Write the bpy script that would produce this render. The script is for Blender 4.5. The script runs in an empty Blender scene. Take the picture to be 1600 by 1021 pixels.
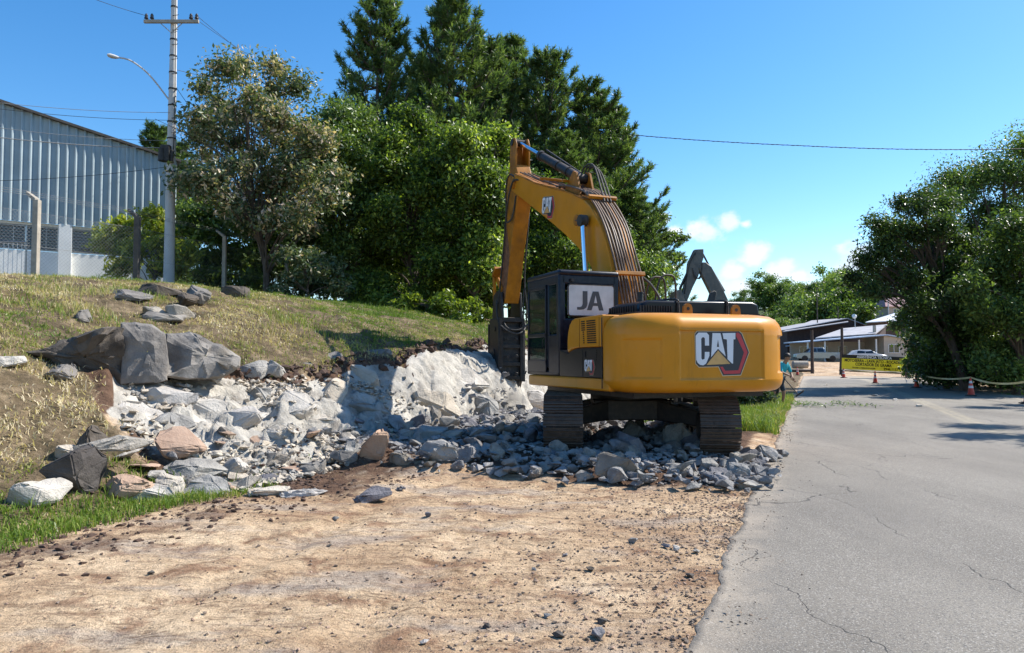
import bpy, bmesh, math, random
import numpy as np
from mathutils import Vector, Matrix, geometry
PI = math.pi
S = bpy.context.scene
COL = S.collection
# ------------------------------------------------------------------ camera, world, sun, exposure
PITCH = math.atan(49.5/1155)
cam = bpy.data.cameras.new('camera'); cam.lens = 26.0; cam.sensor_width = 36; cam.clip_end = 3000; cam.clip_start = 0.05
camo = bpy.data.objects.new('camera', cam); COL.objects.link(camo)
camo.location = (0, 0, 1.6); camo.rotation_euler = (PI/2+PITCH, 0, 0); S.camera = camo
SUN = Vector((0.86, 0.37, 0.95)).normalized()
S.view_settings.view_transform = 'Standard'; S.view_settings.look = 'None'; S.view_settings.gamma = 1
S.view_settings.exposure = 0.82
W = bpy.data.worlds.new('World'); S.world = W; W.use_nodes = True
def world():
    nt = W.node_tree; N = nt.nodes; L = nt.links; N.clear()
    out = N.new('ShaderNodeOutputWorld'); bg = N.new('ShaderNodeBackground')
    sky = N.new('ShaderNodeTexSky'); sky.sky_type = 'NISHITA'; sky.sun_disc = False
    sky.sun_elevation = math.asin(SUN.z); sky.sun_rotation = math.atan2(SUN.x, SUN.y)
    sky.air_density = 1.0; sky.dust_density = 0.3; sky.ozone_density = 2.5
    hs = N.new('ShaderNodeHueSaturation'); hs.inputs['Saturation'].default_value = 1.34; hs.inputs['Value'].default_value = 1.52
    L.new(sky.outputs[0], hs.inputs['Color'])
    geo = N.new('ShaderNodeTexCoord')
    # cumulus banks low over the horizon: soft blobs by direction, broken up with noise
    def math_(op, a, b=None, c=None):
        m = N.new('ShaderNodeMath'); m.operation = op
        for i, q in enumerate((a, b, c)):
            if q is None: continue
            if isinstance(q, (int, float)): m.inputs[i].default_value = q
            else: L.new(q, m.inputs[i])
        return m.outputs[0]
    sep = N.new('ShaderNodeSeparateXYZ'); L.new(geo.outputs['Generated'], sep.inputs[0])
    az = math_('ARCTAN2', sep.outputs[0], sep.outputs[1]); el = math_('ARCSINE', sep.outputs[2])
    comb = N.new('ShaderNodeCombineXYZ'); L.new(az, comb.inputs[0]); L.new(math_('MULTIPLY', el, 1.25), comb.inputs[1])
    def noise(sc, det, seed, rough=.58):
        n = N.new('ShaderNodeTexNoise'); n.inputs['Scale'].default_value = sc; n.inputs['Detail'].default_value = det
        n.inputs['Roughness'].default_value = rough
        mp = N.new('ShaderNodeMapping'); mp.inputs['Location'].default_value = (seed, seed*.7, 0)
        L.new(comb.outputs[0], mp.inputs[0]); L.new(mp.outputs[0], n.inputs[0]); return n.outputs[0]
    n1 = noise(30, 7, 3.1); n2 = noise(9, 3, 7.7)
    blobs = [(.200, .180, .022, .017), (.215, .168, .018, .012), (.258, .166, .030, .017), (.284, .174, .024, .015), (.308, .172, .010, .007),
             (.290, .112, .022, .015), (.318, .132, .024, .020), (.348, .112, .028, .016), (.372, .104, .018, .012), (.300, .092, .034, .014), (.340, .084, .050, .010),
             (.442, .122, .026, .024), (.425, .104, .024, .016), (.395, .085, .04, .012), (-.9, .13, .09, .03), (1.2, .15, .14, .04), (1.9, .2, .2, .05), (-2.2, .22, .25, .05), (3.0, .16, .2, .05)]
    acc = None; sh = None
    for a, e, ra, re in blobs:
        dx = math_('DIVIDE', math_('SUBTRACT', az, a), ra); dy = math_('DIVIDE', math_('SUBTRACT', el, e), re)
        d = math_('SUBTRACT', 1.0, math_('SQRT', math_('ADD', math_('MULTIPLY', dx, dx), math_('MULTIPLY', dy, dy))))
        acc = d if acc is None else math_('MAXIMUM', acc, d)
    den = math_('ADD', acc, math_('MULTIPLY', math_('SUBTRACT', n1, .5), 2.4))
    mr = N.new('ShaderNodeMapRange'); mr.interpolation_type = 'SMOOTHSTEP'
    mr.inputs['From Min'].default_value = -.10; mr.inputs['From Max'].default_value = .75; L.new(den, mr.inputs[0])
    fac = math_('MULTIPLY', mr.outputs[0], .93)
    cr = N.new('ShaderNodeValToRGB'); cr.color_ramp.elements[0].color = (6.2, 7.1, 8.4, 1); cr.color_ramp.elements[1].color = (8.2, 8.35, 8.5, 1)
    cr.color_ramp.elements[0].position = .3; cr.color_ramp.elements[1].position = .62; L.new(n2, cr.inputs[0])
    mx = N.new('ShaderNodeMix'); mx.data_type = 'RGBA'; L.new(fac, mx.inputs[0]); L.new(hs.outputs[0], mx.inputs[6]); L.new(cr.outputs[0], mx.inputs[7])
    L.new(mx.outputs[2], bg.inputs[0]); bg.inputs[1].default_value = 0.078
    L.new(bg.outputs[0], out.inputs[0])
world()
sl = bpy.data.lights.new('sun', 'SUN'); sl.energy = 4.6; sl.angle = math.radians(.5); sl.color = (1, .955, .88)
so = bpy.data.objects.new('sun', sl); COL.objects.link(so); so.rotation_euler = SUN.to_track_quat('Z', 'Y').to_euler()

# ------------------------------------------------------------------ helpers
def tag(o, label=None, cat=None, group=None, kind=None):
    if label: o['label'] = label
    if cat: o['category'] = cat
    if group: o['group'] = group
    if kind: o['kind'] = kind
    return o
def empty(name, loc=(0,0,0), rz=0, label=None, cat=None, group=None):
    o = bpy.data.objects.new(name, None); COL.objects.link(o); o.location = loc; o.rotation_euler = (0, 0, rz)
    return tag(o, label, cat, group)
KIDS = {}
def link(name, me, parent=None):
    o = bpy.data.objects.new(name, me); COL.objects.link(o)
    if parent: o.parent = parent; KIDS.setdefault(parent.name, []).append(o)
    return o
def copy_tree(o, parent=None):
    c = o.copy(); COL.objects.link(c); c.parent = parent
    if parent: KIDS.setdefault(parent.name, []).append(c)
    for ch in KIDS.get(o.name, []): copy_tree(ch, c)
    return c
def npmesh(name, V, F, mats=(), smooth=False, attrs=None):
    """V (n,3), F (m,k) numpy arrays with all faces of the same size k."""
    V = np.asarray(V, dtype=np.float32); F = np.asarray(F, dtype=np.int32); k = F.shape[1]
    me = bpy.data.meshes.new(name)
    me.vertices.add(len(V)); me.vertices.foreach_set('co', V.ravel())
    me.loops.add(F.size); me.loops.foreach_set('vertex_index', F.ravel())
    me.polygons.add(len(F)); me.polygons.foreach_set('loop_start', np.arange(0, F.size, k, dtype=np.int32))
    me.polygons.foreach_set('loop_total', np.full(len(F), k, dtype=np.int32))
    me.polygons.foreach_set('use_smooth', np.full(len(F), smooth))
    me.update(calc_edges=True)
    for m in mats: me.materials.append(m)
    for an, (dom, arr) in (attrs or {}).items():
        a = me.attributes.new(an, 'FLOAT', dom); a.data.foreach_set('value', np.asarray(arr, dtype=np.float32))
    return me
class MB:
    def __init__(s): s.v = []; s.f = []; s.m = []
    def add(s, vs, fs, mi=0, T=None):
        n = len(s.v)
        for p in vs:
            p = Vector(p); s.v.append(T @ p if T else p)
        for q in fs: s.f.append([n+i for i in q]); s.m.append(mi)
        return s
    def box(s, c, d, mi=0, T=None, taper=1):
        x, y, z = d[0]/2, d[1]/2, d[2]/2; vs = []
        for k in (-1, 1):
            t = taper if k > 0 else 1
            for a, b in ((-1,-1),(1,-1),(1,1),(-1,1)): vs.append((c[0]+a*x*t, c[1]+b*y*t, c[2]+k*z))
        return s.add(vs, [(3,2,1,0),(4,5,6,7),(0,1,5,4),(1,2,6,5),(2,3,7,6),(3,0,4,7)], mi, T)
    def prism(s, poly, a, b, ax='x', mi=0, T=None):
        """poly of 2D points; extruded along ax between a and b. ax x: poly=(y,z); y: (x,z); z: (x,y)"""
        def P(p, h):
            return (h, p[0], p[1]) if ax == 'x' else ((p[0], h, p[1]) if ax == 'y' else (p[0], p[1], h))
        n = len(poly); vs = [P(p, a) for p in poly]+[P(p, b) for p in poly]
        tris = geometry.tessellate_polygon([[Vector((p[0], p[1], 0)) for p in poly]])
        fs = [tuple(t) for t in tris]+[tuple(n+i for i in reversed(t)) for t in tris]
        fs += [(i, (i+1) % n, n+(i+1) % n, n+i) for i in range(n)]
        return s.add(vs, fs, mi, T)
    def cyl(s, p0, p1, r0, r1=None, n=14, mi=0, cap=True, T=None):
        if r1 is None: r1 = r0
        p0 = Vector(p0); p1 = Vector(p1); q = (p1-p0).to_track_quat('Z', 'Y')
        vs = []
        for p, r in ((p0, r0), (p1, r1)):
            for i in range(n): vs.append(p+q @ Vector((r*math.cos(2*PI*i/n), r*math.sin(2*PI*i/n), 0)))
        fs = [(i, (i+1) % n, n+(i+1) % n, n+i) for i in range(n)]
        if cap: fs += [tuple(range(n-1, -1, -1)), tuple(range(n, 2*n))]
        return s.add(vs, fs, mi, T)
    def tube(s, pts, r, n=6, mi=0, T=None):
        pts = [Vector(p) for p in pts]; rs = r if isinstance(r, (list, tuple)) else [r]*len(pts); vs = []; fs = []
        up = Vector((.13, .21, .97)).normalized()
        for k, p in enumerate(pts):
            d = (pts[min(k+1, len(pts)-1)]-pts[max(k-1, 0)]).normalized()
            a = d.cross(up)
            a = a.normalized() if a.length > 1e-3 else Vector((1,0,0)); b = d.cross(a)
            for i in range(n): vs.append(p+(a*math.cos(2*PI*i/n)+b*math.sin(2*PI*i/n))*rs[k])
        for k in range(len(pts)-1):
            for i in range(n): fs.append((k*n+i, k*n+(i+1) % n, (k+1)*n+(i+1) % n, (k+1)*n+i))
        fs += [tuple(range(n-1, -1, -1)), tuple((len(pts)-1)*n+i for i in range(n))]
        return s.add(vs, fs, mi, T)
    def build(s, name, mats, parent=None, smooth=False, bevel=0, seg=2, fix=True):
        me = bpy.data.meshes.new(name); me.from_pydata([tuple(p) for p in s.v], [], s.f)
        if not isinstance(mats, (list, tuple)): mats = [mats]
        for m in mats: me.materials.append(m)
        me.polygons.foreach_set('material_index', s.m)
        if fix:
            b = bmesh.new(); b.from_mesh(me); bmesh.ops.recalc_face_normals(b, faces=b.faces); b.to_mesh(me); b.free()
        if smooth:
            me.polygons.foreach_set('use_smooth', [True]*len(me.polygons)); me.set_sharp_from_angle(angle=math.radians(38))
        me.update(); o = link(name, me, parent)
        if bevel:
            m = o.modifiers.new('b', 'BEVEL'); m.width = bevel; m.segments = seg; m.limit_method = 'ANGLE'; m.angle_limit = math.radians(40); m.use_clamp_overlap = True
            m.harden_normals = False
            me.polygons.foreach_set('use_smooth', [True]*len(me.polygons)); me.set_sharp_from_angle(angle=math.radians(38))
        return o
def smooth_path(pts, n=6):
    pts = [Vector(p) for p in pts]; out = []
    for i in range(len(pts)-1):
        p0 = pts[max(i-1, 0)]; p1 = pts[i]; p2 = pts[i+1]; p3 = pts[min(i+2, len(pts)-1)]
        for k in range(n):
            t = k/n; out.append(.5*((2*p1)+(p2-p0)*t+(2*p0-5*p1+4*p2-p3)*t*t+(3*p1-p0-3*p2+p3)*t**3))
    out.append(pts[-1]); return out
# ------------------------------------------------------------------ noise
_r = np.random.RandomState(5); TAB = _r.rand(256, 256)
def vn(x, y, seed=0):
    x = np.asarray(x, float)+seed*17.31; y = np.asarray(y, float)+seed*9.77
    xi = np.floor(x).astype(int); yi = np.floor(y).astype(int); fx = x-xi; fy = y-yi
    fx = fx*fx*(3-2*fx); fy = fy*fy*(3-2*fy)
    g = lambda a, b: TAB[a & 255, b & 255]
    return ((g(xi, yi)*(1-fx)+g(xi+1, yi)*fx)*(1-fy)+(g(xi, yi+1)*(1-fx)+g(xi+1, yi+1)*fx)*fy)*2-1
def fbm(x, y, oct=4, seed=0, rough=.5):
    s = 0; a = 1; t = 0; f = 1
    for k in range(oct): s = s+a*vn(np.asarray(x)*f, np.asarray(y)*f, seed+k*3); t += a; a *= rough; f *= 2.03
    return s/t
def facet(x, y, cell, seed=0, tilt=1.0):
    x = np.asarray(x, float)/cell+seed*3.7; y = np.asarray(y, float)/cell+seed*5.1
    xi = np.floor(x).astype(int); yi = np.floor(y).astype(int)
    best = np.full(x.shape, 1e9); h = np.zeros(x.shape)
    for a in (-1, 0, 1):
        for b in (-1, 0, 1):
            cx = xi+a; cy = yi+b
            jx = TAB[cx & 255, cy & 255]; jy = TAB[(cx+91) & 255, (cy+37) & 255]
            dx = x-(cx+jx); dy = y-(cy+jy); d = dx*dx+dy*dy
            hh = (TAB[(cx+13) & 255, (cy+71) & 255]-.5)+tilt*((TAB[(cx+51) & 255, (cy+7) & 255]-.5)*dx+(TAB[(cx+29) & 255, (cy+3) & 255]-.5)*dy)
            m = d < best; best = np.where(m, d, best); h = np.where(m, hh, h)
    return h
def ss(a, b, x):
    t = np.clip((np.asarray(x, float)-a)/(b-a), 0, 1); return t*t*(3-2*t)
# ------------------------------------------------------------------ the lie of the land; u runs along the road, v to its left
P0 = (0.935, 4.0); A = math.radians(22); DU = (math.sin(A), math.cos(A)); DV = (-math.cos(A), math.sin(A))
def uv2xy(u, v): return P0[0]+u*DU[0]+v*DV[0], P0[1]+u*DU[1]+v*DV[1]
def xy2uv(x, y):
    dx = np.asarray(x)-P0[0]; dy = np.asarray(y)-P0[1]; return dx*DU[0]+dy*DU[1], dx*DV[0]+dy*DV[1]
def vtop(u): return np.interp(u, [2.5, 4, 6, 8, 10, 14, 24, 27], [7.2, 9.1, 8.7, 8.0, 7.7, 7.7, 7.6, 7.0])
def vtoe(u): return np.interp(u, [2.5, 4, 6, 9.5, 12, 24, 27], [6.4, 6.2, 6.4, 6.6, 6.3, 6.1, 6.5])
def natural(u, v):
    a = np.interp(v, [6, 7, 8, 10, 13, 16, 19, 21, 26, 60], [0, .35, .85, 1.85, 2.85, 3.35, 3.62, 3.72, 3.85, 4.2])
    b = np.interp(v, [4.6, 6, 7, 7.8, 10, 13, 16, 19, 21, 26, 60], [0, .4, 1.5, 1.85, 2.65, 3.3, 3.68, 3.82, 3.9, 4.05, 4.3])
    w = ss(5, 12, u); h = a*(1-w)+b*w
    return h
def cutmask(u, v):
    n = fbm(np.asarray(u)*1.3, np.asarray(v)*1.3, 3, 4)*.35
    return ss(2.3, 3.6, u+n)*(1-ss(25, 27, u+n))
def height(x, y, detail=True, parts=False):
    x = np.asarray(x, float); y = np.asarray(y, float)
    u, v = xy2uv(x, y)
    nz = fbm(u*.35, v*.35, 3, 1)
    nat = natural(u, v+nz*.35)
    vt = vtop(u)+fbm(u*1.1, u*0+3, 3, 8)*.5; vb = vtoe(u)+fbm(u*.9, u*0+7, 3, 9)*.3
    ht = natural(u, vt)
    s = np.clip((v-vb)/(vt-vb), 0, 1)
    steep = ss(8.5, 11, u)
    prof = s**(1.0)*(1-steep)+(1-(1-s)**1.9)*steep
    cut = np.where(v < vt, ht*prof, nat)
    c = cutmask(u, v)
    inface = ss(-.25, .15, v-vb)*(1-ss(-.12, .05, v-vt))*c
    z = nat*(1-c)+np.where(v < vt+.01, cut, nat)*c
    end = 1-ss(34, 60, u)*(1-ss(14, 30, v))
    z = z*(end*.85+.15)
    big = facet(u+fbm(u, v, 2, 3)*.3, v*1.5, 1.4, 2, 1.6)*.55+facet(u+.2*fbm(u*2, v*2, 2, 14), v*1.3, .55, 5, 1.9)*.34+facet(u, v*1.2, .22, 7, 1.9)*.13
    small = fbm(u*6, v*6, 3, 12)*.035+facet(u, v, .13, 17, 2.2)*.035
    taper = 1-ss(-1.1, -.05, v-vt)*.85
    z = z+inface*(big*(.30+.25*steep)*taper+small+(1-steep)*facet(u+.3*v, v, .33, 9, 2.2)*.13*taper)
    # overhanging sod lip and rough turf
    if detail:
        turf = ss(6.0, 6.6, v)*(1-inface)
        z = z+turf*(fbm(u*.9, v*.9, 2, 20)*.07+fbm(u*2.2, v*2.2, 3, 21)*.09+fbm(u*8, v*8, 2, 22)*.035)
        z = z+np.exp(-((v-vt-.12)/.16)**2)*c*(.05+.1*fbm(u*3, v*3, 3, 24))
        flat = ss(.25, .7, v)*(1-ss(5.6, 6.4, v))
        z = z+flat*(fbm(u*1.1, v*.9, 3, 31)*.03+fbm(u*5, v*3.2, 3, 33)*.018+fbm(u*14, v*14, 2, 35)*.006)
        # scraped ridges left by the bucket
        q = .6*u-.8*v
        for (a0, b0, c0) in ((1.9, .06, .5), (3.3, .06, .5)):   # two long wheel ruts
            d_ = v-(a0+.25*np.sin(u*.5)+b0*u); z = z-flat*np.exp(-(d_/.16)**2)*.022+flat*np.exp(-((np.abs(d_)-.26)/.08)**2)*.014
            z = z+flat*np.exp(-(d_/.15)**2)*np.sin(u*42)*.004
        z = z+flat*ss(.1, .5, fbm(u*.6, v*.6, 2, 41))*np.sin(q*26+fbm(u*1.5, v*1.5, 2, 42)*5)*.007
        # spoil heap under the rubble
        hp = ss(4.6, 5.6, u+fbm(u, v, 2, 50)*.3)*(1-ss(13, 15, u))*ss(-.1, 1.2, v)*(1-ss(6.4, 7.2, v))
        z = z+hp*(.11+.13*fbm(u*.9, v*.9, 3, 52)+.10*ss(2.5, 5.0, v))
    # beyond the far end of the works: yards rise to the houses, then wooded hills
    z = z*(1-ss(80, 130, y))+ss(70, 92, y)*1.12+ss(70, 92, y)*ss(-6, 6, v)*.3
    hill = ss(135, 235, y)*(13+5*np.exp(-((x-82)/26)**2)+3*vn(x/60, y/60, 61))
    hill = hill*(1-.75*ss(4, 34, x)*(1-ss(50, 66, x)))
    z = z+hill
    z = z-.04*ss(-9.2, -8.6, v)*(1-ss(-.3, -.1, v))
    if parts: return z, u, v, inface, c, vt, vb
    return z
def hz(x, y): return float(height(np.array([x]), np.array([y]))[0])
def ray(px, py):
    a = (px-800)/1155; b = (510.5-py)/1155; cp, sp = math.cos(PITCH), math.sin(PITCH)
    return np.array([a, cp-b*sp, sp+b*cp])
def hit(px, py, near=3.0):
    """where the line of sight through a photograph pixel meets the ground"""
    d = ray(px, py); k = np.concatenate([np.arange(near, 40, .02), np.arange(40, 250, .2)])
    X = d[0]*k; Y = d[1]*k; Z = 1.6+d[2]*k; H = height(X, Y, True); i = int(np.argmax(Z < H))
    return float(X[i]), float(Y[i]), float(H[i])
def at(px, py, Y):
    d = ray(px, py); k = Y/d[1]; return Vector((d[0]*k, Y, 1.6+d[2]*k))
# ------------------------------------------------------------------ materials
def newmat(name):
    m = bpy.data.materials.new(name); m.use_nodes = True; nt = m.node_tree; b = nt.nodes['Principled BSDF']; return m, nt.nodes, nt.links, b
def nz(N, L, scale, detail=4, rough=.55, coord='Object', stretch=None, dist=0):
    tc = N.new('ShaderNodeTexCoord'); n = N.new('ShaderNodeTexNoise'); n.inputs['Scale'].default_value = scale
    n.inputs['Detail'].default_value = detail; n.inputs['Roughness'].default_value = rough; n.inputs['Distortion'].default_value = dist
    if stretch:
        mp = N.new('ShaderNodeMapping'); mp.inputs['Scale'].default_value = stretch[:3]
        if len(stretch) > 3: mp.inputs['Rotation'].default_value = (0, 0, stretch[3])
        L.new(tc.outputs[coord], mp.inputs[0]); L.new(mp.outputs[0], n.inputs['Vector'])
    else: L.new(tc.outputs[coord], n.inputs['Vector'])
    return n.outputs[0]
def ramp(N, L, fac, stops):
    r = N.new('ShaderNodeValToRGB'); e = r.color_ramp.elements
    while len(e) < len(stops): e.new(.5)
    for i, (p, c) in enumerate(stops): e[i].position = p; e[i].color = (*c, 1)
    L.new(fac, r.inputs[0]); return r.outputs[0]
def mix(N, L, fac, a, b, typ='MIX'):
    m = N.new('ShaderNodeMix'); m.data_type = 'RGBA'; m.blend_type = typ
    for i, q in ((0, fac), (6, a), (7, b)):
        if isinstance(q, (int, float)): m.inputs[i].default_value = q
        elif isinstance(q, tuple): m.inputs[i].default_value = (*q, 1)
        else: L.new(q, m.inputs[i])
    return m.outputs[2]
def mth(N, L, op, a, b=None, clamp=False):
    m = N.new('ShaderNodeMath'); m.operation = op; m.use_clamp = clamp
    for i, q in enumerate((a, b)):
        if q is None: continue
        if isinstance(q, (int, float)): m.inputs[i].default_value = q
        else: L.new(q, m.inputs[i])
    return m.outputs[0]
def bump(N, L, b, h, strength=.4, dist=.02):
    n = N.new('ShaderNodeBump'); n.inputs['Strength'].default_value = strength; n.inputs['Distance'].default_value = dist
    L.new(h, n.inputs['Height']); L.new(n.outputs[0], b.inputs['Normal'])
def sstep(N, L, x, lo, hi):
    m = N.new('ShaderNodeMapRange'); m.interpolation_type = 'SMOOTHSTEP'; m.inputs['From Min'].default_value = lo; m.inputs['From Max'].default_value = hi
    L.new(x, m.inputs[0]); return m.outputs[0]
def simple(name, col, rough=.6, metal=0, var=.18, scale=6, dust=0, dustcol=(.42,.34,.26), bmp=.1, bscale=40, coat=0, spec=.5, randobj=0, grime=0):
    """painted / weathered surface: base colour broken by noise, settled dust, fine bump"""
    m, N, L, b = newmat(name)
    n = nz(N, L, scale, 6); dk = tuple(c*(1-var) for c in col); lt = tuple(min(1, c*(1+var)) for c in col)
    c = ramp(N, L, n, [(.3, dk), (.7, lt)])
    if randobj:
        oi = N.new('ShaderNodeObjectInfo'); c = mix(N, L, 1.0, c, ramp(N, L, oi.outputs['Random'], [(0, (1-randobj,)*3), (1, (1, 1, 1))]), 'MULTIPLY')
    if grime:   # vertical run marks and scuffs that belong to the paint
        g = sstep(N, L, nz(N, L, 3.2, 8, .7, stretch=(2.2, 2.2, .35)), .56, .74); c = mix(N, L, mth(N, L, 'MULTIPLY', g, grime), c, tuple(x*.42 for x in col)); g = sstep(N, L, nz(N, L, 24, 6, .75, stretch=(1, 1, .5)), .66, .72); c = mix(N, L, mth(N, L, 'MULTIPLY', g, grime*1.3), c, (.30, .24, .16))
    if dust:
        geo = N.new('ShaderNodeNewGeometry'); sp = N.new('ShaderNodeSeparateXYZ'); L.new(geo.outputs['Normal'], sp.inputs[0])
        up = sstep(N, L, sp.outputs[2], .1, .95); d1 = sstep(N, L, nz(N, L, scale*1.7, 7, .65), .42, .72)
        f = mth(N, L, 'MULTIPLY', mth(N, L, 'ADD', mth(N, L, 'MULTIPLY', up, .75), mth(N, L, 'MULTIPLY', d1, .55)), dust, True)
        c = mix(N, L, f, c, dustcol)
        L.new(mth(N, L, 'ADD', mth(N, L, 'MULTIPLY', f, .4), rough, True), b.inputs['Roughness'])
    else: b.inputs['Roughness'].default_value = rough
    L.new(c, b.inputs['Base Color']); b.inputs['Metallic'].default_value = metal; b.inputs['Specular IOR Level'].default_value = spec
    if coat: b.inputs['Coat Weight'].default_value = coat; b.inputs['Coat Roughness'].default_value = .12
    if bmp: bump(N, L, b, nz(N, L, bscale, 5, .6), bmp, .01)
    return m
def leafmat(name, stops, trans=.35, rough=.40, tcol=1.5):
    m, N, L, b = newmat(name)
    at_ = N.new('ShaderNodeAttribute'); at_.attribute_name = 'tint'
    oi = N.new('ShaderNodeObjectInfo')
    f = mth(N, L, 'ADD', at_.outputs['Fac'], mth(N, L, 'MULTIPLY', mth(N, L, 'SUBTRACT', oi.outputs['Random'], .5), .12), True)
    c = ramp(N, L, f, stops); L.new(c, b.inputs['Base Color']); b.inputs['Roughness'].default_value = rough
    b.inputs['Specular IOR Level'].default_value = .34
    tr = N.new('ShaderNodeBsdfTranslucent'); c2 = mix(N, L, 1.0, c, (tcol, tcol*1.05, tcol*.45), 'MULTIPLY'); L.new(c2, tr.inputs[0])
    ms = N.new('ShaderNodeMixShader'); ms.inputs[0].default_value = trans; L.new(b.outputs[0], ms.inputs[1]); L.new(tr.outputs[0], ms.inputs[2])
    L.new(ms.outputs[0], N['Material Output'].inputs[0]); return m
M = {}
M['yellow'] = simple('yellow_paint', (.58, .225, .006), .30, var=.10, scale=1.6, dust=.14, dustcol=(.56, .38, .18), bmp=.03, coat=.05, spec=.25, grime=.35)
M['yellow_old'] = simple('worn_yellow_paint', (.36, .135, .006), .42, grime=.9, spec=.3, var=.4, scale=2.6, dust=.36, dustcol=(.20, .11, .06), bmp=.08)
M['black'] = simple('black_paint', (.004, .005, .008), .30, var=.2, dust=.03, bmp=.02, spec=.3, dustcol=(.2, .19, .18))
M['cabblack'] = simple('cab_paint', (.005, .008, .018), .32, var=.2, dust=.11, bmp=.02, spec=.3, dustcol=(.25, .26, .28))
M['rubber'] = simple('rubber', (.018, .018, .018), .6, var=.3, dust=.45, dustcol=(.22, .18, .14))
M['hose'] = simple('hose', (.10, .058, .036), .5, var=.35, dust=.5, dustcol=(.36, .24, .16))
M['steel'] = simple('dirty_steel', (.022, .019, .018), .5, .3, .3, dust=.25, dustcol=(.28, .21, .15), bmp=.2)
M['track'] = simple('track_steel', (.06, .042, .032), .55, .2, .45, 7, dust=.45, dustcol=(.22, .15, .105), bmp=.45, bscale=30)
M['chrome'] = simple('chrome', (.80, .83, .88), .10, 1, .03, bmp=0)
M['rust'] = simple('rust', (.17, .075, .035), .8, 0, .5, 9, bmp=.4)
M['green_machine'] = simple('grey_machine_paint', (.085, .09, .085), .42, 0, .25, 3, dust=.3, bmp=.1)
M['white'] = simple('white_paint', (.72, .72, .70), .45, var=.05, bmp=.05)
M['silverlet'] = simple('silver_lettering', (.72, .73, .76), .4, var=.03, bmp=0)
M['red'] = simple('red_decal', (.50, .03, .045), .4, var=.06, bmp=0)
M['navy'] = simple('black_decal', (.018, .02, .035), .38, var=.06, bmp=0)
M['goldtri'] = simple('gold_decal', (.62, .36, .12), .4, var=.15, bmp=0)
M['edgecream'] = simple('cream_edge', (.62, .50, .30), .4, var=.05, bmp=0)
M['winsheet'] = simple('dusty_window_sheet', (.50, .51, .52), .35, var=.14, scale=5, bmp=.04, coat=.3)
M['gray_let'] = simple('dark_grey_lettering', (.055, .058, .062), .5, var=.1, bmp=0)
M['concrete'] = simple('concrete', (.37, .33, .27), .85, var=.22, scale=5, bmp=.3, dust=.2, dustcol=(.2,.17,.13))
M['darkpost'] = simple('dark_weathered_concrete', (.10, .085, .07), .85, var=.3, scale=6, bmp=.3)
M['pole'] = simple('pole_concrete', (.52, .52, .51), .8, var=.1, scale=3, bmp=.15)
M['wire'] = simple('wire', (.32, .32, .31), .5, .5, .1, bmp=0)
M['darkwire'] = simple('dark_cable', (.02, .02, .022), .6, 0, .1, bmp=0)
M['porcelain'] = simple('dark_insulator', (.05, .04, .04), .3, 0, .1, bmp=0)
M['galv'] = simple('galvanised_cladding', (.36, .43, .45), .42, .0, .12, 1.2, bmp=.04)
M['wallwhite'] = simple('white_wall', (.86, .86, .82), .85, 0, .06, 2.5, bmp=.1)
M['wallbeige'] = simple('beige_wall', (.46, .40, .33), .85, 0, .08, 2.5, bmp=.1)
M['brownwall'] = simple('brown_board_wall', (.070, .045, .038), .85, 0, .25, 3, bmp=.3)
M['roofgrey'] = simple('grey_fibre_roof', (.34, .33, .34), .8, 0, .18, 1.5, bmp=.2)
M['roofwhite'] = simple('pale_metal_roof', (.62, .64, .66), .5, .1, .08, 1.5, bmp=.1)
M['roofblue'] = simple('blue_white_fascia', (.42, .52, .66), .5, 0, .12, 1.5, bmp=.1)
M['roofmaroon'] = simple('maroon_tile_roof', (.27, .15, .155), .8, 0, .12, 3, bmp=.3)
M['glassdark'] = simple('dark_glass', (.02, .025, .03), .08, 0, .1, bmp=0, spec=.8)
M['wood'] = simple('old_timber', (.075, .055, .045), .85, 0, .3, 7, bmp=.3)
M['cone'] = simple('cone_orange', (.62, .055, .025), .5, var=.12, bmp=.05)
M['conewhite'] = simple('cone_band', (.70, .70, .68), .4, var=.08, bmp=0)
M['soilclod'] = simple('dark_soil', (.085, .05, .034), .95, var=.4, bmp=.5)
M['banner_old'] = simple('yellow_banner', (.52, .47, .045), .6, var=.08, bmp=.05)
M['tape'] = simple('barrier_tape', (.62, .55, .25), .5, var=.15, bmp=0)
M['carsilver'] = simple('silver_car_paint', (.26, .30, .32), .25, .4, .05, bmp=0, coat=.5)
M['carwhite'] = simple('white_car_paint', (.66, .67, .68), .25, 0, .05, bmp=0, coat=.5)
M['shirt'] = simple('turquoise_cloth', (.02, .36, .43), .8, var=.15, scale=12, bmp=.2)
M['shorts'] = simple('dark_cloth', (.03, .04, .055), .85, var=.2, bmp=.2)
M['skin'] = simple('skin', (.30, .16, .10), .55, var=.08, bmp=0)
M['hair'] = simple('dark_hair', (.02, .015, .012), .6, var=.2, bmp=.2)
M['boot'] = simple('boot', (.04, .028, .02), .7, var=.2, bmp=.2)
def glassmat():
    m, N, L, b = newmat('cab_glass'); b.inputs['Base Color'].default_value = (.015, .03, .03, 1); b.inputs['Roughness'].default_value = .04
    tr = N.new('ShaderNodeBsdfTransparent'); tr.inputs[0].default_value = (.45, .62, .56, 1)
    ms = N.new('ShaderNodeMixShader'); ms.inputs[0].default_value = .55; L.new(b.outputs[0], ms.inputs[1]); L.new(tr.outputs[0], ms.inputs[2])
    L.new(ms.outputs[0], N['Material Output'].inputs[0]); return m
M['glass'] = glassmat()
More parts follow.
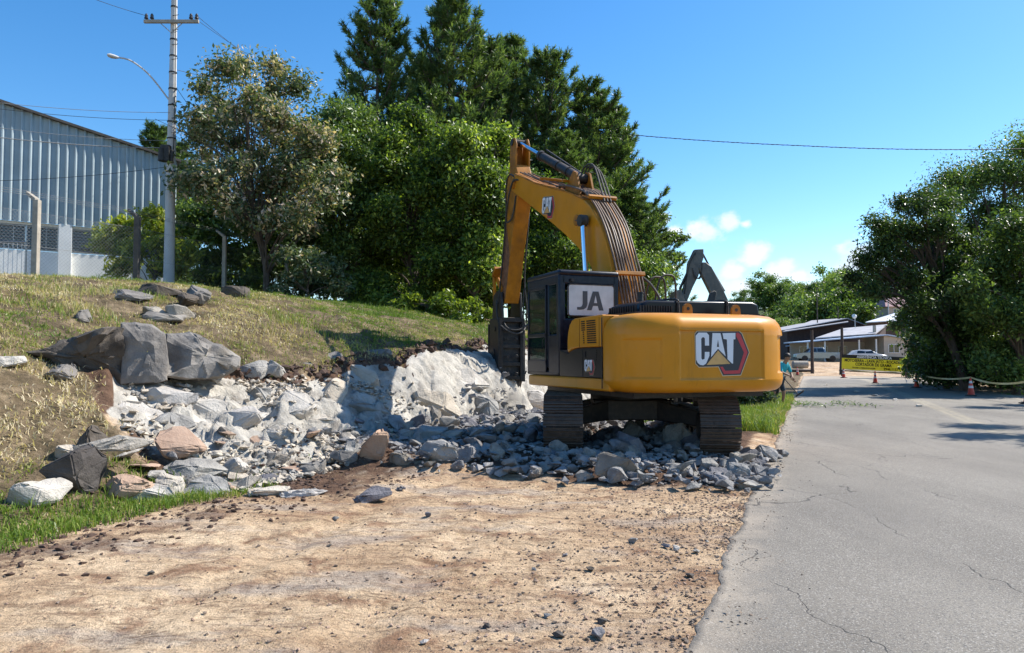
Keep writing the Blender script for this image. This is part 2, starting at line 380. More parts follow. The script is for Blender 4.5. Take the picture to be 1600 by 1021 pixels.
def bannermat():
    m, N, L, b = newmat('banner_vinyl'); c = ramp(N, L, nz(N, L, 2, 5), [(.3, (.62, .57, .05)), (.7, (.74, .68, .08))]); L.new(c, b.inputs['Base Color']); b.inputs['Roughness'].default_value = .5
    tr = N.new('ShaderNodeBsdfTranslucent'); L.new(c, tr.inputs[0]); ms = N.new('ShaderNodeMixShader'); ms.inputs[0].default_value = .5
    L.new(b.outputs[0], ms.inputs[1]); L.new(tr.outputs[0], ms.inputs[2]); L.new(ms.outputs[0], N['Material Output'].inputs[0]); return m
M['banner_y'] = bannermat()
def rockmat(name, lo, hi, warm=(.30,.22,.15), warmamt=.5, rnd=.25, bs=.5):
    m, N, L, b = newmat(name)
    c = ramp(N, L, nz(N, L, 2.2, 8, .62), [(.25, lo), (.72, hi)])
    c = mix(N, L, mth(N, L, 'MULTIPLY', sstep(N, L, nz(N, L, 1.3, 6, .6, stretch=(1, 1, .6)), .55, .75), warmamt), c, warm)
    oi = N.new('ShaderNodeObjectInfo'); c = mix(N, L, 1.0, c, ramp(N, L, oi.outputs['Random'], [(0, (1-rnd, 1-rnd, 1-rnd*.8)), (.6, (1, 1, 1)), (1, (1.0, .93, .84))]), 'MULTIPLY')
    speck = sstep(N, L, nz(N, L, 45, 3, .7), .60, .78); c = mix(N, L, mth(N, L, 'MULTIPLY', speck, .35), c, tuple(x*.45 for x in lo))
    L.new(c, b.inputs['Base Color']); b.inputs['Roughness'].default_value = .85; b.inputs['Specular IOR Level'].default_value = .25
    h = mth(N, L, 'ADD', nz(N, L, 7, 9, .68), mth(N, L, 'MULTIPLY', nz(N, L, 40, 5, .6), .3)); bump(N, L, b, h, bs, .06); return m
M['rock'] = rockmat('broken_basalt', (.15, .143, .135), (.47, .45, .41), warmamt=.4, rnd=.5, bs=.8)
M['rockpale'] = rockmat('dusty_pale_rock', (.32, .29, .25), (.68, .63, .55), warmamt=.35, rnd=.2, bs=.8)
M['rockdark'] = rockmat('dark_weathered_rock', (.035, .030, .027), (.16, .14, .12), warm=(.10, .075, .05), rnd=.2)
M['gravel'] = rockmat('earthy_gravel', (.13, .095, .068), (.34, .265, .195), warm=(.26, .17, .11), rnd=.3)
M['rocktan'] = rockmat('tan_iron_stained_rock', (.30, .19, .13), (.50, .36, .26), warm=(.22, .11, .06), rnd=.1)
M['rockmoss'] = rockmat('lichened_rock', (.10, .09, .08), (.34, .31, .27), warm=(.14, .11, .07), rnd=.15)
def barkmat():
    m, N, L, b = newmat('bark'); c = ramp(N, L, nz(N, L, 6, 8, .65, stretch=(1, 1, .25)), [(.3, (.05, .036, .026)), (.7, (.17, .13, .10))])
    L.new(c, b.inputs['Base Color']); b.inputs['Roughness'].default_value = .9; bump(N, L, b, nz(N, L, 14, 6, .6, stretch=(1, 1, .2)), .5, .03); return m
M['bark'] = barkmat()
def groundmat():
    m, N, L, b = newmat('ground_surface')
    def att(n): a = N.new('ShaderNodeAttribute'); a.attribute_name = n; return a.outputs['Fac']
    # bare compacted earth: sandy tan, reddish damp patches, grey dusted wheel paths
    big = nz(N, L, .55, 6, .6); mid = nz(N, L, 2.3, 7, .62, dist=.4); fine = nz(N, L, 38, 5, .7); str_ = nz(N, L, 2.4, 6, .66, stretch=(.6, 3.6, 1, .42), dist=.5)
    dirt = ramp(N, L, big, [(.30, (.29, .18, .108)), (.48, (.50, .36, .232)), (.68, (.66, .51, .35))])
    dirt = mix(N, L, mth(N, L, 'MULTIPLY', sstep(N, L, mid, .50, .66), .8), dirt, (.215, .115, .07))
    dirt = mix(N, L, mth(N, L, 'MULTIPLY', sstep(N, L, str_, .53, .62), .6), dirt, (.22, .145, .095))
    dirt = mix(N, L, mth(N, L, 'MULTIPLY', sstep(N, L, nz(N, L, 1.1, 6, .6, stretch=(.5, 1.6, 1, .4)), .5, .66), .6), dirt, (.34, .30, .27))
    dirt = mix(N, L, mth(N, L, 'MULTIPLY', sstep(N, L, fine, .52, .66), .7), dirt, (.15, .105, .075))
    dirt = mix(N, L, mth(N, L, 'MULTIPLY', sstep(N, L, nz(N, L, 95, 3, .7), .60, .72), .5), dirt, (.60, .50, .36))
    md = nz(N, L, 8, 9, .74, dist=.3); dirt = mix(N, L, 1.0, dirt, ramp(N, L, md, [(.34, (.66, .60, .54)), (.5, (1.12, 1.10, 1.06)), (.66, (1.34, 1.32, 1.26))]), 'MULTIPLY')
    st2 = nz(N, L, 7, 6, .7, stretch=(.35, 3.2, 1, .30)); dirt = mix(N, L, mth(N, L, 'MULTIPLY', mth(N, L, 'MULTIPLY', sstep(N, L, st2, .56, .64), sstep(N, L, nz(N, L, .8, 3, .5), .45, .6)), .7), dirt, (.15, .095, .06))
    soil = ramp(N, L, nz(N, L, 5, 7, .65), [(.3, (.055, .032, .022)), (.7, (.19, .115, .075))])
    gr = ramp(N, L, nz(N, L, 3, 8, .7), [(.28, (.05, .045, .022)), (.5, (.15, .11, .065)), (.72, (.36, .27, .17))])
    gr = mix(N, L, mth(N, L, 'MULTIPLY', sstep(N, L, nz(N, L, 26, 5, .7), .52, .7), .55), gr, (.10, .075, .045))
    rock = ramp(N, L, nz(N, L, 2.6, 9, .66), [(.25, (.26, .235, .20)), (.5, (.48, .445, .385)), (.72, (.66, .61, .53))])
    rock = mix(N, L, mth(N, L, 'MULTIPLY', sstep(N, L, nz(N, L, 1.6, 8, .65, stretch=(1, 1, .5)), .53, .66), .6), rock, (.20, .165, .135))
    def soft(a, sc, amt=.55):
        return sstep(N, L, mth(N, L, 'ADD', a, mth(N, L, 'MULTIPLY', mth(N, L, 'SUBTRACT', nz(N, L, sc, 6, .65), .5), amt)), .38, .62)
    c = mix(N, L, soft(att('w_soil'), 5), dirt, soil)
    c = mix(N, L, soft(att('w_grass'), 7), c, gr)
    rk = soft(att('w_rock'), 6, .4); c = mix(N, L, rk, c, rock)
    c = mix(N, L, att('w_asph'), c, ramp(N, L, nz(N, L, 6, 6, .6), [(.3, (.20, .19, .18)), (.7, (.31, .29, .26))]))
    far = att('w_far'); c = mix(N, L, far, c, ramp(N, L, nz(N, L, .05, 6, .6), [(.35, (.05, .08, .025)), (.7, (.13, .15, .06))]))
    L.new(c, b.inputs['Base Color']); b.inputs['Roughness'].default_value = .95; b.inputs['Specular IOR Level'].default_value = .12
    h = mth(N, L, 'ADD', mth(N, L, 'ADD', nz(N, L, 9, 9, .7), mth(N, L, 'MULTIPLY', fine, .45)), mth(N, L, 'MULTIPLY', str_, .8))
    h = mth(N, L, 'ADD', h, mth(N, L, 'MULTIPLY', nz(N, L, 110, 3, .6), .2))
    h = mth(N, L, 'ADD', h, mth(N, L, 'MULTIPLY', md, .7)); bump(N, L, b, h, .9, .05); return m
M['ground'] = groundmat()
def asphaltmat():
    m, N, L, b = newmat('worn_asphalt')
    c = ramp(N, L, nz(N, L, .5, 6, .6, stretch=(1, .35, 1, -A)), [(.28, (.13, .113, .092)), (.5, (.20, .176, .143)), (.72, (.275, .245, .20))])
    g = nz(N, L, 62, 4, .8); c = mix(N, L, sstep(N, L, g, .48, .68), c, (.075, .072, .07)); c = mix(N, L, mth(N, L, 'MULTIPLY', sstep(N, L, nz(N, L, 85, 3, .75), .54, .66), .85), c, (.48, .45, .40))
    c = mix(N, L, mth(N, L, 'MULTIPLY', sstep(N, L, nz(N, L, 30, 4, .7), .52, .7), .28), c, (.12, .115, .11))
    at_ = N.new('ShaderNodeAttribute'); at_.attribute_name = 'dust'
    du = sstep(N, L, mth(N, L, 'ADD', at_.outputs['Fac'], mth(N, L, 'MULTIPLY', mth(N, L, 'SUBTRACT', nz(N, L, 2.5, 7, .65), .5), .7)), .25, .85)
    c = mix(N, L, mth(N, L, 'MULTIPLY', du, .75), c, (.43, .355, .27))
    a2 = N.new('ShaderNodeAttribute'); a2.attribute_name = 'line'
    ln = mth(N, L, 'MULTIPLY', a2.outputs['Fac'], sstep(N, L, nz(N, L, 6, 6, .7), .36, .6)); c = mix(N, L, mth(N, L, 'MULTIPLY', ln, .42), c, (.52, .44, .28))
    # fine cracks: edges of a warped voronoi, only in patches
    tc = N.new('ShaderNodeTexCoord'); w = N.new('ShaderNodeTexNoise'); w.inputs['Scale'].default_value = 1.6; w.inputs['Detail'].default_value = 6
    mp = N.new('ShaderNodeMapping'); mp.inputs['Rotation'].default_value = (0, 0, A); mp.inputs['Scale'].default_value = (.62, .22, 1); L.new(tc.outputs['Object'], mp.inputs[0])
    ad = N.new('ShaderNodeVectorMath'); ad.operation = 'MULTIPLY_ADD'; L.new(w.outputs['Color'], ad.inputs[0]); ad.inputs[1].default_value = (.35, .35, 0); L.new(mp.outputs[0], ad.inputs[2])
    L.new(tc.outputs['Object'], w.inputs['Vector'])
    vo = N.new('ShaderNodeTexVoronoi'); vo.feature = 'DISTANCE_TO_EDGE'; vo.inputs['Scale'].default_value = 1.0; L.new(ad.outputs[0], vo.inputs['Vector'])
    ck = mth(N, L, 'SUBTRACT', 1.0, sstep(N, L, vo.outputs['Distance'], .0006, .0042)); ck = mth(N, L, 'MULTIPLY', ck, sstep(N, L, nz(N, L, .9, 4, .6), .40, .52))
    c = mix(N, L, mth(N, L, 'MULTIPLY', ck, .75), c, (.045, .042, .04))
    L.new(c, b.inputs['Base Color']); b.inputs['Roughness'].default_value = .85; b.inputs['Specular IOR Level'].default_value = .3
    h = mth(N, L, 'SUBTRACT', mth(N, L, 'ADD', mth(N, L, 'MULTIPLY', g, .9), nz(N, L, 35, 5, .7)), ck); bump(N, L, b, h, .6, .012); return m
M['asphalt'] = asphaltmat()
# foliage (linear base colours)
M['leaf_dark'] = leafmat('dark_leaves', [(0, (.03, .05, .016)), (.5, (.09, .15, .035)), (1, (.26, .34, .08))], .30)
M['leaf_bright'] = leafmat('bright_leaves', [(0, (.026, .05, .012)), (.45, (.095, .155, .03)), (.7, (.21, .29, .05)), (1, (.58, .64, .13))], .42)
M['leaf_red'] = leafmat('bronze_leaves', [(0, (.04, .065, .028)), (.62, (.12, .165, .075)), (.78, (.32, .28, .17)), (1, (.66, .50, .38))], .28)
M['leaf_yellow'] = leafmat('yellow_green_leaves', [(0, (.08, .13, .02)), (.5, (.22, .28, .04)), (1, (.50, .48, .10))], .40)
M['needle'] = leafmat('pine_needles', [(0, (.03, .055, .022)), (.5, (.10, .165, .05)), (1, (.29, .35, .12))], .36)
M['grass'] = leafmat('grass_blades', [(0, (.12, .20, .03)), (.26, (.25, .32, .06)), (.46, (.40, .35, .15)), (.75, (.56, .45, .27)), (1, (.76, .64, .44))], .35, tcol=1.15)
# ------------------------------------------------------------------ ground: one sheet out to the horizon
def axis(parts):
    out = []
    for a, b, st in parts: out += list(np.arange(a, b, st))
    out.append(parts[-1][1]); return np.array(out)
def grow(a, b, s0, f):
    out = [a]; s = s0
    while abs(out[-1]-a) < abs(b-a): out.append(out[-1]+(s if b > a else -s)); s *= f
    return out
us = np.array(sorted(set(grow(-3.5, -200, .1, 1.12)[1:]))); us = np.concatenate([us, np.arange(-3.5, 16, .06), np.arange(16, 27, .1)]); us = np.concatenate([us, grow(27, 700, .15, 1.045)])
vs_ = np.concatenate([np.array(sorted(grow(-1.2, -500, .12, 1.07)[1:])), np.arange(-1.2, 5.8, .06), np.arange(5.8, 9.6, .04), np.arange(9.6, 14, .09)]); vs_ = np.concatenate([vs_, grow(14, 500, .12, 1.05)])
def make_ground():
    U, Vv = np.meshgrid(us, vs_, indexing='ij'); X, Y = uv2xy(U, Vv)
    Z, u, v, face, c, vt, vb = height(X, Y, True, True)
    n = fbm(u*1.2, v*1.2, 4, 70)
    rock = face; lip = np.exp(-((v-vt-.02)/.22)**2)*c*ss(-.5, .5, fbm(u*1.7, v, 3, 72)+.3)
    apron = ss(5.2, 6.2, v+n*.5)*(1-ss(-.1, .3, v-vb))*c*(ss(3.5, 5, u))
    soil = np.clip(lip*1.1+apron*.9*(1-ss(8.5, 10.5, u))+ss(4.4, 5.2, v+n*.9)*(1-ss(6.2, 6.8, v))*ss(1.4, 3.0, u+n)*(1-ss(8, 11, u))*.75, 0, 1)
    soil = np.maximum(soil, ss(4.8, 5.6, u+n*.4)*(1-ss(13, 14, u))*ss(.1, .7, v)*(1-ss(6.2, 6.8, v))*.8)
    edge = ss(-.9, .9, (u-3.1)+n*1.0)*(1-ss(0, .5, v-6.0)); soil = np.maximum(soil, ss(.2, .8, edge)*ss(3.6, 4.6, v+.5*n)*.55*(1-ss(9, 12, u)))
    band = ss(4.3, 5.0, v+.35*n)*(1-ss(5.9, 6.4, v+.3*n))*(1-ss(5, 6.5, u))*ss(-.25, .35, fbm(u*.7, v*1.6, 4, 75)+.15); soil = np.maximum(soil, band*.5)
    hillsoil = np.exp(-((u-2.6-.45*(v-6.4)+n*.5)/.35)**2)*ss(6.2, 6.6, v)*(1-ss(9, 9.5, v)); soil = np.maximum(soil, hillsoil)
    grass = ss(5.9, 6.5, v+n*.5+ss(4, 1, u)*.0)*(1-face)*(1-lip)*(1-apron)*(1-.85*hillsoil)
    verge = ss(11.5, 12.5, u+n)*ss(.0, .3, v+n*.2)*(1-ss(3.4, 4.2, v+n)); grass = np.maximum(grass, verge)
    beyond = ss(27, 30, u)*ss(.4, 1.0, v); grass = np.maximum(grass, beyond)
    right = (1-ss(-10.8, -10.0, v+n*.4))*(1-ss(50, 58, u)); grass = np.maximum(grass, right*.8); soil = np.maximum(soil, right)
    rock = np.clip(rock+ss(4.6, 5.4, u+n*.5)*(1-ss(12, 14, u))*ss(2.2, 4.2, v+n)*(1-ss(6.2, 6.8, v))*.42, 0, 1)
    asph = ((v < -9.0)&(v > -10.4)&(u < 50)).astype(float)*0
    far = ss(128, 150, Y)
    i = np.arange(len(us)-1)[:, None]*len(vs_)+np.arange(len(vs_)-1)[None, :]
    n_ = len(vs_); F = np.stack([i, i+n_, i+n_+1, i+1], -1).reshape(-1, 4)
    V = np.stack([X, Y, Z], -1).reshape(-1, 3)
    me = npmesh('ground', V, F, [M['ground']], True, {k: ('POINT', a.ravel()) for k, a in (('w_rock', rock), ('w_soil', soil), ('w_grass', grass), ('w_asph', asph), ('w_far', far))})
    o = link('ground', me); tag(o, 'bare earth, grassy bank and cut rock face beside the road', 'ground', kind='structure')
make_ground()
def make_road():
    U = np.concatenate([np.arange(-25, -3, .5), np.arange(-3, 14, .04), np.arange(14, 60, .3), np.arange(60, 67, .5)])
    wv = np.concatenate([[0], np.arange(.06, 1, .12), np.arange(1, 3.9, .25), np.arange(3.9, 4.9, .1), np.arange(4.9, 8.7, .3), [8.7]])
    e = .03+.10*fbm(U*.9, U*0, 4, 80)+.05*fbm(U*6, U*0+4, 3, 81)+.45*np.exp(-((U-3.4)/.5)**2)*0
    n = len(wv); e2 = e[:, None]*(1-wv[None, :]/8.7)-wv[None, :]
    UU = np.repeat(U[:, None], n, 1); X, Y = uv2xy(UU, e2)
    base = (1-ss(80, 130, Y))*0+ss(70, 92, Y)*1.12
    hill = height(X, Y, False)
    Z = np.where(Y > 66, hill+.05, 0.008+.004*fbm(UU*.8, e2*.8, 2, 82)+.05*(1-((wv[None, :]-4.35)/4.35)**2)*.6)
    dust = np.maximum(1-wv/.8, 0)[None, :]*.62+.30*np.exp(-((wv-4.3)/.5)**2)[None, :]+ss(7.4, 8.6, wv)[None, :]*.9+ss(52, 66, UU)*1.2+ss(15, 60, UU)*.12
    line = np.exp(-((wv-4.42)/.09)**2)[None, :]+np.exp(-((wv-4.20)/.09)**2)[None, :]; line = np.repeat(line, len(U), 0)*(ss(9, 16, UU))
    V = np.stack([X, Y, Z], -1).reshape(-1, 3); m = len(V)
    # skirt along the broken left edge
    sk = np.stack([X[:, 0]-.02, Y[:, 0], np.minimum(Z[:, 0]-.12, -.06)], -1); V = np.concatenate([V, sk])
    i = np.arange(len(U)-1)[:, None]*n+np.arange(n-1)[None, :]; F = np.stack([i, i+1, i+n+1, i+n], -1).reshape(-1, 4)
    j = np.arange(len(U)-1); F2 = np.stack([j*n, (j+1)*n, m+j+1, m+j], -1)
    F = np.concatenate([F, F2]); z = np.zeros(len(U))
    me = npmesh('road', V, F, [M['asphalt']], True, {'dust': ('POINT', np.concatenate([dust.ravel(), z+.6])), 'line': ('POINT', np.concatenate([line.ravel(), z]))})
    o = link('road', me); tag(o, 'worn grey asphalt road with faded yellow centre lines', 'road', kind='structure')
make_road()
# ------------------------------------------------------------------ warehouse
def warehouse():
    a = Vector((-21.45, 30.9, 0)); b = Vector((-15.95, 34.6, 0)); d = (b-a).normalized(); n = Vector((d.y, -d.x, 0)); yaw = math.atan2(d.y, d.x)
    Lr = (b-a).length; g = 4.0
    root = empty('warehouse', (b.x, b.y, g), yaw, 'warehouse with blue grey ribbed metal gable over a white wall', 'warehouse')
    # local x along the facade (0 at the right corner, negative to the left), y into the building
    def zr(x): return 10.97-g-x*.213
    clad = MB(); zb = 7.42-g; xl = -16; 
    x = 0
    while x > xl:
        x2 = max(x-.335, xl); w = .05
        for (p, q, dy) in ((x, x-w, -.09), (x-w, x2+.10, 0)):
            p_, q_ = (p, q)
            z0, z1 = zr(p_) , zr(q_); clad.add([(q_, dy, zb), (p_, dy, zb), (p_, dy, z0), (q_, dy, z1)], [(0, 1, 2, 3)])
        clad.add([(x, -.09, zb), (x+.10, 0, zb), (x+.10, 0, zr(x)), (x, -.09, zr(x))], [(0, 1, 2, 3)]); clad.add([(x-w, -.09, zb), (x-w, 0, zb), (x-w, 0, zr(x-w)), (x-w, -.09, zr(x-w))], [(0, 1, 2, 3)])
        x = x2
    clad.build('gable_cladding', M['galv'], root, fix=False)
    sw = MB(); sw.box((.0+.02, 8, (zb+zr(0))/2), (.04, 15.9, zr(0)-zb)); sw.build('side_cladding', M['galv'], root)
    rf = MB(); rf.add([(.25, -.22, zr(.25)+.05), (xl, -.22, zr(xl)+.05), (xl, 16.2, zr(xl)+.05), (.25, 16.2, zr(.25)+.05), (.25, -.22, zr(.25)-.06), (xl, -.22, zr(xl)-.06), (xl, 16.2, zr(xl)-.06), (.25, 16.2, zr(.25)-.06)], [(0,1,2,3), (7,6,5,4), (0,4,5,1), (1,5,6,2), (2,6,7,3), (3,7,4,0)])
    rf.build('roof', M['darkpost'], root)
    # masonry band below with pillars and strips of louvred windows
    wl = MB(); top = zb+.02; sill = 6.22-g; wy = .16
    pill = [-.25, -4.35, -8.4, -12.4, -15.7]
    wl.box((-8, wy+.1, sill/2-.3), (16, .2, sill+.6)); wl.box((-8, wy+.1, top-.06), (16, .2, .12))
    wl.box((-.0, 8, (top-.6)/2), (.2, 15.6, top+.6))
    for p in pill: wl.box((p, wy-.05, (top-.6)/2), (.5, .36, top+.6))
    wl.build('wall', M['wallwhite'], root, bevel=.01)
    for i in range(len(pill)-1):
        xr = pill[i]-.25; xlft = pill[i+1]+.25
        for k in range(3):
            sp_ = (xr-xlft)/3; x1 = xr-k*sp_-.01; x0 = x1-sp_+.02; f = MB(); z0 = sill+.03; z1 = top-.15; y = wy+.04
            for (cx, cz, sx, sz) in (((x0+x1)/2, z0+.02, x1-x0, .05), ((x0+x1)/2, z1-.02, x1-x0, .05), (x0+.02, (z0+z1)/2, .05, z1-z0), (x1-.02, (z0+z1)/2, .05, z1-z0), ((x0+x1)/2+.15, (z0+z1)/2, .04, z1-z0)): f.box((cx, y, cz), (sx, .07, sz))
            fr = f.build('window', M['wire'], root)
            l = MB(); zz = z0+.1
            while zz < z1-.06: l.add([(x0+.05, y-.03, zz-.02), (x1-.05, y-.03, zz-.02), (x1-.05, y+.04, zz+.03), (x0+.05, y+.04, zz+.03)], [(0,1,2,3)]); zz += .125
            l.build('louvres', M['wire'], fr, fix=False)
            p = MB(); p.box(((x0+x1)/2, y+.07, (z0+z1)/2), (x1-x0-.02, .02, z1-z0-.02)); p.build('pane', M['glassdark'], fr)
    return root
warehouse()
# barred metal gate leaning on the slope side of the warehouse yard
def bar_gate():
    p = at(-30, 412, 23.5); root = empty('barred_gate', (p.x, 23.5, 3.75), .25, 'light metal barred gate panel by the left edge in front of the warehouse', 'gate')
    f = MB(); w, h = 2.55, 1.15; z0 = .45
    for a, b in (((-w/2, z0), (w/2+0, z0)), ((-w/2, z0+h), (w/2, z0+h)), ((-w/2, z0), (-w/2, z0+h)), ((w/2, z0), (w/2, z0+h))): f.tube([(a[0], 0, a[1]), (b[0], 0, b[1])], .028, 6)
    for sx in (-w/2, w/2): f.tube([(sx, 0, -.3), (sx, 0, z0)], .03, 6)
    f.build('gate_frame', M['wire'], root)
    r = MB()
    for k in range(19): x = -w/2+w*(k+1)/20; r.tube([(x, .01, z0), (x, .01, z0+h)], .010, 5)
    r.build('bars', M['white'], root)
bar_gate()
# ------------------------------------------------------------------ fence of bent concrete posts and chain link
def fence():
    root = empty('chain_link_fence', (0, 0, 0), 0, 'chain link fence with bent concrete posts along the bank crest', 'fence')
    ps = []
    for k, (px, pb, pt, mt, lb) in enumerate([(-95, 432, 290, 'concrete', None), (55, 432, 312, 'concrete', 'pale speckled post'), (213, 445, 333, 'darkpost', 'dark stained post'), (350, 452, 357, 'concrete', 'thin tan post'), (448, 460, 374, 'concrete', None), (524, 466, 388, 'concrete', None)]):
        Y = [19.8, 22, 24.6, 28.6, 32.5, 36.5][k]; p = at(px, pb, Y); g = hz(p.x, Y); h = 2.5; mb = MB(); w = .085 if k != 3 else .07
        mb.box((0, 0, (h-.3)/2), (w*2, w*2, h+.3)); e = Vector((-math.cos(A), math.sin(A), 0))*.42+Vector((0, 0, .27)); mb.v_ = 0
        b0 = Vector((0, 0, h-.02)); s = Vector((DU[0], DU[1], 0))*w*.9; up = Vector((0, 0, 1))*w*.95; mb.add([b0-s-up*.9, b0+s-up*.9, b0+s+up*.9, b0-s+up*.9, b0+e-s*.8-up*.6, b0+e+s*.8-up*.6, b0+e+s*.8+up*.6, b0+e-s*.8+up*.6], [(0,1,2,3), (7,6,5,4), (0,4,5,1), (1,5,6,2), (2,6,7,3), (3,7,4,0)])
        o = mb.build('post', M[mt], root, bevel=.012); o.location = (p.x, Y, g); ps.append((Vector((p.x, Y, g)), e, h)); 
        if lb: o['label'] = lb
    net = MB(); st = MB()
    for (a, ea, h), (b, eb, _) in zip(ps, ps[1:]):
        L_ = (b-a).length; n = int(L_/.115)
        def P(t, z): return a.lerp(b, t)+Vector((0, 0, z-.0))
        H = 2.05; step = .115
        def strip(t0, z0, t1, z1):
            p, q = P(t0, z0), P(t1, z1); w = Vector((0, 0, .0028)); net.add([p-w, q-w, q+w, p+w], [(0,1,2,3)])
        m = int((L_+H)/step)
        for k in range(m):
            x = k*step
            x0, z0, x1, z1 = x-H, 0, x, H
            if x0 < 0: z0 = -x0; x0 = 0
            if x1 > L_: z1 = H-(x1-L_); x1 = L_
            strip(x0/L_, z0+.06, x1/L_, z1+.06); strip(1-x0/L_, z0+.06, 1-x1/L_, z1+.06)
        for z in (.08, 1.1, 2.12): st.tube([P(0, z), P(.5, z-.02), P(1, z)], .0045, 4)
        for f in (.35, .68, 1): pa = a+Vector((0, 0, h))+ea*f+Vector((0,0,.04)); pb_ = b+Vector((0, 0, h))+eb*f+Vector((0,0,.04)); st.tube([pa, pa.lerp(pb_, .5)-Vector((0, 0, .03)), pb_], .005, 4)
    net.build('chain_link_mesh', M['wire'], root, fix=False); st.build('strand_wire', M['wire'], root, fix=False)
fence()
k1 = MB(); a = at(205, 450, 25.2); b = at(410, 466, 28.0); a.z = hz(a.x, a.y)+.02; b.z = hz(b.x, b.y)+.02
d = (b-a).normalized(); s = Vector((-d.y, d.x, 0))*.12; k1.add([a-s-Vector((0,0,.4)), a+s-Vector((0,0,.4)), b+s-Vector((0,0,.4)), b-s-Vector((0,0,.4)), a-s+Vector((0,0,.16)), a+s+Vector((0,0,.16)), b+s+Vector((0,0,.16)), b-s+Vector((0,0,.16))], [(3,2,1,0),(4,5,6,7),(0,1,5,4),(1,2,6,5),(2,3,7,6),(3,0,4,7)])
tag(k1.build('low_wall', M['darkpost'], bevel=.02), 'low mossy concrete kerb wall running under the fence behind the stones', 'low wall')
# ------------------------------------------------------------------ utility pole with street lamp
def utility_pole():
    p = at(264, 438, 27); g = hz(p.x, 27)-.1; root = empty('utility_pole', (p.x, 27, g), 0, 'tall white concrete utility pole with crossarm and street lamp arm', 'utility pole')
    H = 15.6-g; mb = MB(); mb.cyl((0, 0, -.3), (0, 0, H), .20, .10, 18); mb.build('shaft', M['pole'], root, smooth=True)
    z = 4.6
    while z < H-.5: bd = MB(); bd.cyl((0, 0, z), (0, 0, z+.05), .205-.1*z/H+.008, None, 14); bd.box((.0, -.17+.08*z/H, z+.02), (.05, .08, .05)); bd.build('band', M['steel'], root); z += .62
    za = at(270, 38, 27).z-g; ca = MB(); ca.box((0, -.20, za), (2.02, .10, .12)); ca.tube([(0, -.18, za-.42), (.42, -.2, za-.05)], .018, 5); ca.tube([(0, -.18, za-.42), (-.42, -.2, za-.05)], .018, 5)
    c = ca.build('crossarm', M['concrete'], root, bevel=.01)
    for x in (-.93, -.72, .72, .93):
        i = MB(); zz = za+.06
        i.cyl((x, -.2, zz), (x, -.2, zz+.07), .018); i.cyl((x, -.2, zz+.05), (x, -.2, zz+.10), .075, .065); i.cyl((x, -.2, zz+.10), (x, -.2, zz+.17), .05, .06); i.cyl((x, -.2, zz+.17), (x, -.2, zz+.23), .055, .03); i.build('insulator', M['porcelain'], c)
    # curved lamp arm reaching left toward the slope
    q0 = at(264, 156, 27)-Vector((p.x, 27, g)); q1 = at(234, 118, 26.6)-Vector((p.x, 27, g)); q2 = at(206, 96, 26.3)-Vector((p.x, 27, g)); q3 = at(184, 90, 26.1)-Vector((p.x, 27, g))
    la = MB(); la.tube(smooth_path([q0, q1, q2, q3], 6), .030, 7); arm = la.build('lamp_arm', M['pole'], root, smooth=True)
    lh = MB(); e = at(169, 87, 26)-Vector((p.x, 27, g)); d = (e-q3); m = []
    for t, r, r2 in ((-.15, .03, .03), (0, .05, .05), (.3, .10, .07), (.7, .12, .08), (.95, .09, .06), (1.05, .03, .03)):
        c0 = q3+d*t; m.append([(c0.x, c0.y+r*math.cos(a), c0.z+r2*math.sin(a)) for a in [2*PI*k/12 for k in range(12)]])
    vs = sum(m, []); fs = [(i*12+j, i*12+(j+1) % 12, (i+1)*12+(j+1) % 12, (i+1)*12+j) for i in range(5) for j in range(12)]+[tuple(range(12)), tuple(60+j for j in range(12))]
    lh.add(vs, fs); lh.build('lamp_head', M['pole'], arm, smooth=True)
    eq = MB(); zq = at(266, 243, 27).z-g; eq.box((-.10, -.22, zq), (.34, .22, .62)); eq.cyl((-.22, -.28, zq-.3), (-.22, -.28, zq+.2), .13, .10, 12); eq.box((.12, -.2, zq-.1), (.12, .12, .5)); eq.build('junction_box', M['rubber'], root, bevel=.03)
    st = MB()
    for i in range(9): z = zq+.8+i*.55; st.tube([(0, -.12, z), (.2, -.16, z), (.24, -.16, z+.02)], .012, 5)
    st.tube(smooth_path([(.13, -.13, zq), (.15, -.12, zq+2), (.12, -.1, zq+4.6), (.1, -.1, H-.5)], 5), .014, 5); st.build('riser_cable', M['darkwire'], root, fix=False)
    return Vector((p.x, 27, g)), za, zq
PB, ZA, ZQ = utility_pole()
def cable(name, label, pts, r, mat='darkwire', sag=.3, n=14, wob=0):
    mb = MB()
    for k in range(len(pts)-1):
        a, b = Vector(pts[k]), Vector(pts[k+1]); path = [a.lerp(b, i/n)-Vector((0, 0, sag*4*(i/n)*(1-i/n))) for i in range(n+1)]; mb.tube(path, r, 5)
        if wob:
            w = []
            for i in range(n*8+1): t = i/(n*8); c = a.lerp(b, t)-Vector((0, 0, sag*4*t*(1-t))); w.append(c+Vector((0, math.sin(i*1.3)*wob, math.cos(i*1.3)*wob)))
            mb.tube(w, r*.7, 4)
    return tag(mb.build(name, M[mat], fix=False), label, 'cable')
for k, (x, e) in enumerate([(-.93, (55, -40)), (.72, (430, 110)), (.93, (470, 150))]):
    s = PB+Vector((x, -.2, ZA+.22)); cable('power_line', ['power line leaving the left end of the crossarm', 'upper thin power line running right behind the trees', 'power line from the right end of the crossarm'][k], [s, at(*e, [24, 42, 44][k])], .009, sag=.1)
cable('power_line', 'thin cable dropping right from the pole middle', [PB+Vector((0, 0, ZA-2.2)), at(420, 330, 40)], .010, sag=.2)
cable('power_line', 'short cable passing right at the height of the lamp arm', [PB+Vector((0, 0, ZA-1.7)), at(400, 130, 38)], .010, sag=.1)
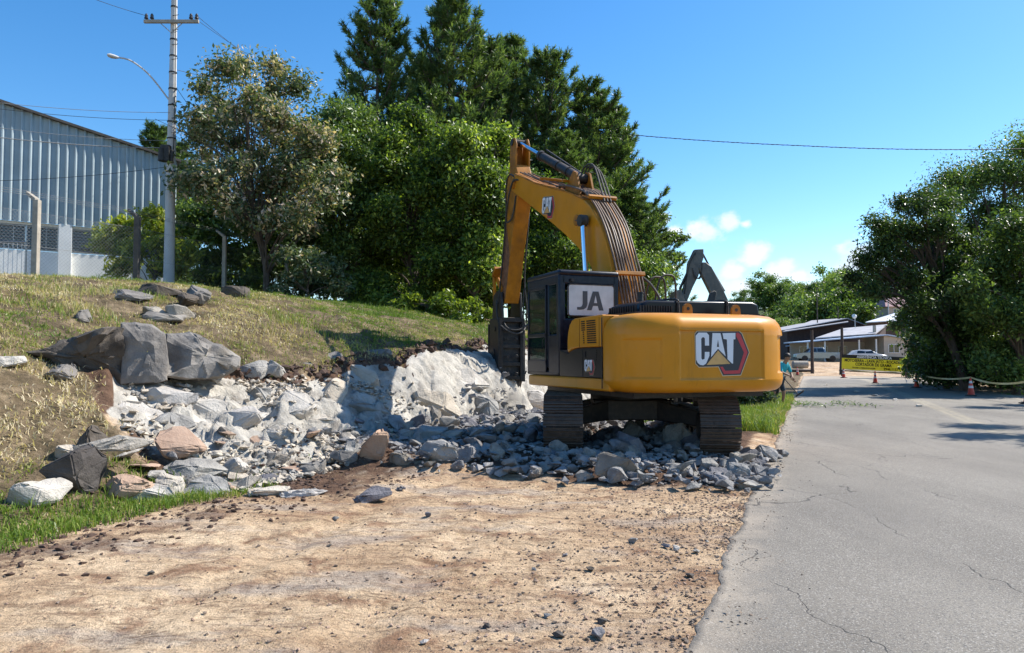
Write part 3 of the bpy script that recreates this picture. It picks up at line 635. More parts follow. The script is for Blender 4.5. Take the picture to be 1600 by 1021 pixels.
for k, (y0, y1, lb, mt) in enumerate([(158, 178, 'pale upper cable across the sky above the warehouse roof', 'wire'), (167, 190, 'second cable crossing the sky above the warehouse roof', 'darkwire'), (196, 222, 'pale cable crossing the upper gable cladding', 'wire'), (212, 233, 'thick pale telephone cable crossing the gable to the pole box', 'wire'), (288, 268, 'thin cable crossing the lower gable cladding', 'darkwire')]):
    cable('telephone_cable', lb, [at(-60, y0-4, 23), PB+Vector((0, -.12, at(266, y1 if k != 4 else 262, 27).z-PB.z))], .009 if k != 3 else .018, mt, sag=.12)
cable('overhead_cable', 'twisted dark cable crossing the sky from the pines to the right tree', [at(905, 203, 46), at(1250, 228, 43), at(1600, 233, 40)], .022, sag=.12, wob=.022)
# ------------------------------------------------------------------ houses beyond the road
def gable_house(label, Y, xl, xr, xa, zel, zer, za, g, depth, wall, roof, name='house', over=.35, th=.12, cat='house'):
    """gable end to the camera, ridge running away; local origin at left front corner"""
    root = empty(name, (xl, Y, g), 0, label, cat); w = xr-xl; a = xa-xl; el, er, z = zel-g, zer-g, za-g
    wb = MB(); wb.prism([(.0, -.6), (w, -.6), (w, er-.05), (a, z-.05), (0, el-.05)], 0, depth, 'y'); wb.build('wall', M[wall], root)
    sl_, sr = (z-el)/a, (z-er)/(w-a); r = MB(); r.prism([(-over*1.5, el-sl_*over*1.5), (a, z), (w+over*1.5, er-sr*over*1.5), (w+over*1.5, er-sr*over*1.5+th), (a, z+th), (-over*1.5, el-sl_*over*1.5+th)], -over, depth+over, 'y')
    r.build('roof', M[roof], root); return root
def window(root, x, z, w, h, y=0, fm='white', name='window'):
    f = MB()
    for cx, cz, sx, sz in ((x, z-h/2, w+.1, .07), (x, z+h/2, w+.1, .07), (x-w/2, z, .07, h), (x+w/2, z, .07, h), (x, z, .05, h)): f.box((cx, y-.03, cz), (sx, .08, sz))
    fr = f.build(name, M[fm], root); p = MB(); p.box((x, y-.012, z), (w-.05, .02, h-.05)); p.build('pane', M['glassdark'], fr)
def hX(px, Y): return (px-800)*Y/1155
def hZ(py, Y): return 1.6+(560-py)*Y/1155
Y = 116; h = gable_house('brown boarded barn with a pale grey roof at the far left', Y, hX(1230, Y), hX(1350, Y), hX(1323, Y), hZ(516, Y), hZ(508, Y), hZ(498.5, Y), 1.1, 19, 'brownwall', 'roofgrey', 'barn', cat='barn')
c0 = Vector(h.location); P4 = [at(*q)-c0 for q in ((1222, 518.5, 113.5), (1325, 503, 113.5), (1325, 496.8, 127), (1268, 501, 132))]; t_ = Vector((0, 0, .12)); m = MB(); m.add([p-t_ for p in P4]+P4, [(3,2,1,0),(4,5,6,7),(0,1,5,4),(1,2,6,5),(2,3,7,6),(3,0,4,7)]); m.build('roof_slope', M['roofgrey'], h)
for i in range(5): window(h, 1.6+i*2.1, 1.6, .9, 1.0)
lt = MB(); lt.prism([(-.3, 2.35), (7.5, 2.8), (7.5, 2.9), (-.3, 2.45)], -3, 0, 'y'); lt.build('lean_to_roof', M['roofblue'], h)
lp = MB(); [lp.box((x, -2.8, 1.0), (.14, .14, 3)) for x in (.2, 2.6, 5, 7.3)]; lp.build('lean_to_post', M['white'], h)
def slab_house(label, lowL, lowR, highR, highL, wall, roof, g, walld=5):
    """house whose single roof slope faces the road; corners given as pixel and distance"""
    P = [at(*q) for q in (lowL, lowR, highR, highL)]; root = empty('house', (P[0].x, P[0].y, g), 0, label, 'house'); o = Vector((P[0].x, P[0].y, g)); P = [p-o for p in P]
    m = MB(); t = Vector((0, 0, .14)); m.add([p-t for p in P]+P, [(3,2,1,0),(4,5,6,7),(0,1,5,4),(1,2,6,5),(2,3,7,6),(3,0,4,7)]); m.build('roof', M[roof], root)
    e = Vector((.5, .7, -.2)); a = P[0]+Vector((.5, .7, -.16)); b_ = P[1]+Vector((-.4, .7, -.16)); c = P[2]+Vector((-.4, -.3, -.25)); d = P[3]+Vector((.5, -.3, -.25)); q = lambda p: Vector((p.x, p.y, -.5))
    w = MB(); w.add([q(a), q(b_), q(c), q(d), a, b_, c, d], [(3,2,1,0),(4,5,6,7),(0,1,5,4),(1,2,6,5),(2,3,7,6),(3,0,4,7)]); w.build('wall', M[wall], root); return root
h = slab_house('long low house whose broad pale grey roof slopes toward the road', (1274, 528, 100), (1368, 521, 102), (1386, 507, 110), (1318, 513, 110), 'brownwall', 'roofgrey', 1.1)
for k in range(4): window(h, 2.0+k*1.9, 1.3, .9, 1.0, .68)
sd = MB(); e = at(1335, 495, 108)-Vector((h.location)); sd.cyl(e, e+Vector((-.25, -.25, .12)), .32, .27, 16); sd.tube([e+Vector((.05, 0, -.1)), e+Vector((.1, .1, -1.8))], .04, 5); sd.build('satellite_dish', M['white'], h)
ch = MB(); c_ = at(1366, 516, 103)-Vector((h.location)); ch.box(c_, (.32, .32, 1.3)); ch.build('chimney', M['concrete'], h)
# veranda house: porch roof on posts at left, beige room with window at right
Y = 94; xl, xr, xa = hX(1258, Y), hX(1422, Y), hX(1384, Y); root = empty('house', (xl, Y, 1.1), 0, 'beige house with a blue white edged veranda roof and one front window', 'house')
W_ = xr-xl; a_ = xa-xl; zl, zr_, zz = hZ(535, Y)-1.1, hZ(531, Y)-1.1, hZ(524.5, Y)-1.1; xw = hX(1381, Y)-xl
m = MB(); m.prism([(xw, -.3), (W_-.2, -.3), (W_-.2, zr_-.02), (a_, zz-.04), (xw, zz-.06)], 0, 6, 'y'); m.build('room_wall', M['wallbeige'], root)
m = MB(); m.box((xw/2, 5.2, 1.0), (xw, .2, 3.4)); m.build('back_wall', M['wallbeige'], root)
m = MB(); m.prism([(-.4, zl-.05), (a_, zz), (W_+.4, zr_-.08), (W_+.4, zr_+.06), (a_, zz+.14), (-.4, zl+.09)], -.5, 6.4, 'y'); m.build('roof', M['roofblue'], root)
for k in range(5): m = MB(); m.box((.3+k*xw/4.6, 0, (zl+.1*k-.3)/2), (.16, .16, zl+.1*k+.3)); m.build('veranda_post', M['white'], root)
for k in range(3): window(root, 1.8+k*2.6, 1.25, 1.1, 1.7, 5.1)
window(root, hX(1396, Y)-xl, hZ(545, Y)-1.1, 1.35, 1.05, 0)
m = MB(); m.box((xw+3.5, -1.6, .1), (6, .15, 1.0)); m.build('garden_wall', M['wallbeige'], root)
h = slab_house('house with a high pale metal roof behind the veranda house', (1352, 503.5, 112), (1412, 500, 113), (1436, 482, 121), (1404, 487.5, 121), 'brownwall', 'roofwhite', 1.3)
Y = 128; g = hz(hX(1410, 128), 128)
root = empty('house', (hX(1385, Y), Y, g), 0, 'high house with a maroon tiled hip roof on the far hillside', 'house'); w = hX(1438, Y)-hX(1385, Y); z0, z1 = hZ(479.5, Y)-g, hZ(463, Y)-g
m = MB(); m.box((w/2, 3, z0/2-.5), (w-.8, 6, z0+1)); m.build('wall', M['wallbeige'], root)
m = MB(); m.add([(-.3, -.5, z0), (w+.3, -.5, z0), (w+.3, 6.5, z0), (-.3, 6.5, z0), (w*.22, 3, z1), (w*.85, 3, z1)], [(0,1,5,4), (1,2,5), (2,3,4,5), (3,0,4), (3,2,1,0)]); m.build('roof', M['roofmaroon'], root)
window(root, w*.3, z0-.9, .9, 1, -.03+.03); 
# timber posts and far street poles
for px, yt, yb, Yp, r, lb, nm in [(1268, 516, 578, 74, .16, 'thick dark timber post beside the silver pickup', 'timber_post'), (1315, 511, 583, 66, .13, 'dark timber post at the left end of the yellow banner', 'timber_post'), (1276, 449, 520, 120, .09, 'far dark street pole above the barn roof', 'street_pole'), (1387, 450, 500, 126, .10, 'far pale street pole beside the maroon roof', 'street_pole'), (1309, 480, 520, 124, .08, 'thin far pole between the barn and the hill trees', 'street_pole')]:
    p = at(px, yt, Yp); g = hz(p.x, Yp); m = MB(); m.cyl((0, 0, -.3), (0, 0, p.z-g), r*1.1, r*.9, 10); o = m.build(nm, M['wood'] if 'pale' not in lb else M['pole'], smooth=True); o.location = (p.x, Yp, g); tag(o, lb, 'pole' if 'pole' in nm else 'post')
# ------------------------------------------------------------------ trees and shrubs
def leaf_mesh(name, clumps, n, L, Wd, mat, seed, tint0=.5, tvar=.22, top=.25, power=2.0, up=.35, topz=None):
    """clumps: (x,y,z,rx,ry,rz[,tint]) ; leaves scattered in the outer part of every clump, pointing about"""
    rs = np.random.RandomState(seed); C = np.array([list(c[:6])+[c[6] if len(c) > 6 else 0] for c in clumps])
    wgt = (C[:, 3]*C[:, 4]*C[:, 5])**.72; wgt /= wgt.sum(); idx = rs.choice(len(C), n, p=wgt)
    D = rs.normal(size=(n, 3)); D /= np.linalg.norm(D, axis=1)[:, None]; r = rs.rand(n)**(1/power)
    # twiggy break-up: pull leaves into sprays
    q = C[idx]; sp = rs.randint(0, 40, n); DS = rs.normal(size=(len(C), 40, 3)); DS /= np.linalg.norm(DS, axis=2)[:, :, None]
    D = D*.55+DS[idx, sp]*.62*(.6+.8*((sp*7) % 11)/10)[:, None]
    P = q[:, :3]+D*r[:, None]*q[:, 3:6]*1.25
    N = rs.normal(size=(n, 3))+np.array([0, 0, up])+D*.5; N /= np.linalg.norm(N, axis=1)[:, None]
    T = np.cross(N, rs.normal(size=(n, 3))); T /= np.linalg.norm(T, axis=1)[:, None]; B = np.cross(N, T)
    s = rs.uniform(.5, 1.5, n)[:, None]; l = T*L*.5*s; w = B*Wd*.5*s
    V = np.stack([P-l, P+w+N*Wd*.12, P+l, P-w+N*Wd*.12], 1).reshape(-1, 3); F = np.arange(4*n).reshape(-1, 4)
    ct = rs.normal(size=len(C))*.07
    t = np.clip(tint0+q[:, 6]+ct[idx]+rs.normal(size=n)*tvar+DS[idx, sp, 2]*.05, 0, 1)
    return npmesh(name, V, F, [M[mat]], False, {'tint': ('FACE', t)})
def trunk_mb(base, top, r0, r1, clumps, rs, twigs=3, bend=.4):
    mb = MB(); base = Vector(base); top = Vector(top)
    mid = [(base.lerp(top, f)+Vector((rs.normal()*bend*.5, rs.normal()*bend*.5, 0))*math.sin(f*PI)) for f in (0, .2, .45, .7, 1)]
    path = smooth_path(mid, 4); n = len(path); mb.tube(path, [r0*(1.25 if k == 0 else 1)*(1-k/(n-1))+r1*(k/(n-1)) for k in range(n)], 9)
    for c in clumps:
        cc = Vector(c[:3]); f = min(max((cc.z-base.z)/(max(top.z-base.z, .1))*.62, .12), .95); k = int(f*(n-1)); p0 = path[k]
        m_ = p0.lerp(cc, .5)+Vector((rs.normal()*.15, rs.normal()*.15, .12*(cc-p0).length)); rr = max(r0*.42*(1-f*.5), .025)
        mb.tube(smooth_path([p0, m_, cc], 5), [rr*(1-i/10*.85) for i in range(11)], 6)
        for j in range(twigs):
            e = cc+Vector((rs.normal()*c[3]*.6, rs.normal()*c[4]*.6, rs.normal()*c[5]*.5)); s = p0.lerp(cc, .65)
            mb.tube([s, s.lerp(e, .5)+Vector((0, 0, .1)), e], [rr*.35, rr*.22, .008], 4)
    return mb
def tree(name, label, base, top, clumps, n, L, Wd, mat, seed, r0=.16, r1=.05, cat='tree', group=None, tint0=.5, tvar=.22, up=.35, twigs=3, power=2.0):
    """clumps in world coordinates, rebased on the foot of the trunk"""
    bx = Vector(base); root = empty(name, bx, 0, label, cat, group); rs = np.random.RandomState(seed)
    cl = [(c[0]-bx.x, c[1]-bx.y, c[2]-bx.z, *c[3:]) for c in clumps]
    trunk_mb((0, 0, -.2), Vector(top)-bx, r0, r1, cl, rs, twigs).build('trunk', M['bark'], root, smooth=True, fix=False)
    link('crown', leaf_mesh('crown', cl, n, L, Wd, mat, seed+1, tint0, tvar, up=up, power=power), root); return root
def px_clumps(lst, Y, rs, dy=1.5, mult=1):
    """(px, py, radius px[, flatten[, tint]]) in the photograph at distance Y -> world clumps with real depth"""
    out = []
    for c in lst:
        yy = Y+rs.uniform(-dy, dy); p = at(c[0], c[1], yy); r = c[2]*yy/1155; fl = c[3] if len(c) > 3 else .8
        out.append((p.x, yy, p.z, r, r*1.05, r*fl, c[4] if len(c) > 4 else 0))
    return out
def fill_clumps(poly, step, r, rs, jit=.4, fl=.8):
    """clump centres filling a pixel polygon"""
    out = []; xs = [p[0] for p in poly]; ys = [p[1] for p in poly]; y = min(ys)
    def inside(x, y):
        c = False; n = len(poly)
        for i in range(n):
            x1, y1 = poly[i]; x2, y2 = poly[(i+1) % n]
            if (y1 > y) != (y2 > y) and x < (x2-x1)*(y-y1)/(y2-y1)+x1: c = not c
        return c
    while y < max(ys):
        x = min(xs)
        while x < max(xs):
            a = x+rs.uniform(-jit, jit)*step; b = y+rs.uniform(-jit, jit)*step
            if inside(a, b): out.append((a, b, r*rs.uniform(.7, 1.3), fl))
            x += step
        y += step
    return out
def poly_tree(name, label, foot, Y, poly, step, r, n, L, Wd, mat, seed, top=None, dy=1.6, **kw):
    rs = np.random.RandomState(seed); cl = px_clumps(fill_clumps(poly, step, r, rs), Y, rs, dy)
    b = at(foot[0], foot[1], Y); b.z = hz(b.x, b.y)-.05
    tp = at(*(top or (sum(p[0] for p in poly)/len(poly), min(p[1] for p in poly)+.3*(max(p[1] for p in poly)-min(p[1] for p in poly)))), Y)
    return tree(name, label, b, tp, cl, n, L, Wd, mat, seed, **kw)
# bronze-leaved tree by the fence and the pale shrub at its foot
poly_tree('broadleaf_tree', 'tall sparse tree with bronze tipped leaves right of the utility pole', (415, 452), 28, [(365, 78), (330, 110), (300, 150), (285, 200), (280, 250), (292, 295), (320, 318), (360, 330), (420, 360), (500, 360), (520, 330), (540, 270), (515, 215), (480, 170), (470, 120), (415, 95)], 34, 30, 40000, .17, .075, 'leaf_red', 201, top=(385, 130), dy=2.2, r0=.13, tint0=.55, tvar=.24, power=1.6, twigs=4)
poly_tree('shrub', 'pale leaved bush at the foot of the bronze tree', (470, 462), 26.5, [(425, 395), (470, 375), (510, 390), (540, 420), (535, 458), (430, 462), (415, 430)], 26, 18, 6500, .17, .07, 'leaf_red', 203, dy=.8, r0=.05, r1=.02, cat='shrub', tint0=.45, tvar=.25)
# big leafy trees behind the bank, left to right
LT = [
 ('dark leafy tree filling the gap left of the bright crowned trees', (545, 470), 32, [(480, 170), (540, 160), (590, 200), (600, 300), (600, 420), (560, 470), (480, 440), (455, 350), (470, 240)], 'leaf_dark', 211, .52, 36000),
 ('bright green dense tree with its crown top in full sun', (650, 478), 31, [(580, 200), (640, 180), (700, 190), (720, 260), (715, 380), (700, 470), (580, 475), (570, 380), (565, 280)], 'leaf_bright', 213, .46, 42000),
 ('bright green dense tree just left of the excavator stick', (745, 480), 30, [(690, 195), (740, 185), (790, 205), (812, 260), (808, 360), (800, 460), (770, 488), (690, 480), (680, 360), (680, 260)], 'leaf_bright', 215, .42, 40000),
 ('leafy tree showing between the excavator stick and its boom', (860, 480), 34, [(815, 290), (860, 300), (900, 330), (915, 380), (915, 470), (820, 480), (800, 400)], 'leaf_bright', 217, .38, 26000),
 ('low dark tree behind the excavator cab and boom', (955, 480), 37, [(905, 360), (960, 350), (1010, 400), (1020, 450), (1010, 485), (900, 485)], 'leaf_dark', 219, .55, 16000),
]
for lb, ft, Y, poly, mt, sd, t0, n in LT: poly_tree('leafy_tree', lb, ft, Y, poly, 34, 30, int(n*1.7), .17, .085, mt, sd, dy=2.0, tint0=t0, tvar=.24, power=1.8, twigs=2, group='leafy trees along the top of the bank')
# undergrowth behind the fence
poly_tree('shrub', 'yellow green shrub growing round the utility pole foot', (235, 442), 29.5, [(165, 370), (200, 345), (250, 335), (290, 350), (303, 400), (300, 438), (175, 438), (158, 400)], 26, 19, 12000, .20, .09, 'leaf_yellow', 221, dy=.9, r0=.06, r1=.02, cat='shrub', tint0=.5)
poly_tree('shrub', 'dark green undergrowth behind the fence right of the pole', (335, 452), 33, [(285, 310), (340, 300), (390, 320), (400, 400), (395, 448), (300, 448), (285, 380)], 34, 24, 15000, .24, .12, 'leaf_dark', 223, dy=1.0, r0=.07, r1=.03, cat='shrub', tint0=.55)
poly_tree('shrub', 'dark shaded undergrowth between the third fence post and the tree trunk', (400, 462), 34, [(380, 330), (440, 340), (470, 400), (465, 460), (380, 460)], 32, 24, 12000, .22, .10, 'leaf_dark', 225, dy=1.0, r0=.07, r1=.03, cat='shrub', tint0=.4)
poly_tree('shrub', 'brown green weeds on the bank crest left of the hammer', (690, 492), 27, [(560, 470), (640, 462), (700, 466), (765, 476), (768, 505), (720, 500), (640, 486), (560, 482)], 20, 15, 7000, .16, .07, 'leaf_yellow', 227, dy=1.0, r0=.03, r1=.02, cat='shrub', tint0=.25)
# pines
def pine_meshes(seed, H, R):
    rs = np.random.RandomState(seed); mb = MB(); tb = [(0, 0, -.2), (rs.normal()*.15, rs.normal()*.15, H*.35), (rs.normal()*.2, rs.normal()*.2, H*.7), (0, 0, H)]
    path = smooth_path(tb, 6); n = len(path); mb.tube(path, [.24*(1-k/(n-1))+.02 for k in range(n)], 8)
    tips = []
    z = H*.16
    while z < H*.985:
        f = z/H; k = min(int(f*(n-1)), n-1); p0 = path[k]; nb = rs.randint(4, 7); a0 = rs.rand()*6.3
        prof = (1-f)**.75*(1 if f > .35 else .75+.25*f/.35)
        for j in range(nb):
            a = a0+j*2*PI/nb+rs.normal()*.25; ln = R*prof*rs.uniform(.45, 1.3)+.35; d = Vector((math.cos(a), math.sin(a), 0))
            p1 = p0+d*ln*.55+Vector((0, 0, ln*.10)); p2 = p0+d*ln+Vector((0, 0, ln*.62)); bp = smooth_path([p0, p1, p2], 4)
            mb.tube(bp, [.06*(1-i/9)+.012 for i in range(len(bp))], 5); tips.append((p2, (p2-p1).normalized(), 1.0))
            m = max(int(ln*4.4), 3)
            for q in range(m):
                g = .3+.68*rs.rand(); s = bp[int(g*(len(bp)-1))]; sd = rs.choice([-1, 1]); lat = Vector((-d.y, d.x, 0))*sd
                l2 = ln*.34*(1.15-g)+.25; e = s+lat*l2*rs.uniform(.5, 1)+d*l2*.5+Vector((0, 0, l2*rs.uniform(.5, 1.3)))
                mb.tube([s, s.lerp(e, .5)+Vector((0, 0, -.03)), e], [.022, .015, .008], 3); tips.append((e, ((e-s).normalized()+Vector((0, 0, .7))).normalized(), .85))
                tips.append((s.lerp(e, .5), ((e-s).normalized()+Vector((0, 0, .5))).normalized(), .8))
        z += rs.uniform(.42, .62)*(1 if f < .8 else .6)
    for k in range(6): tips.append((Vector((0, 0, H-.18*k)), Vector((0, 0, 1)), .8))
    T = np.array([t[0][:] for t in tips]); Dn = np.array([t[1][:] for t in tips]); sc = np.array([t[2] for t in tips]); m = len(T); nn = 26
    D = np.repeat(Dn, nn, 0); P = np.repeat(T, nn, 0)-D*rs.uniform(0, .42, (m*nn, 1)); ra = rs.normal(size=(m*nn, 3)); ra /= np.linalg.norm(ra, axis=1)[:, None]
    nd = D*.75+ra*.75; nd /= np.linalg.norm(nd, axis=1)[:, None]; ln = (.33*rs.uniform(.7, 1.2, m*nn)*np.repeat(sc, nn))[:, None]
    w = np.cross(nd, rs.normal(size=(m*nn, 3))); w /= np.linalg.norm(w, axis=1)[:, None]; w *= .024
    V = np.stack([P-w, P+w, P+nd*ln+w*.35, P+nd*ln-w*.35], 1).reshape(-1, 3)
    t = np.clip(.42+np.repeat(rs.normal(size=m)*.12, nn)+rs.normal(size=m*nn)*.16+.0, 0, 1)
    return mb, npmesh('crown', V, np.arange(4*m*nn).reshape(-1, 4), [M['needle']], False, {'tint': ('FACE', t)})
def make_pine(seed, H, R):
    root = empty('pine_tree'); mb, cm = pine_meshes(seed, H, R); mb.build('trunk', M['bark'], root, smooth=True, fix=False); link('crown', cm, root); return root
protoP = [make_pine(401, 19, 4.5), make_pine(402, 17, 4.8), make_pine(403, 18, 4.3)]; usedP = [False]*3
PN = [(596, -12, 42, 0, 1.0, 'pine at the left end of the row, rising behind the dark leafy tree'), (706, -2, 43, 1, 1.05, 'tallest pine in the middle of the sky gap above the bright crowns'), (655, 90, 47, 2, 1.0, 'shorter pine set back between the two tallest pines'),
      (763, 62, 45, 2, 1.05, 'pine just right of the tallest one, its top a little lower'), (800, 62, 48, 0, 1.0, 'pine above the top of the excavator stick'), (853, 82, 45, 1, 1.0, 'pine above the bend of the excavator boom'),
      (918, 128, 46, 2, 1.1, 'pine right of the boom top with a sloping crown'), (958, 170, 47, 0, 1.0, 'right hand pine of the row, open to the sky on its right'), (985, 300, 44, 1, .9, 'lowest pine at the right end, behind the boom hoses'),
      (640, 200, 40, 1, .9, 'low pine filling behind the bright leafy crown'), (880, 210, 42, 0, .95, 'low pine standing close behind the boom bend'), (246, 196, 52, 2, .9, 'distant pine behind the warehouse and utility pole'), (282, 225, 50, 0, .8, 'smaller distant pine right of the utility pole')]
for i, (px, py, Y, k, rsx, lb) in enumerate(PN):
    o = protoP[k] if not usedP[k] else copy_tree(protoP[k]); usedP[k] = True
    p = at(px, py, Y); g = hz(p.x, p.y); H0 = [19, 17, 18][k]; s = (p.z-g)/H0
    o.location = (p.x, Y, g); o.scale = (rsx*(.75+.25*s), rsx*(.75+.25*s), s); o.rotation_euler = (0, 0, i*1.7); tag(o, lb, 'pine tree', 'pines behind the bank')
# spreading tree right of the pines, open against the clouds
rs = np.random.RandomState(77)
cl = px_clumps([(1012, 322, 12, .5), (1030, 340, 16, .45), (1000, 350, 18, .5), (1040, 372, 24, .38), (1062, 372, 14, .35), (1010, 385, 24, .4), (1035, 400, 22, .4), (1058, 404, 14, .35), (1000, 420, 22, .5), (1040, 432, 18, .4), (1052, 420, 10, .35), (1020, 450, 20, .45), (985, 380, 18, .6), (1000, 450, 20, .6)], 50, rs, 2.5)
b = at(1000, 480, 50); b.z = hz(b.x, b.y); tree('spreading_tree', 'flat branched spreading tree against the clouds right of the pines', b, at(1005, 345, 50), cl, 17000, .24, .09, 'leaf_dark', 231, r0=.22, tint0=.6, tvar=.2, power=1.4, twigs=5)
# right hand side: the big dark tree with its limbs and the growth round it
poly_tree('leaning_tree', 'dark wide tree leaning left over the road with bare limbs showing', (1510, 592), 36, [(1306, 436), (1335, 412), (1362, 400), (1368, 350), (1402, 312), (1440, 306), (1475, 300), (1500, 330), (1520, 400), (1510, 480), (1450, 500), (1420, 480), (1375, 456), (1330, 446)], 25, 23, 66000, .16, .065, 'leaf_dark', 241, top=(1440, 370), dy=2.6, r0=.28, tint0=.27, tvar=.2, twigs=4, power=1.6)
poly_tree('tall_tree', 'tallest tree on the right with a feathery top touching the cable', (1575, 592), 42, [(1478, 270), (1508, 248), (1540, 238), (1560, 222), (1590, 222), (1640, 230), (1700, 260), (1710, 380), (1640, 440), (1540, 440), (1500, 400), (1475, 320)], 34, 32, 62000, .18, .075, 'leaf_dark', 243, top=(1570, 270), dy=2.6, r0=.30, tint0=.42, tvar=.2, twigs=3, power=1.6)
poly_tree('leafy_tree', 'dense leafy tree at the right edge with lighter sunlit top', (1590, 602), 33, [(1530, 385), (1600, 350), (1680, 360), (1720, 450), (1700, 590), (1560, 595), (1525, 590), (1515, 500), (1510, 430)], 32, 30, 70000, .18, .08, 'leaf_dark', 245, dy=2.2, r0=.2, tint0=.45, tvar=.22, group='growth on the right roadside')
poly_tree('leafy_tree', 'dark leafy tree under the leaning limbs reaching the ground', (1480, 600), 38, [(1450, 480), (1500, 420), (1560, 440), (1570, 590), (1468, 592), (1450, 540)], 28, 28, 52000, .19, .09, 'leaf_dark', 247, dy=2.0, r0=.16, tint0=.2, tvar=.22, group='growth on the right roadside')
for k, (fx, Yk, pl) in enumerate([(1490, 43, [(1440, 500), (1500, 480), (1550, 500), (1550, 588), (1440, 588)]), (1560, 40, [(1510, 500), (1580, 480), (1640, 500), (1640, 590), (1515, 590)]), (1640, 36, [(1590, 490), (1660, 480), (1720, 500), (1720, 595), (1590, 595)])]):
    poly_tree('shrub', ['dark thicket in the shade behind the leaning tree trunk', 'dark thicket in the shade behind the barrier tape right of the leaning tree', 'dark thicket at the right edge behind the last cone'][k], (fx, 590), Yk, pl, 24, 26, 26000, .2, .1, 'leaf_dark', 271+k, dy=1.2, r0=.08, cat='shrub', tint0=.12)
poly_tree('shrub', 'dark bush beside the right end of the yellow banner', (1450, 590), 46, [(1424, 510), (1445, 490), (1475, 520), (1475, 588), (1445, 588), (1432, 550)], 20, 17, 9000, .2, .09, 'leaf_dark', 249, dy=1.2, r0=.07, cat='shrub', tint0=.45)
poly_tree('leafy_tree', 'small dark tree overhanging the white roof beside the banner', (1415, 560), 58, [(1395, 492), (1420, 480), (1445, 500), (1440, 530), (1400, 515)], 13, 11, 4000, .24, .11, 'leaf_dark', 251, dy=1.2, r0=.08, cat='tree', tint0=.4)
poly_tree('shrub', 'pale green weeds at the right foot of the banner', (1422, 584), 60, [(1412, 560), (1432, 556), (1438, 582), (1412, 584)], 9, 8, 2500, .2, .09, 'leaf_bright', 253, dy=.8, r0=.03, cat='shrub', tint0=.6)
poly_tree('shrub', 'grey green bush on the verge behind the right track', (1180, 628), 23, [(1130, 614), (1180, 606), (1212, 612), (1215, 634), (1150, 636)], 13, 11, 6500, .12, .05, 'leaf_red', 255, dy=.5, r0=.03, r1=.01, cat='shrub', tint0=.38)
# roadside trees standing just outside the picture, whose shade lies over the road
for k, (u, v, sd, hh) in enumerate([(17.6, -10.9, 261, 7.6), (22.0, -11.8, 263, 8.6), (28, -12.0, 265, 9.0)]):
    x, y = uv2xy(u, v); g = hz(x, y); r2 = np.random.RandomState(sd)
    cl = [(x+r2.normal()*1.1+.6, y+r2.normal()*1.1, g+hh-2.0+r2.rand()*3.6, .7, .7, .5) for _ in range(10)]
    if k == 2: cl = [(c[0]+2.5, *c[1:]) for c in cl]
    tree('leafy_tree', ['broad leafy tree at the right verge just outside the view nearest the camera', 'tall leafy tree just outside the view beside the nearest cone', 'tall leafy tree at the right edge beyond the nearest cone'][k], (x+1.5, y, g), (x+1, y, g+hh), cl, 12000, .19, .09, 'leaf_dark', sd, tint0=.45, group='growth on the right roadside')
# wooded hill behind the houses: every tree is a thing; four kinds, copied
def hill_tree(seed, H, R, mat, t0):
    rs = np.random.RandomState(seed); root = empty('hill_tree')
    cl = [(rs.normal()*R*.42, rs.normal()*R*.42, H*rs.uniform(.16, .90), R*.42, R*.42, R*.32) for _ in range(18)]
    trunk_mb((0, 0, -.5), (0, 0, H*.8), .25, .08, cl, rs, 0).build('trunk', M['bark'], root, fix=False)
    link('crown', leaf_mesh('crown', cl, 7000, .48, .28, mat, seed, t0, .2), root); return root
HP = [hill_tree(501, 11, 5, 'leaf_dark', .55), hill_tree(502, 9, 5.5, 'leaf_dark', .75), hill_tree(503, 12, 4.6, 'leaf_bright', .22), hill_tree(504, 10, 5, 'leaf_dark', .40)]; usedH = [False]*4
rs = np.random.RandomState(88); hk = 0
HL = ['dark rounded tree on the wooded hill behind the houses', 'mid green broad tree on the wooded hill behind the houses', 'lighter yellow green tree on the wooded hill behind the houses', 'deep green tree on the wooded hill behind the houses']
for Y, x0, x1, st in [(136, 28, 100, 5.5), (150, 20, 112, 5.5), (168, 15, 120, 6), (188, 5, 138, 6.5), (210, 0, 150, 6.5), (235, 0, 165, 7)]:
    x = x0
    while x < x1:
        px = 800+1155*x/Y
        if px > 985:
            k = rs.randint(4); o = HP[k] if not usedH[k] else copy_tree(HP[k]); usedH[k] = True
            xx = x+rs.normal()*1.2; yy = Y+rs.normal()*4; s = rs.uniform(.75, 1.2)*(.8 if Y < 140 else 1)*(.55 if px < 1195 else (.85 if px < 1260 else 1)); o.location = (xx, yy, hz(xx, yy)); o.scale = (s, s, s*rs.uniform(.9, 1.15)); o.rotation_euler = (0, 0, rs.rand()*6.3)
            tag(o, HL[k], 'tree', 'trees of the wooded hill, '+['dark', 'mid green', 'light', 'deep green'][k])
        x += st*rs.uniform(.7, 1.2)
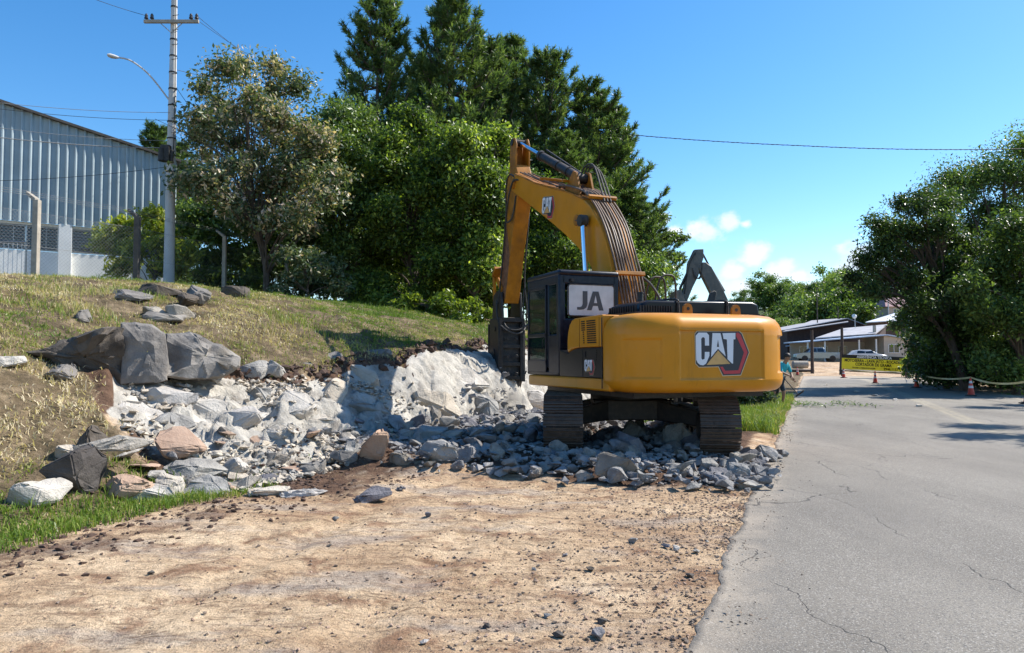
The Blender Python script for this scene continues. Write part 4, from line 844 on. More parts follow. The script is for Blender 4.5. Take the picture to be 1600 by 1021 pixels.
# ------------------------------------------------------------------ rocks
def rock_mesh(name, seed, dims=(1, .8, .6), n=16, flat=0, chip=.03, rounded=0, sub=0):
    rs = np.random.RandomState(seed); P = rs.normal(size=(n, 3)); P /= np.linalg.norm(P, axis=1)[:, None]
    P *= (.55+.45*rs.rand(n, 1)); P = np.sign(P)*np.abs(P)**.8
    b = bmesh.new(); [b.verts.new(p*np.array(dims)*.55) for p in P]
    r = bmesh.ops.convex_hull(b, input=b.verts)
    for g in r['geom_interior']:
        if isinstance(g, bmesh.types.BMVert) and g.is_valid: b.verts.remove(g)
    for v in [v for v in b.verts if not v.link_faces]: b.verts.remove(v)
    bmesh.ops.dissolve_limit(b, angle_limit=math.radians(14), verts=b.verts, edges=b.edges)
    if not sub: bmesh.ops.triangulate(b, faces=b.faces)
    if sub:
        bmesh.ops.triangulate(b, faces=b.faces)
        bmesh.ops.bevel(b, geom=list(b.edges), offset=(.04+.10*rounded)*min(dims), segments=2, affect='EDGES', clamp_overlap=True)
        bmesh.ops.triangulate(b, faces=b.faces)
        bmesh.ops.subdivide_edges(b, edges=b.edges, cuts=sub, use_grid_fill=True); bmesh.ops.triangulate(b, faces=b.faces)
        b.normal_update()
        if rounded: bmesh.ops.smooth_vert(b, verts=b.verts, factor=.5*rounded, use_axis_x=True, use_axis_y=True, use_axis_z=True)
        for v in b.verts:
            p = v.co; q = float(fbm(p.x*2.2+seed, p.y*2.2+p.z*1.7, 4, seed % 40)); q2 = float(facet(np.array([p.x*1.0+p.z*.6]), np.array([p.y+p.z*.8+seed]), .45*min(dims), seed % 9, 1.5)[0])
            v.co = p+v.normal*(q*.5+q2*.5)*chip*2
    else:
        bmesh.ops.bevel(b, geom=list(b.edges), offset=.035*min(dims), segments=1, affect='EDGES', clamp_overlap=True)
    bmesh.ops.recalc_face_normals(b, faces=b.faces)
    me = bpy.data.meshes.new(name); b.to_mesh(me); b.free(); 
    if sub: me.polygons.foreach_set('use_smooth', [True]*len(me.polygons)); me.set_sharp_from_angle(angle=math.radians(14))
    return me
def big_rock(px, py, dims, rot=0, tilt=(0, 0), seed=1, mat='rock', label='', name='boulder', cat='boulder', sink=.25, n=18, chip=.03, rounded=0, group=None, dz=0, sub=2, pos=None):
    x, y, z = pos if pos else hit(px, py)
    me = rock_mesh(name, seed, dims, n, 0, chip, rounded, sub); me.materials.append(M[mat])
    o = link(name, me); o.location = (x, y+dims[1]*.25, z+dims[2]*(.5-sink)+dz); o.rotation_euler = (tilt[0], tilt[1], rot+math.atan2(-x, y))
    return tag(o, label, cat, group)
BIG = [
 (56, 790, (.72, .5, .42), .1, (.05, -.05), 3, 'rockpale', 'pale rounded boulder lying alone in grass left of the rock pile', dict(rounded=.9, chip=.02)),
 (118, 768, (.75, .35, .62), .6, (.2, .75), 5, 'rockdark', 'dark slab leaning upright under the long flat slab of the pile', {}),
 (165, 748, (.82, .5, .20), .05, (.1, -.04), 8, 'rock', 'long flat grey slab lying on top of the pile left end', dict(dz=.28, sink=.1)),
 (138, 722, (.42, .3, .50), .9, (.1, .45), 9, 'rockdark', 'dark pointed stone standing above the long flat slab', dict(dz=.1)),
 (190, 780, (.62, .45, .34), .3, (.2, .1), 10, 'rocktan', 'brownish block wedged low under the flat slab', {}),
 (222, 786, (.75, .5, .30), -.2, (.35, .05), 11, 'rockpale', 'pale split slab at the grass edge of the pile', {}),
 (270, 730, (.78, .62, .42), .35, (.55, .15), 12, 'rocktan', 'reddish tan block with a broad flat tilted face', dict(n=12, dz=.06)),
 (262, 778, (.45, .4, .30), .9, (.5, .3), 13, 'rockpale', 'pale angular stone below the reddish tan block', {}),
 (300, 752, (.85, .5, .26), .1, (.3, .08), 14, 'rock', 'broad grey slab just below the reddish tan block', dict(dz=.04)),
 (318, 775, (.62, .42, .28), -.3, (.2, .1), 15, 'rock', 'grey wedge right of the pale stones above the grass strip', {}),
 (350, 770, (.40, .3, .2), .4, (.1, .1), 16, 'rockmoss', 'small brownish block at the right end of the grass strip', {}),
 (365, 745, (.45, .35, .30), .8, (.3, .2), 17, 'rockpale', 'pale cube like stone in the middle of the pile', {}),
 (425, 730, (.45, .3, .2), .1, (.1, .1), 18, 'rockmoss', 'flat stone carrying brown soil near the pile centre', {}),
 (487, 742, (.50, .36, .28), .2, (.1, -.2), 19, 'rockmoss', 'brown and grey stone at right end of the left pile', {}),
 (415, 775, (.52, .3, .13), .15, (.05, .05), 20, 'rockpale', 'thin pale flake lying flat on the brown soil', {}),
 (470, 775, (.62, .25, .08), .25, (0, .03), 21, 'rockpale', 'long low pale flake half buried in brown soil', {}),
 (582, 720, (.55, .45, .72), .2, (.1, -.12), 22, 'rocktan', 'tall tan stone standing at the left end of the rubble', dict(n=14)),
 (548, 712, (.36, .3, .34), .5, (.2, .3), 23, 'rock', 'dark grey stone beside the tall tan stone', {}),
 (575, 787, (.52, .24, .15), .45, (.1, -.18), 24, 'rock', 'grey slab lying on the bare dirt in front of the rubble', dict(sink=.1)),
 (626, 768, (.13, .1, .09), .45, (.1, 0), 25, 'rock', 'little pale stone on the dirt above the lone slab', {}),
 (622, 728, (.42, .35, .26), .1, (.1, .1), 26, 'rockmoss', 'squat stone right of the tall tan stone', {}),
 (668, 690, (.75, .4, .36), .2, (.2, -.1), 27, 'rock', 'large sunlit slab behind the tall tan stone', {}),
 (685, 722, (.66, .45, .42), -.1, (.1, 0), 28, 'rock', 'large rounded grey block at the shaded rubble left end', {}),
 (965, 752, (.55, .40, .46), .4, (.1, .45), 29, 'rockmoss', 'dark brown pointed block in front of the machine between its tracks', dict(n=12)),
 (1198, 722, (.46, .42, .36), .2, (0, .1), 30, 'rock', 'round grey boulder nearest the asphalt right of the track', dict(rounded=.5)),
 (1222, 716, (.26, .2, .22), .2, (0, .1), 31, 'rock', 'small round boulder touching the asphalt edge', dict(rounded=.5)),
 (1163, 728, (.52, .36, .26), -.3, (0, .1), 32, 'rockpale', 'pale slab right of the right track', {}),
 (1158, 752, (.46, .34, .34), .6, (.3, -.1), 33, 'rock', 'rough grey block at the rubble front right corner', {}),
 (1172, 765, (.40, .25, .16), -.1, (0, .1), 34, 'rock', 'low slab at the very front right of the rubble', {}),
 (1122, 758, (.42, .34, .24), .1, (.1, .1), 35, 'rock', 'grey stone in front of the right track', {}),
 (1060, 705, (.72, .40, .62), .1, (.2, -.3), 36, 'rock', 'large slanted block wedged between the two tracks', {}),
 (985, 712, (.58, .45, .42), .1, (.1, .2), 37, 'rock', 'grey boulder under the machine right of the left track', {}),
 (90, 596, (.55, .4, .34), .2, (.1, 0), 40, 'rockmoss', 'small stone in the grass below the big dark boulder', dict(rounded=.3)),
 (8, 574, (.6, .4, .25), .2, (.1, 0), 41, 'rockpale', 'pale flat stone in the grass at the left edge of view', {}),
 (100, 716, (.5, .4, .3), .2, (.1, 0), 42, 'rockpale', 'pale stone sunk in the bank above the pile left end', dict(sink=.4)),
 (128, 505, (.52, .4, .42), .5, (.1, 0), 43, 'rockmoss', 'small brownish stone on the dry grass above the big boulder', dict(rounded=.3)),
 (190, 468, (1.5, .7, .42), -.25, (.1, .1), 44, 'rockmoss', 'long flat stone near the crest below the dark fence post', dict(rounded=.3)),
 (248, 502, (1.1, .7, .40), .1, (.1, .0), 45, 'rockmoss', 'flat stone just above the big dark boulder', {}),
 (240, 492, (.7, .5, .35), .4, (.1, .1), 46, 'rock', 'light stone behind the flat stone on the bank', {}),
 (278, 496, (.85, .6, .5), -.2, (.1, .2), 47, 'rock', 'rounded light stone right of the flat stone on the bank', dict(rounded=.3)),
 (306, 476, (.8, .6, .85), .3, (.1, .25), 48, 'rockmoss', 'tall rounded stone standing near the low concrete kerb', dict(rounded=.5)),
 (292, 480, (.7, .5, .6), .8, (.2, -.3), 49, 'rockdark', 'dark split stone leaning on the tall rounded stone', {}),
 (366, 463, (1.0, .7, .55), .1, (.1, 0), 50, 'rockdark', 'dark pitted boulder at the foot of the third fence post', dict(rounded=.2)),
 (250, 462, (1.7, .8, .50), .1, (.1, 0), 51, 'rockdark', 'shaded low boulder at the foot of the utility pole', {}),
]
for px, py, d, r, t, sd, mt, lb, kw in BIG:
    if sd >= 43: d = tuple(q*.78 for q in d)
    big_rock(px, py, d, r, t, sd, mt, lb, **kw)
# the two great boulders of the bank, one with a drilled, sawn face
def great_boulder(name, outline, Yc, thick, mat, label, seed, yaw=0, lean=.25):
    """boulder whose front follows an outline (local x, z), rounded back into the bank"""
    rs = np.random.RandomState(seed); pts = np.array(outline); c = pts.mean(0)
    k = 10; n = len(pts)*6; t = np.linspace(0, len(pts), n, endpoint=False); i = t.astype(int) % len(pts); f = t-t.astype(int)
    ring = pts[i]*(1-f[:, None])+pts[(i+1) % len(pts)]*f[:, None]
    V = []; F = []
    prof = [(0, -.02), (.35, -.05), (.7, -.03), (.92, .0), (1.0, .10), (1.0, .35), (.93, .65), (.7, .9), (.3, 1.0)]
    for s, dpt in prof:
        for q in ring:
            p = c+(q-c)*max(s, .02); V.append([p[0], dpt*thick+lean*max(p[1]-pts[:, 1].min(), 0), p[1]])
    V = np.array(V); m = len(prof)
    V[:, 1] += .05*fbm(V[:, 0]*3, V[:, 2]*3, 3, seed)+(.04 if seed == 62 else .22)*facet(V[:, 0], V[:, 2]*1.2, .55, seed % 7, 1.5)*(V[:, 1] < thick*.5)
    V[:, 2] += .05*fbm(V[:, 0]*4, V[:, 1]*4, 3, seed+2); 
    for a in range(m-1):
        for b_ in range(n): F.append((a*n+b_, a*n+(b_+1) % n, (a+1)*n+(b_+1) % n, (a+1)*n+b_))
    me = npmesh(name, V, np.array(F), [M[mat]], False); b = bmesh.new(); b.from_mesh(me)
    bmesh.ops.subdivide_edges(b, edges=b.edges, cuts=2, use_grid_fill=True); bmesh.ops.recalc_face_normals(b, faces=b.faces); b.normal_update()
    for v in b.verts: v.co += v.normal*float(fbm(v.co.x*5+v.co.y*3, v.co.z*5+v.co.y, 3, seed+5))*.022+v.normal*float(facet(np.array([v.co.x*1.0+v.co.y*.5]), np.array([v.co.z*1.2+v.co.y*.6]), .34, seed % 7+2, 2.0)[0])*(.008 if seed == 62 else .026)
    b.to_mesh(me); b.free(); me.polygons.foreach_set('use_smooth', [True]*len(me.polygons)); me.set_sharp_from_angle(angle=math.radians(11))
    o = link(name, me); o.location = (Yc[0], Yc[1], Yc[2]); o.rotation_euler = (0, 0, yaw); return tag(o, label, 'boulder')
pL = hit(190, 600); sc = pL[1]/1155
def ol(pts): return [((x-190)*sc*.88, (600-y)*sc) for x, y in pts]
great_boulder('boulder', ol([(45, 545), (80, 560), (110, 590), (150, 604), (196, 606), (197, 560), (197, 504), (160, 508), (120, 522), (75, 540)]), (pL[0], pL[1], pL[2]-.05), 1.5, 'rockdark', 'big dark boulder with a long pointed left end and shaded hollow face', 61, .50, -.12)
great_boulder('boulder', ol([(189, 606), (240, 602), (268, 596), (268, 560), (262, 520), (240, 507), (212, 503), (189, 505)]), (pL[0]+.02, pL[1]-.1, pL[2]-.02), 1.3, 'rockmoss', 'sawn boulder block with a straight drilled edge in the bank middle', 62, .46, .12)
great_boulder('boulder', ol([(232, 590), (300, 592), (345, 588), (372, 570), (378, 556), (350, 535), (310, 520), (285, 510), (240, 515)]), (pL[0]+.1, pL[1]+.15, pL[2]-.05), 1.3, 'rockmoss', 'wide rounded boulder overhanging the right end of the sawn block', 63, .48, .55)
big_rock(300, 596, (1.15, .5, .36), .25, (.2, -.12), 64, 'rock', 'flat grey slab jutting out below the rounded boulder', dz=.0)
big_rock(250, 624, (1.1, .6, .30), -.1, (.3, .1), 65, 'rockpale', 'pale slab below the sawn boulder block')
big_rock(395, 590, (.75, .5, .4), .4, (.3, -.3), 66, 'rock', 'dark edged slab with a square outline at the top of the rock slope')
big_rock(432, 590, (.5, .4, .5), .9, (.2, .2), 67, 'rock', 'upright grey slab right of the square outlined slab')
# rubble heap thrown under and around the machine: counted rocks are single objects, the crumbs between them are one
RM = [rock_mesh('rubble_rock', 100+i, d, 13, chip=.035, sub=1) for i, d in enumerate([(1, .8, .7), (1, .7, .55), (1, .9, .5), (1, .6, .8), (1, .85, .62), (1.1, .6, .4), (1, .95, .8), (.9, .8, .9)])]
for me in RM: me.materials.append(M['rock'])
RM2 = [rock_mesh('pile_rock', 150+i, d, 13, chip=.035, sub=1) for i, d in enumerate([(1, .8, .6), (1, .7, .4), (1, .9, .7), (1, .6, .35), (1, .8, .5), (1, .9, .3)])]
for k, me in enumerate(RM2): me.materials.append(M[['rock', 'rockpale', 'rockmoss', 'rockpale', 'rock', 'rocktan'][k]])
rs = np.random.RandomState(11)
def in_heap(u, v):
    n = float(fbm(u*.9, v*.9, 2, 50)); w = min(max((v-.2)/2.0, 0), 1)
    lo = 5.15+.3*n-.15*w
    hi = 8.4+w*4.8+.5*n
    if v > 4.2: lo += (v-4.2)*.35
    return lo < u < hi and -.2+.2*n < v < 6.6
placed = []; tries = 0
TARGET = 222
while len(placed) < TARGET and tries < 60000:
    tries += 1; u = rs.uniform(4.9, 13.5); v = rs.uniform(-.1, 6.7)
    if not in_heap(u, v): continue
    near = u < 7.6
    s = rs.uniform(.26, .56) if near else rs.uniform(.30, .66)
    if rs.rand() < .3: s *= .75
    x, y = uv2xy(u, v); lay = 0
    ok = True
    for (a, b, t, l) in placed:
        if (a-x)**2+(b-y)**2 < (.37*(s+t))**2:
            ok = False; break
    if not ok: continue
    placed.append((x, y, s, 0))
stack = []
for k in range(40):
    x, y, s, _ = placed[rs.randint(len(placed))]; stack.append((x+rs.uniform(-.15, .15), y+rs.uniform(-.15, .15), s*.8, 1))
for x, y, s, lay in placed+stack:
    o = link('rubble_rock', RM[rs.randint(len(RM))]); z = hz(x, y)
    o.scale = (s*rs.uniform(.9, 1.2), s*rs.uniform(.8, 1.1), s*rs.uniform(.7, 1.0)); o.location = (x, y, z+s*(.16 if not lay else .50)); o.rotation_euler = (rs.uniform(-.6, .6), rs.uniform(-.6, .6), rs.uniform(0, 6.3))
    tag(o, 'angular grey rock in the broken rubble around the yellow excavator', 'rock', 'loose rocks of the rubble heap')
def crumbs(name, n, where, smin, smax, mat, label, cat, seed, emb=.25, power=2.2, flatz=.7):
    """many small hull stones in one mesh"""
    rs = np.random.RandomState(seed); base = []
    for k in range(6):
        b = bmesh.new(); P = rs.normal(size=(9, 3)); P /= np.linalg.norm(P, axis=1)[:, None]; [b.verts.new(p*.5*(.7+.3*rs.rand())) for p in P]
        r = bmesh.ops.convex_hull(b, input=b.verts)
        for v in [v for v in b.verts if not v.link_faces]: b.verts.remove(v)
        b.verts.index_update(); base.append((np.array([v.co[:] for v in b.verts]), np.array([[v.index for v in f.verts] for f in b.faces]))); b.free()
    XY = where(rs, n); Z = height(XY[:, 0], XY[:, 1]); Vs = []; Fs = []; o = 0
    for k in range(len(XY)):
        Vb, Fb = base[rs.randint(6)]; s = smin+(smax-smin)*rs.rand()**power; an = rs.rand()*6.28; c, s_ = math.cos(an), math.sin(an)
        V = Vb*np.array([s*rs.uniform(.8, 1.3), s*rs.uniform(.6, 1), s*rs.uniform(.4, flatz)]); V = np.stack([V[:, 0]*c-V[:, 1]*s_, V[:, 0]*s_+V[:, 1]*c, V[:, 2]], -1)
        Vs.append(V+[XY[k, 0], XY[k, 1], Z[k]+s*emb*.5+(XY[k, 2] if XY.shape[1] > 2 else 0)]); Fs.append(Fb+o); o += len(Vb)
    me = npmesh(name, np.concatenate(Vs), np.concatenate(Fs), [M[mat]]); ob = link(name, me); tag(ob, label, cat, kind='stuff'); return ob
def w_heap(rs, n):
    out = []
    while len(out) < n:
        u = rs.uniform(4.8, 13.8); v = rs.uniform(-.3, 6.9)
        if in_heap(u+rs.normal()*.12, v+rs.normal()*.12): out.append((*uv2xy(u, v), rs.uniform(0, .10)))
    return np.array(out)
# blocks of the bedrock standing out of the cut, and the torn soil lip above it
for k, (px, py, d, rot, tl, mt) in enumerate([(215, 640, (.9, .6, .4), .3, (.35, .1), 'rockpale'), (262, 660, (.7, .5, .4), .1, (.3, -.2), 'rock'), (310, 640, (1.0, .6, .5), -.2, (.3, .1), 'rockpale'), (340, 600, (.8, .5, .4), .4, (.4, .2), 'rockpale'), (372, 660, (.9, .6, .45), .2, (.3, -.1), 'rockpale'), (400, 620, (.7, .5, .5), .7, (.3, .2), 'rock'), (430, 680, (.9, .6, .4), -.1, (.3, .1), 'rockpale'), (455, 630, (1.1, .6, .6), .3, (.35, .1), 'rockpale'), (490, 665, (.8, .6, .5), .5, (.2, .2), 'rockpale'), (505, 610, (1.0, .7, .7), .0, (.3, -.1), 'rockpale'),
    (550, 590, (1.1, .7, .9), .3, (.2, .1), 'rockpale'), (565, 640, (1.0, .7, .8), .6, (.2, .2), 'rock'), (672, 622, (1.5, .8, .9), .2, (.25, .2), 'rockpale'), (720, 590, (1.4, .8, 1.0), .1, (.3, -.2), 'rockpale'), (745, 630, (1.3, .8, .8), -.3, (.2, .1), 'rock'), (838, 628, (1.2, .8, .8), .3, (.3, .1), 'rockpale'), (520, 560, (.7, .5, .5), .3, (.3, .1), 'rockmoss'), (478, 575, (.6, .5, .4), .6, (.3, .1), 'rockmoss'), (590, 553, (.8, .5, .4), .1, (.3, .1), 'rockmoss')]):
    big_rock(px, py, d, rot, tl, 900+k, mt, 'dusty bedrock block standing out of the pale cut face', 'bedrock_block', 'rock', sink=.68, n=15, chip=.045, group='bedrock blocks of the cut face')
def w_lip(rs, n):
    out = []
    while len(out) < n:
        u = rs.uniform(4.2, 25); v = float(vtop(u))+.16+rs.normal()*.13+float(fbm(u*1.1, 3, 3, 8))*.5; out.append((*uv2xy(u, v), rs.uniform(-.12, .04)))
    return np.array(out)
crumbs('soil_clods', 2600, w_lip, .04, .34, 'soilclod', 'dark torn soil clods along the top edge of the cut', 'soil', 15, emb=.1, power=3, flatz=.9)
def w_apron(rs, n):
    out = []
    while len(out) < n:
        u = rs.uniform(-1.5, 8.5); v = rs.uniform(4.2, 6.7); 
        if rs.rand() < ss(4.2, 5.8, v+float(fbm(u, v, 2, 92))): out.append(uv2xy(u, v))
    return np.array(out)
crumbs('soil_clods', 4200, w_apron, .015, .12, 'soilclod', 'dark brown soil clods at the foot of the rock slope', 'soil', 16, emb=.1, power=3, flatz=.7)
crumbs('rubble_crumbs', 4600, w_heap, .05, .27, 'rock', 'fine broken stone between the rocks of the rubble heap', 'crushed stone', 3)
def w_face(rs, n):
    out = []
    while len(out) < n:
        u = rs.uniform(2.9, 9.6); v = rs.uniform(5.6, 9.0); s = float(fbm(u*1.3, v*1.3, 3, 90))
        if rs.rand() > .03+1.7*max(s, 0)+(.5 if v < 6.8 and u < 8 else 0): continue
        if v > float(vtop(u))-.15: continue
        out.append(uv2xy(u, v))
    return np.array(out)
crumbs('scree', 900, w_face, .03, .18, 'rock', 'broken flakes and scree lying over the cut rock slope', 'scree', 4, emb=.5)
crumbs('scree', 3400, w_face, .02, .20, 'rockpale', 'dusty pale flakes lying over the cut rock slope', 'scree', 14, emb=.5)
PR = np.random.RandomState(44); pk = 0
while pk < 50:
    u = PR.uniform(2.5, 7.4); v = PR.uniform(5.5, 7.4)
    if v < 5.55+.25*float(fbm(u*2, 1, 2, 7)) or (u > 5.2 and v > 6.9): continue
    s = PR.uniform(.18, .52); x, y = uv2xy(u, v); o = link('pile_rock', RM2[PR.randint(len(RM2))]); o.location = (x, y, hz(x, y)+s*.12); o.scale = (s*PR.uniform(.9, 1.3), s*PR.uniform(.7, 1.0), s*PR.uniform(.45, .9)); o.rotation_euler = (PR.uniform(-.5, .5), PR.uniform(-.5, .5), PR.uniform(0, 6.3)); pk += 1
    tag(o, 'broken grey stone lying at the foot of the pale rock slope', 'rock', 'stones at the foot of the rock slope')
def w_dirt(rs, n):
    out = []
    while len(out) < n:
        u = rs.uniform(-3.5, 5.4); v = rs.uniform(.02, 6.2)
        p = .015+.95*math.exp(-v/.95)*(.4+.6*(u > -1))+.55*max(float(fbm(u*1.2, v*1.2, 3, 91))-.12, 0)**1.2
        if rs.rand() < p: out.append(uv2xy(u, v))
    return np.array(out)
crumbs('gravel', 6500, w_dirt, .007, .050, 'gravel', 'loose gravel and clods scattered over the bare dirt', 'gravel', 5, power=3)
crumbs('clods', 6500, w_dirt, .006, .045, 'rocktan', 'crumbs of tan earth scattered over the bare dirt', 'earth clods', 6, power=3)
def w_spill(rs, n):
    out = []
    while len(out) < n:
        u = rs.uniform(-3, 20); v = -rs.rand()**2*1.1+.1
        if rs.rand() < .1+max(float(fbm(u*1.5, v*2, 3, 93)), 0)*2.2: out.append((*uv2xy(u, v), .045))
    return np.array(out)
crumbs('gravel', 3800, w_spill, .006, .036, 'gravel', 'gravel spilled over the ragged edge of the asphalt', 'gravel', 17, power=3)
def w_road(rs, n): 
    u = rs.uniform(-3, 14, n*3); v = -rs.rand(n*3)**2.2*5; x, y = uv2xy(u, v); return np.stack([x[:n], y[:n], np.full(n, .055)], -1)
crumbs('grit', 700, w_road, .006, .024, 'rockdark', 'dark grit scattered over the asphalt', 'grit', 7, power=3)
# loose stones one can count on the dirt
LS = [(170, 905, .05, 'dark'), (236, 899, .06, 'dark'), (1040, 856, .10, 'rock'), (988, 850, .12, 'rock'), (884, 870, .07, 'rock'), (922, 893, .09, 'dark'), (1056, 860, .09, 'rockpale'), (1088, 865, .09, 'rock'), (1078, 902, .10, 'dark'), (760, 982, .07, 'dark'), (856, 966, .09, 'rock'), (935, 998, .14, 'rock'), (874, 997, .09, 'dark'), (664, 1008, .06, 'rockpale'), (670, 808, .12, 'rock'), (525, 813, .09, 'rock'), (940, 975, .10, 'dark'), (515, 855, .06, 'dark'), (835, 892, .05, 'rock'), (1105, 848, .05, 'rock')]
for i, (px, py, s, mt) in enumerate(LS):
    x, y, z = hit(px, py, 2); o = link('loose_stone', rock_mesh('loose_stone', 300+i, (s, s*.7, s*.5), 12)); o.data.materials.append(M['rockdark' if mt == 'dark' else mt]); o.location = (x, y, z+s*.18); o.rotation_euler = (.1, .1, i)
    tag(o, 'small loose stone lying on the bare dirt in front of the rubble', 'stone', 'loose stones on the bare dirt')
# ------------------------------------------------------------------ grass
def blades(name, XYd, hmin, hmax, w, tint, label, seed, lean=.5, cat='grass'):
    rs = np.random.RandomState(seed); n = len(XYd); X, Y = XYd[:, 0], XYd[:, 1]; Z = height(X, Y)-.01
    hgt = hmin+(hmax-hmin)*rs.rand(n)*XYd[:, 2]; an = rs.rand(n)*6.283; ln = rs.rand(n)*lean*2; la = rs.rand(n)*6.283
    dx = np.cos(an)*w*.5; dy = np.sin(an)*w*.5; mx = np.cos(la)*hgt*ln*.35; my = np.sin(la)*hgt*ln*.35; tx = np.cos(la)*hgt*ln; ty = np.sin(la)*hgt*ln
    z1 = hgt*.6; z2 = hgt*(1-ln*.35)
    V = np.stack([np.stack([X-dx, Y-dy, Z], -1), np.stack([X+dx, Y+dy, Z], -1), np.stack([X+mx+dx*.7, Y+my+dy*.7, Z+z1], -1), np.stack([X+mx-dx*.7, Y+my-dy*.7, Z+z1], -1), np.stack([X+tx+dx*.1, Y+ty+dy*.1, Z+z2], -1), np.stack([X+tx-dx*.1, Y+ty-dy*.1, Z+z2], -1)], 1).reshape(-1, 3)
    b = np.arange(n)[:, None]*6; F = np.concatenate([b+[0, 1, 2, 3], b+[3, 2, 4, 5]], 1).reshape(-1, 4)
    tt = np.clip(tint(X, Y)+rs.normal(size=n)*.16, 0, 1)
    me = npmesh(name, V, F, [M['grass']], False, {'tint': ('FACE', np.repeat(tt, 2))}); return tag(link(name, me), label, cat, kind='stuff')
rs = np.random.RandomState(21)
def slope_points(n, u0, u1, v0, v1, dens):
    out = []; tot = 0
    while tot < n:
        u = rs.uniform(u0, u1, 20000); v = v0+(v1-v0)*rs.rand(20000); x, y = uv2xy(u, v)
        _, _, _, face, c, vt, vb = height(x, y, False, True)
        n1 = fbm(u*1.2, v*1.2, 4, 70); lip = np.exp(-((v-vt-.02)/.16)**2)*c
        apr = ss(5.2, 6.2, v+n1*.5)*(1-ss(-.1, .3, v-vb))*c*ss(3.5, 5, u)
        p = dens(u, v)*(1-face)*(1-lip*.9)*(1-apr)*ss(5.85, 6.35, v+n1*.5)
        hillsoil = np.exp(-((u-2.6-.45*(v-6.4)+n1*.5)/.35)**2)*ss(6.2, 6.6, v)*(1-ss(9, 9.5, v)); p = p*(1-.9*hillsoil)
        k = rs.rand(20000) < p; out.append(np.stack([x[k], y[k], .55+.45*np.clip(fbm(u[k]*2, v[k]*2, 3, 95)+.5, 0, 1)], -1)); tot += int(k.sum())
    return np.concatenate(out)[:n]
def tint_slope(x, y):
    u, v = xy2uv(x, y); g = fbm(u*.5, v*.5, 3, 97)+.5*fbm(u*2.2, v*2.2, 3, 98)
    t = .62-.85*g
    t += .15*ss(9, 12, v)*(1-ss(6, 9, u)); t -= .42*ss(7, 12, u); t -= .40*np.exp(-((v-6.5)/.7)**2); t -= .25*ss(18.5, 19.5, v)-.22*(u < 3.5)*(v < 9.5)
    return t
blades('bank_grass', slope_points(190000, -6, 26, 5.9, 21, lambda u, v: .12+.88*np.clip(fbm(u*1.6, v*1.6, 4, 96)*1.6+.55, 0, 1)), .03, .12, .016, tint_slope, 'dry and green grass covering the bank slope', 31, 1.0)
blades('bank_grass', slope_points(9000, -4, 24, 5.9, 20, lambda u, v: np.clip(fbm(u*1.1, v*1.1, 3, 99)*2.4-.5, 0, 1)), .14, .30, .014, lambda x, y: tint_slope(x, y)-.3, 'taller green tufts standing out of the bank grass', 32, .6)
def strip(n):
    u = rs.uniform(-3, 3.3, n*4); v = 6.0+rs.normal(size=n*4)*.32+.1*u*0; e = fbm(u*1.4, v*0, 3, 101)*.3
    k = (v > 5.55+e-.1*ss(1, 4, u))&(v < 7.0); u = u[k][:n]; v = v[k][:n]; x, y = uv2xy(u, v-.22*ss(1.5, 4, u)); return np.stack([x, y, .4+.6*np.clip(fbm(u*2.5, v*2, 3, 102)+.55, 0, 1)], -1)
blades('toe_grass', strip(8500), .04, .17, .012, lambda x, y: .12+.35*ss(-.1, .4, fbm(x*2, y*2, 2, 103)), 'bright green grass along the foot of the bank', 33, .55)
def sparse(n):
    u = rs.uniform(-3, 5.3, n*12); v = rs.uniform(.05, 5.9, n*12); p = ss(.12, .5, fbm(u*.8, v*1.3, 3, 104)); k = rs.rand(n*12) < p*.7; x, y = uv2xy(u[k][:n], v[k][:n]); return np.stack([x, y, rs.rand(len(x))], -1)
blades('dirt_straw', sparse(5200), .01, .035, .006, lambda x, y: .75+0*x, 'flattened dry straw wisps on the bare dirt', 34, 1.6)
def verge(n):
    u = rs.uniform(11.6, 27, n*3); v = rs.uniform(.0, 3.8, n*3); e = fbm(u*.9, v*.9, 3, 105)
    k = (v > .05+e*.3)&(u > 12.2+e*.8); x, y = uv2xy(u[k][:n], v[k][:n]); return np.stack([x, y, .4+.6*np.clip(e[k][:n]+.6, 0, 1)], -1)
blades('verge_grass', verge(30000), .12, .46, .020, lambda x, y: .10+.25*ss(0, .5, fbm(x, y, 2, 106)), 'lush light green grass on the verge beyond the excavator', 35, .6)
# ------------------------------------------------------------------ emblem and lettering shapes
def Q(pts): return [((x-715)/517, (618-y)/517) for x, y in pts]
EM = dict(
 cream=Q([(735,262),(1140,257),(1168,278),(1236,430),(1150,617),(972,621),(932,548),(750,551),(718,522),(714,285)]),
 black=Q([(738,267),(1136,262),(1162,282),(1229,430),(1146,611),(976,615),(937,543),(752,546),(723,519),(719,288)]),
 red=Q([(1106,274),(1128,271),(1150,290),(1216,430),(1140,600),(986,605),(948,546),(974,546),(996,578),(1122,575),(1180,430),(1106,300)]),
 C=Q([(748,276),(824,275),(846,296),(846,378),(808,378),(808,322),(800,313),(784,313),(773,324),(773,480),(785,491),(803,482),(806,428),(848,428),(848,458),(816,520),(790,534),(762,531),(740,516),(725,490),(722,302)]),
 A=Q([(880,278),(955,278),(1002,462),(930,402),(864,470)]),
 hole=Q([(919,388),(940,388),(931,330)]),
 T=Q([(975,278),(1099,274),(1097,326),(1079,326),(1072,521),(1060,519),(1020,485),(1016,328),(985,324)]),
 tri=Q([(930,416),(1046,523),(820,531)]))
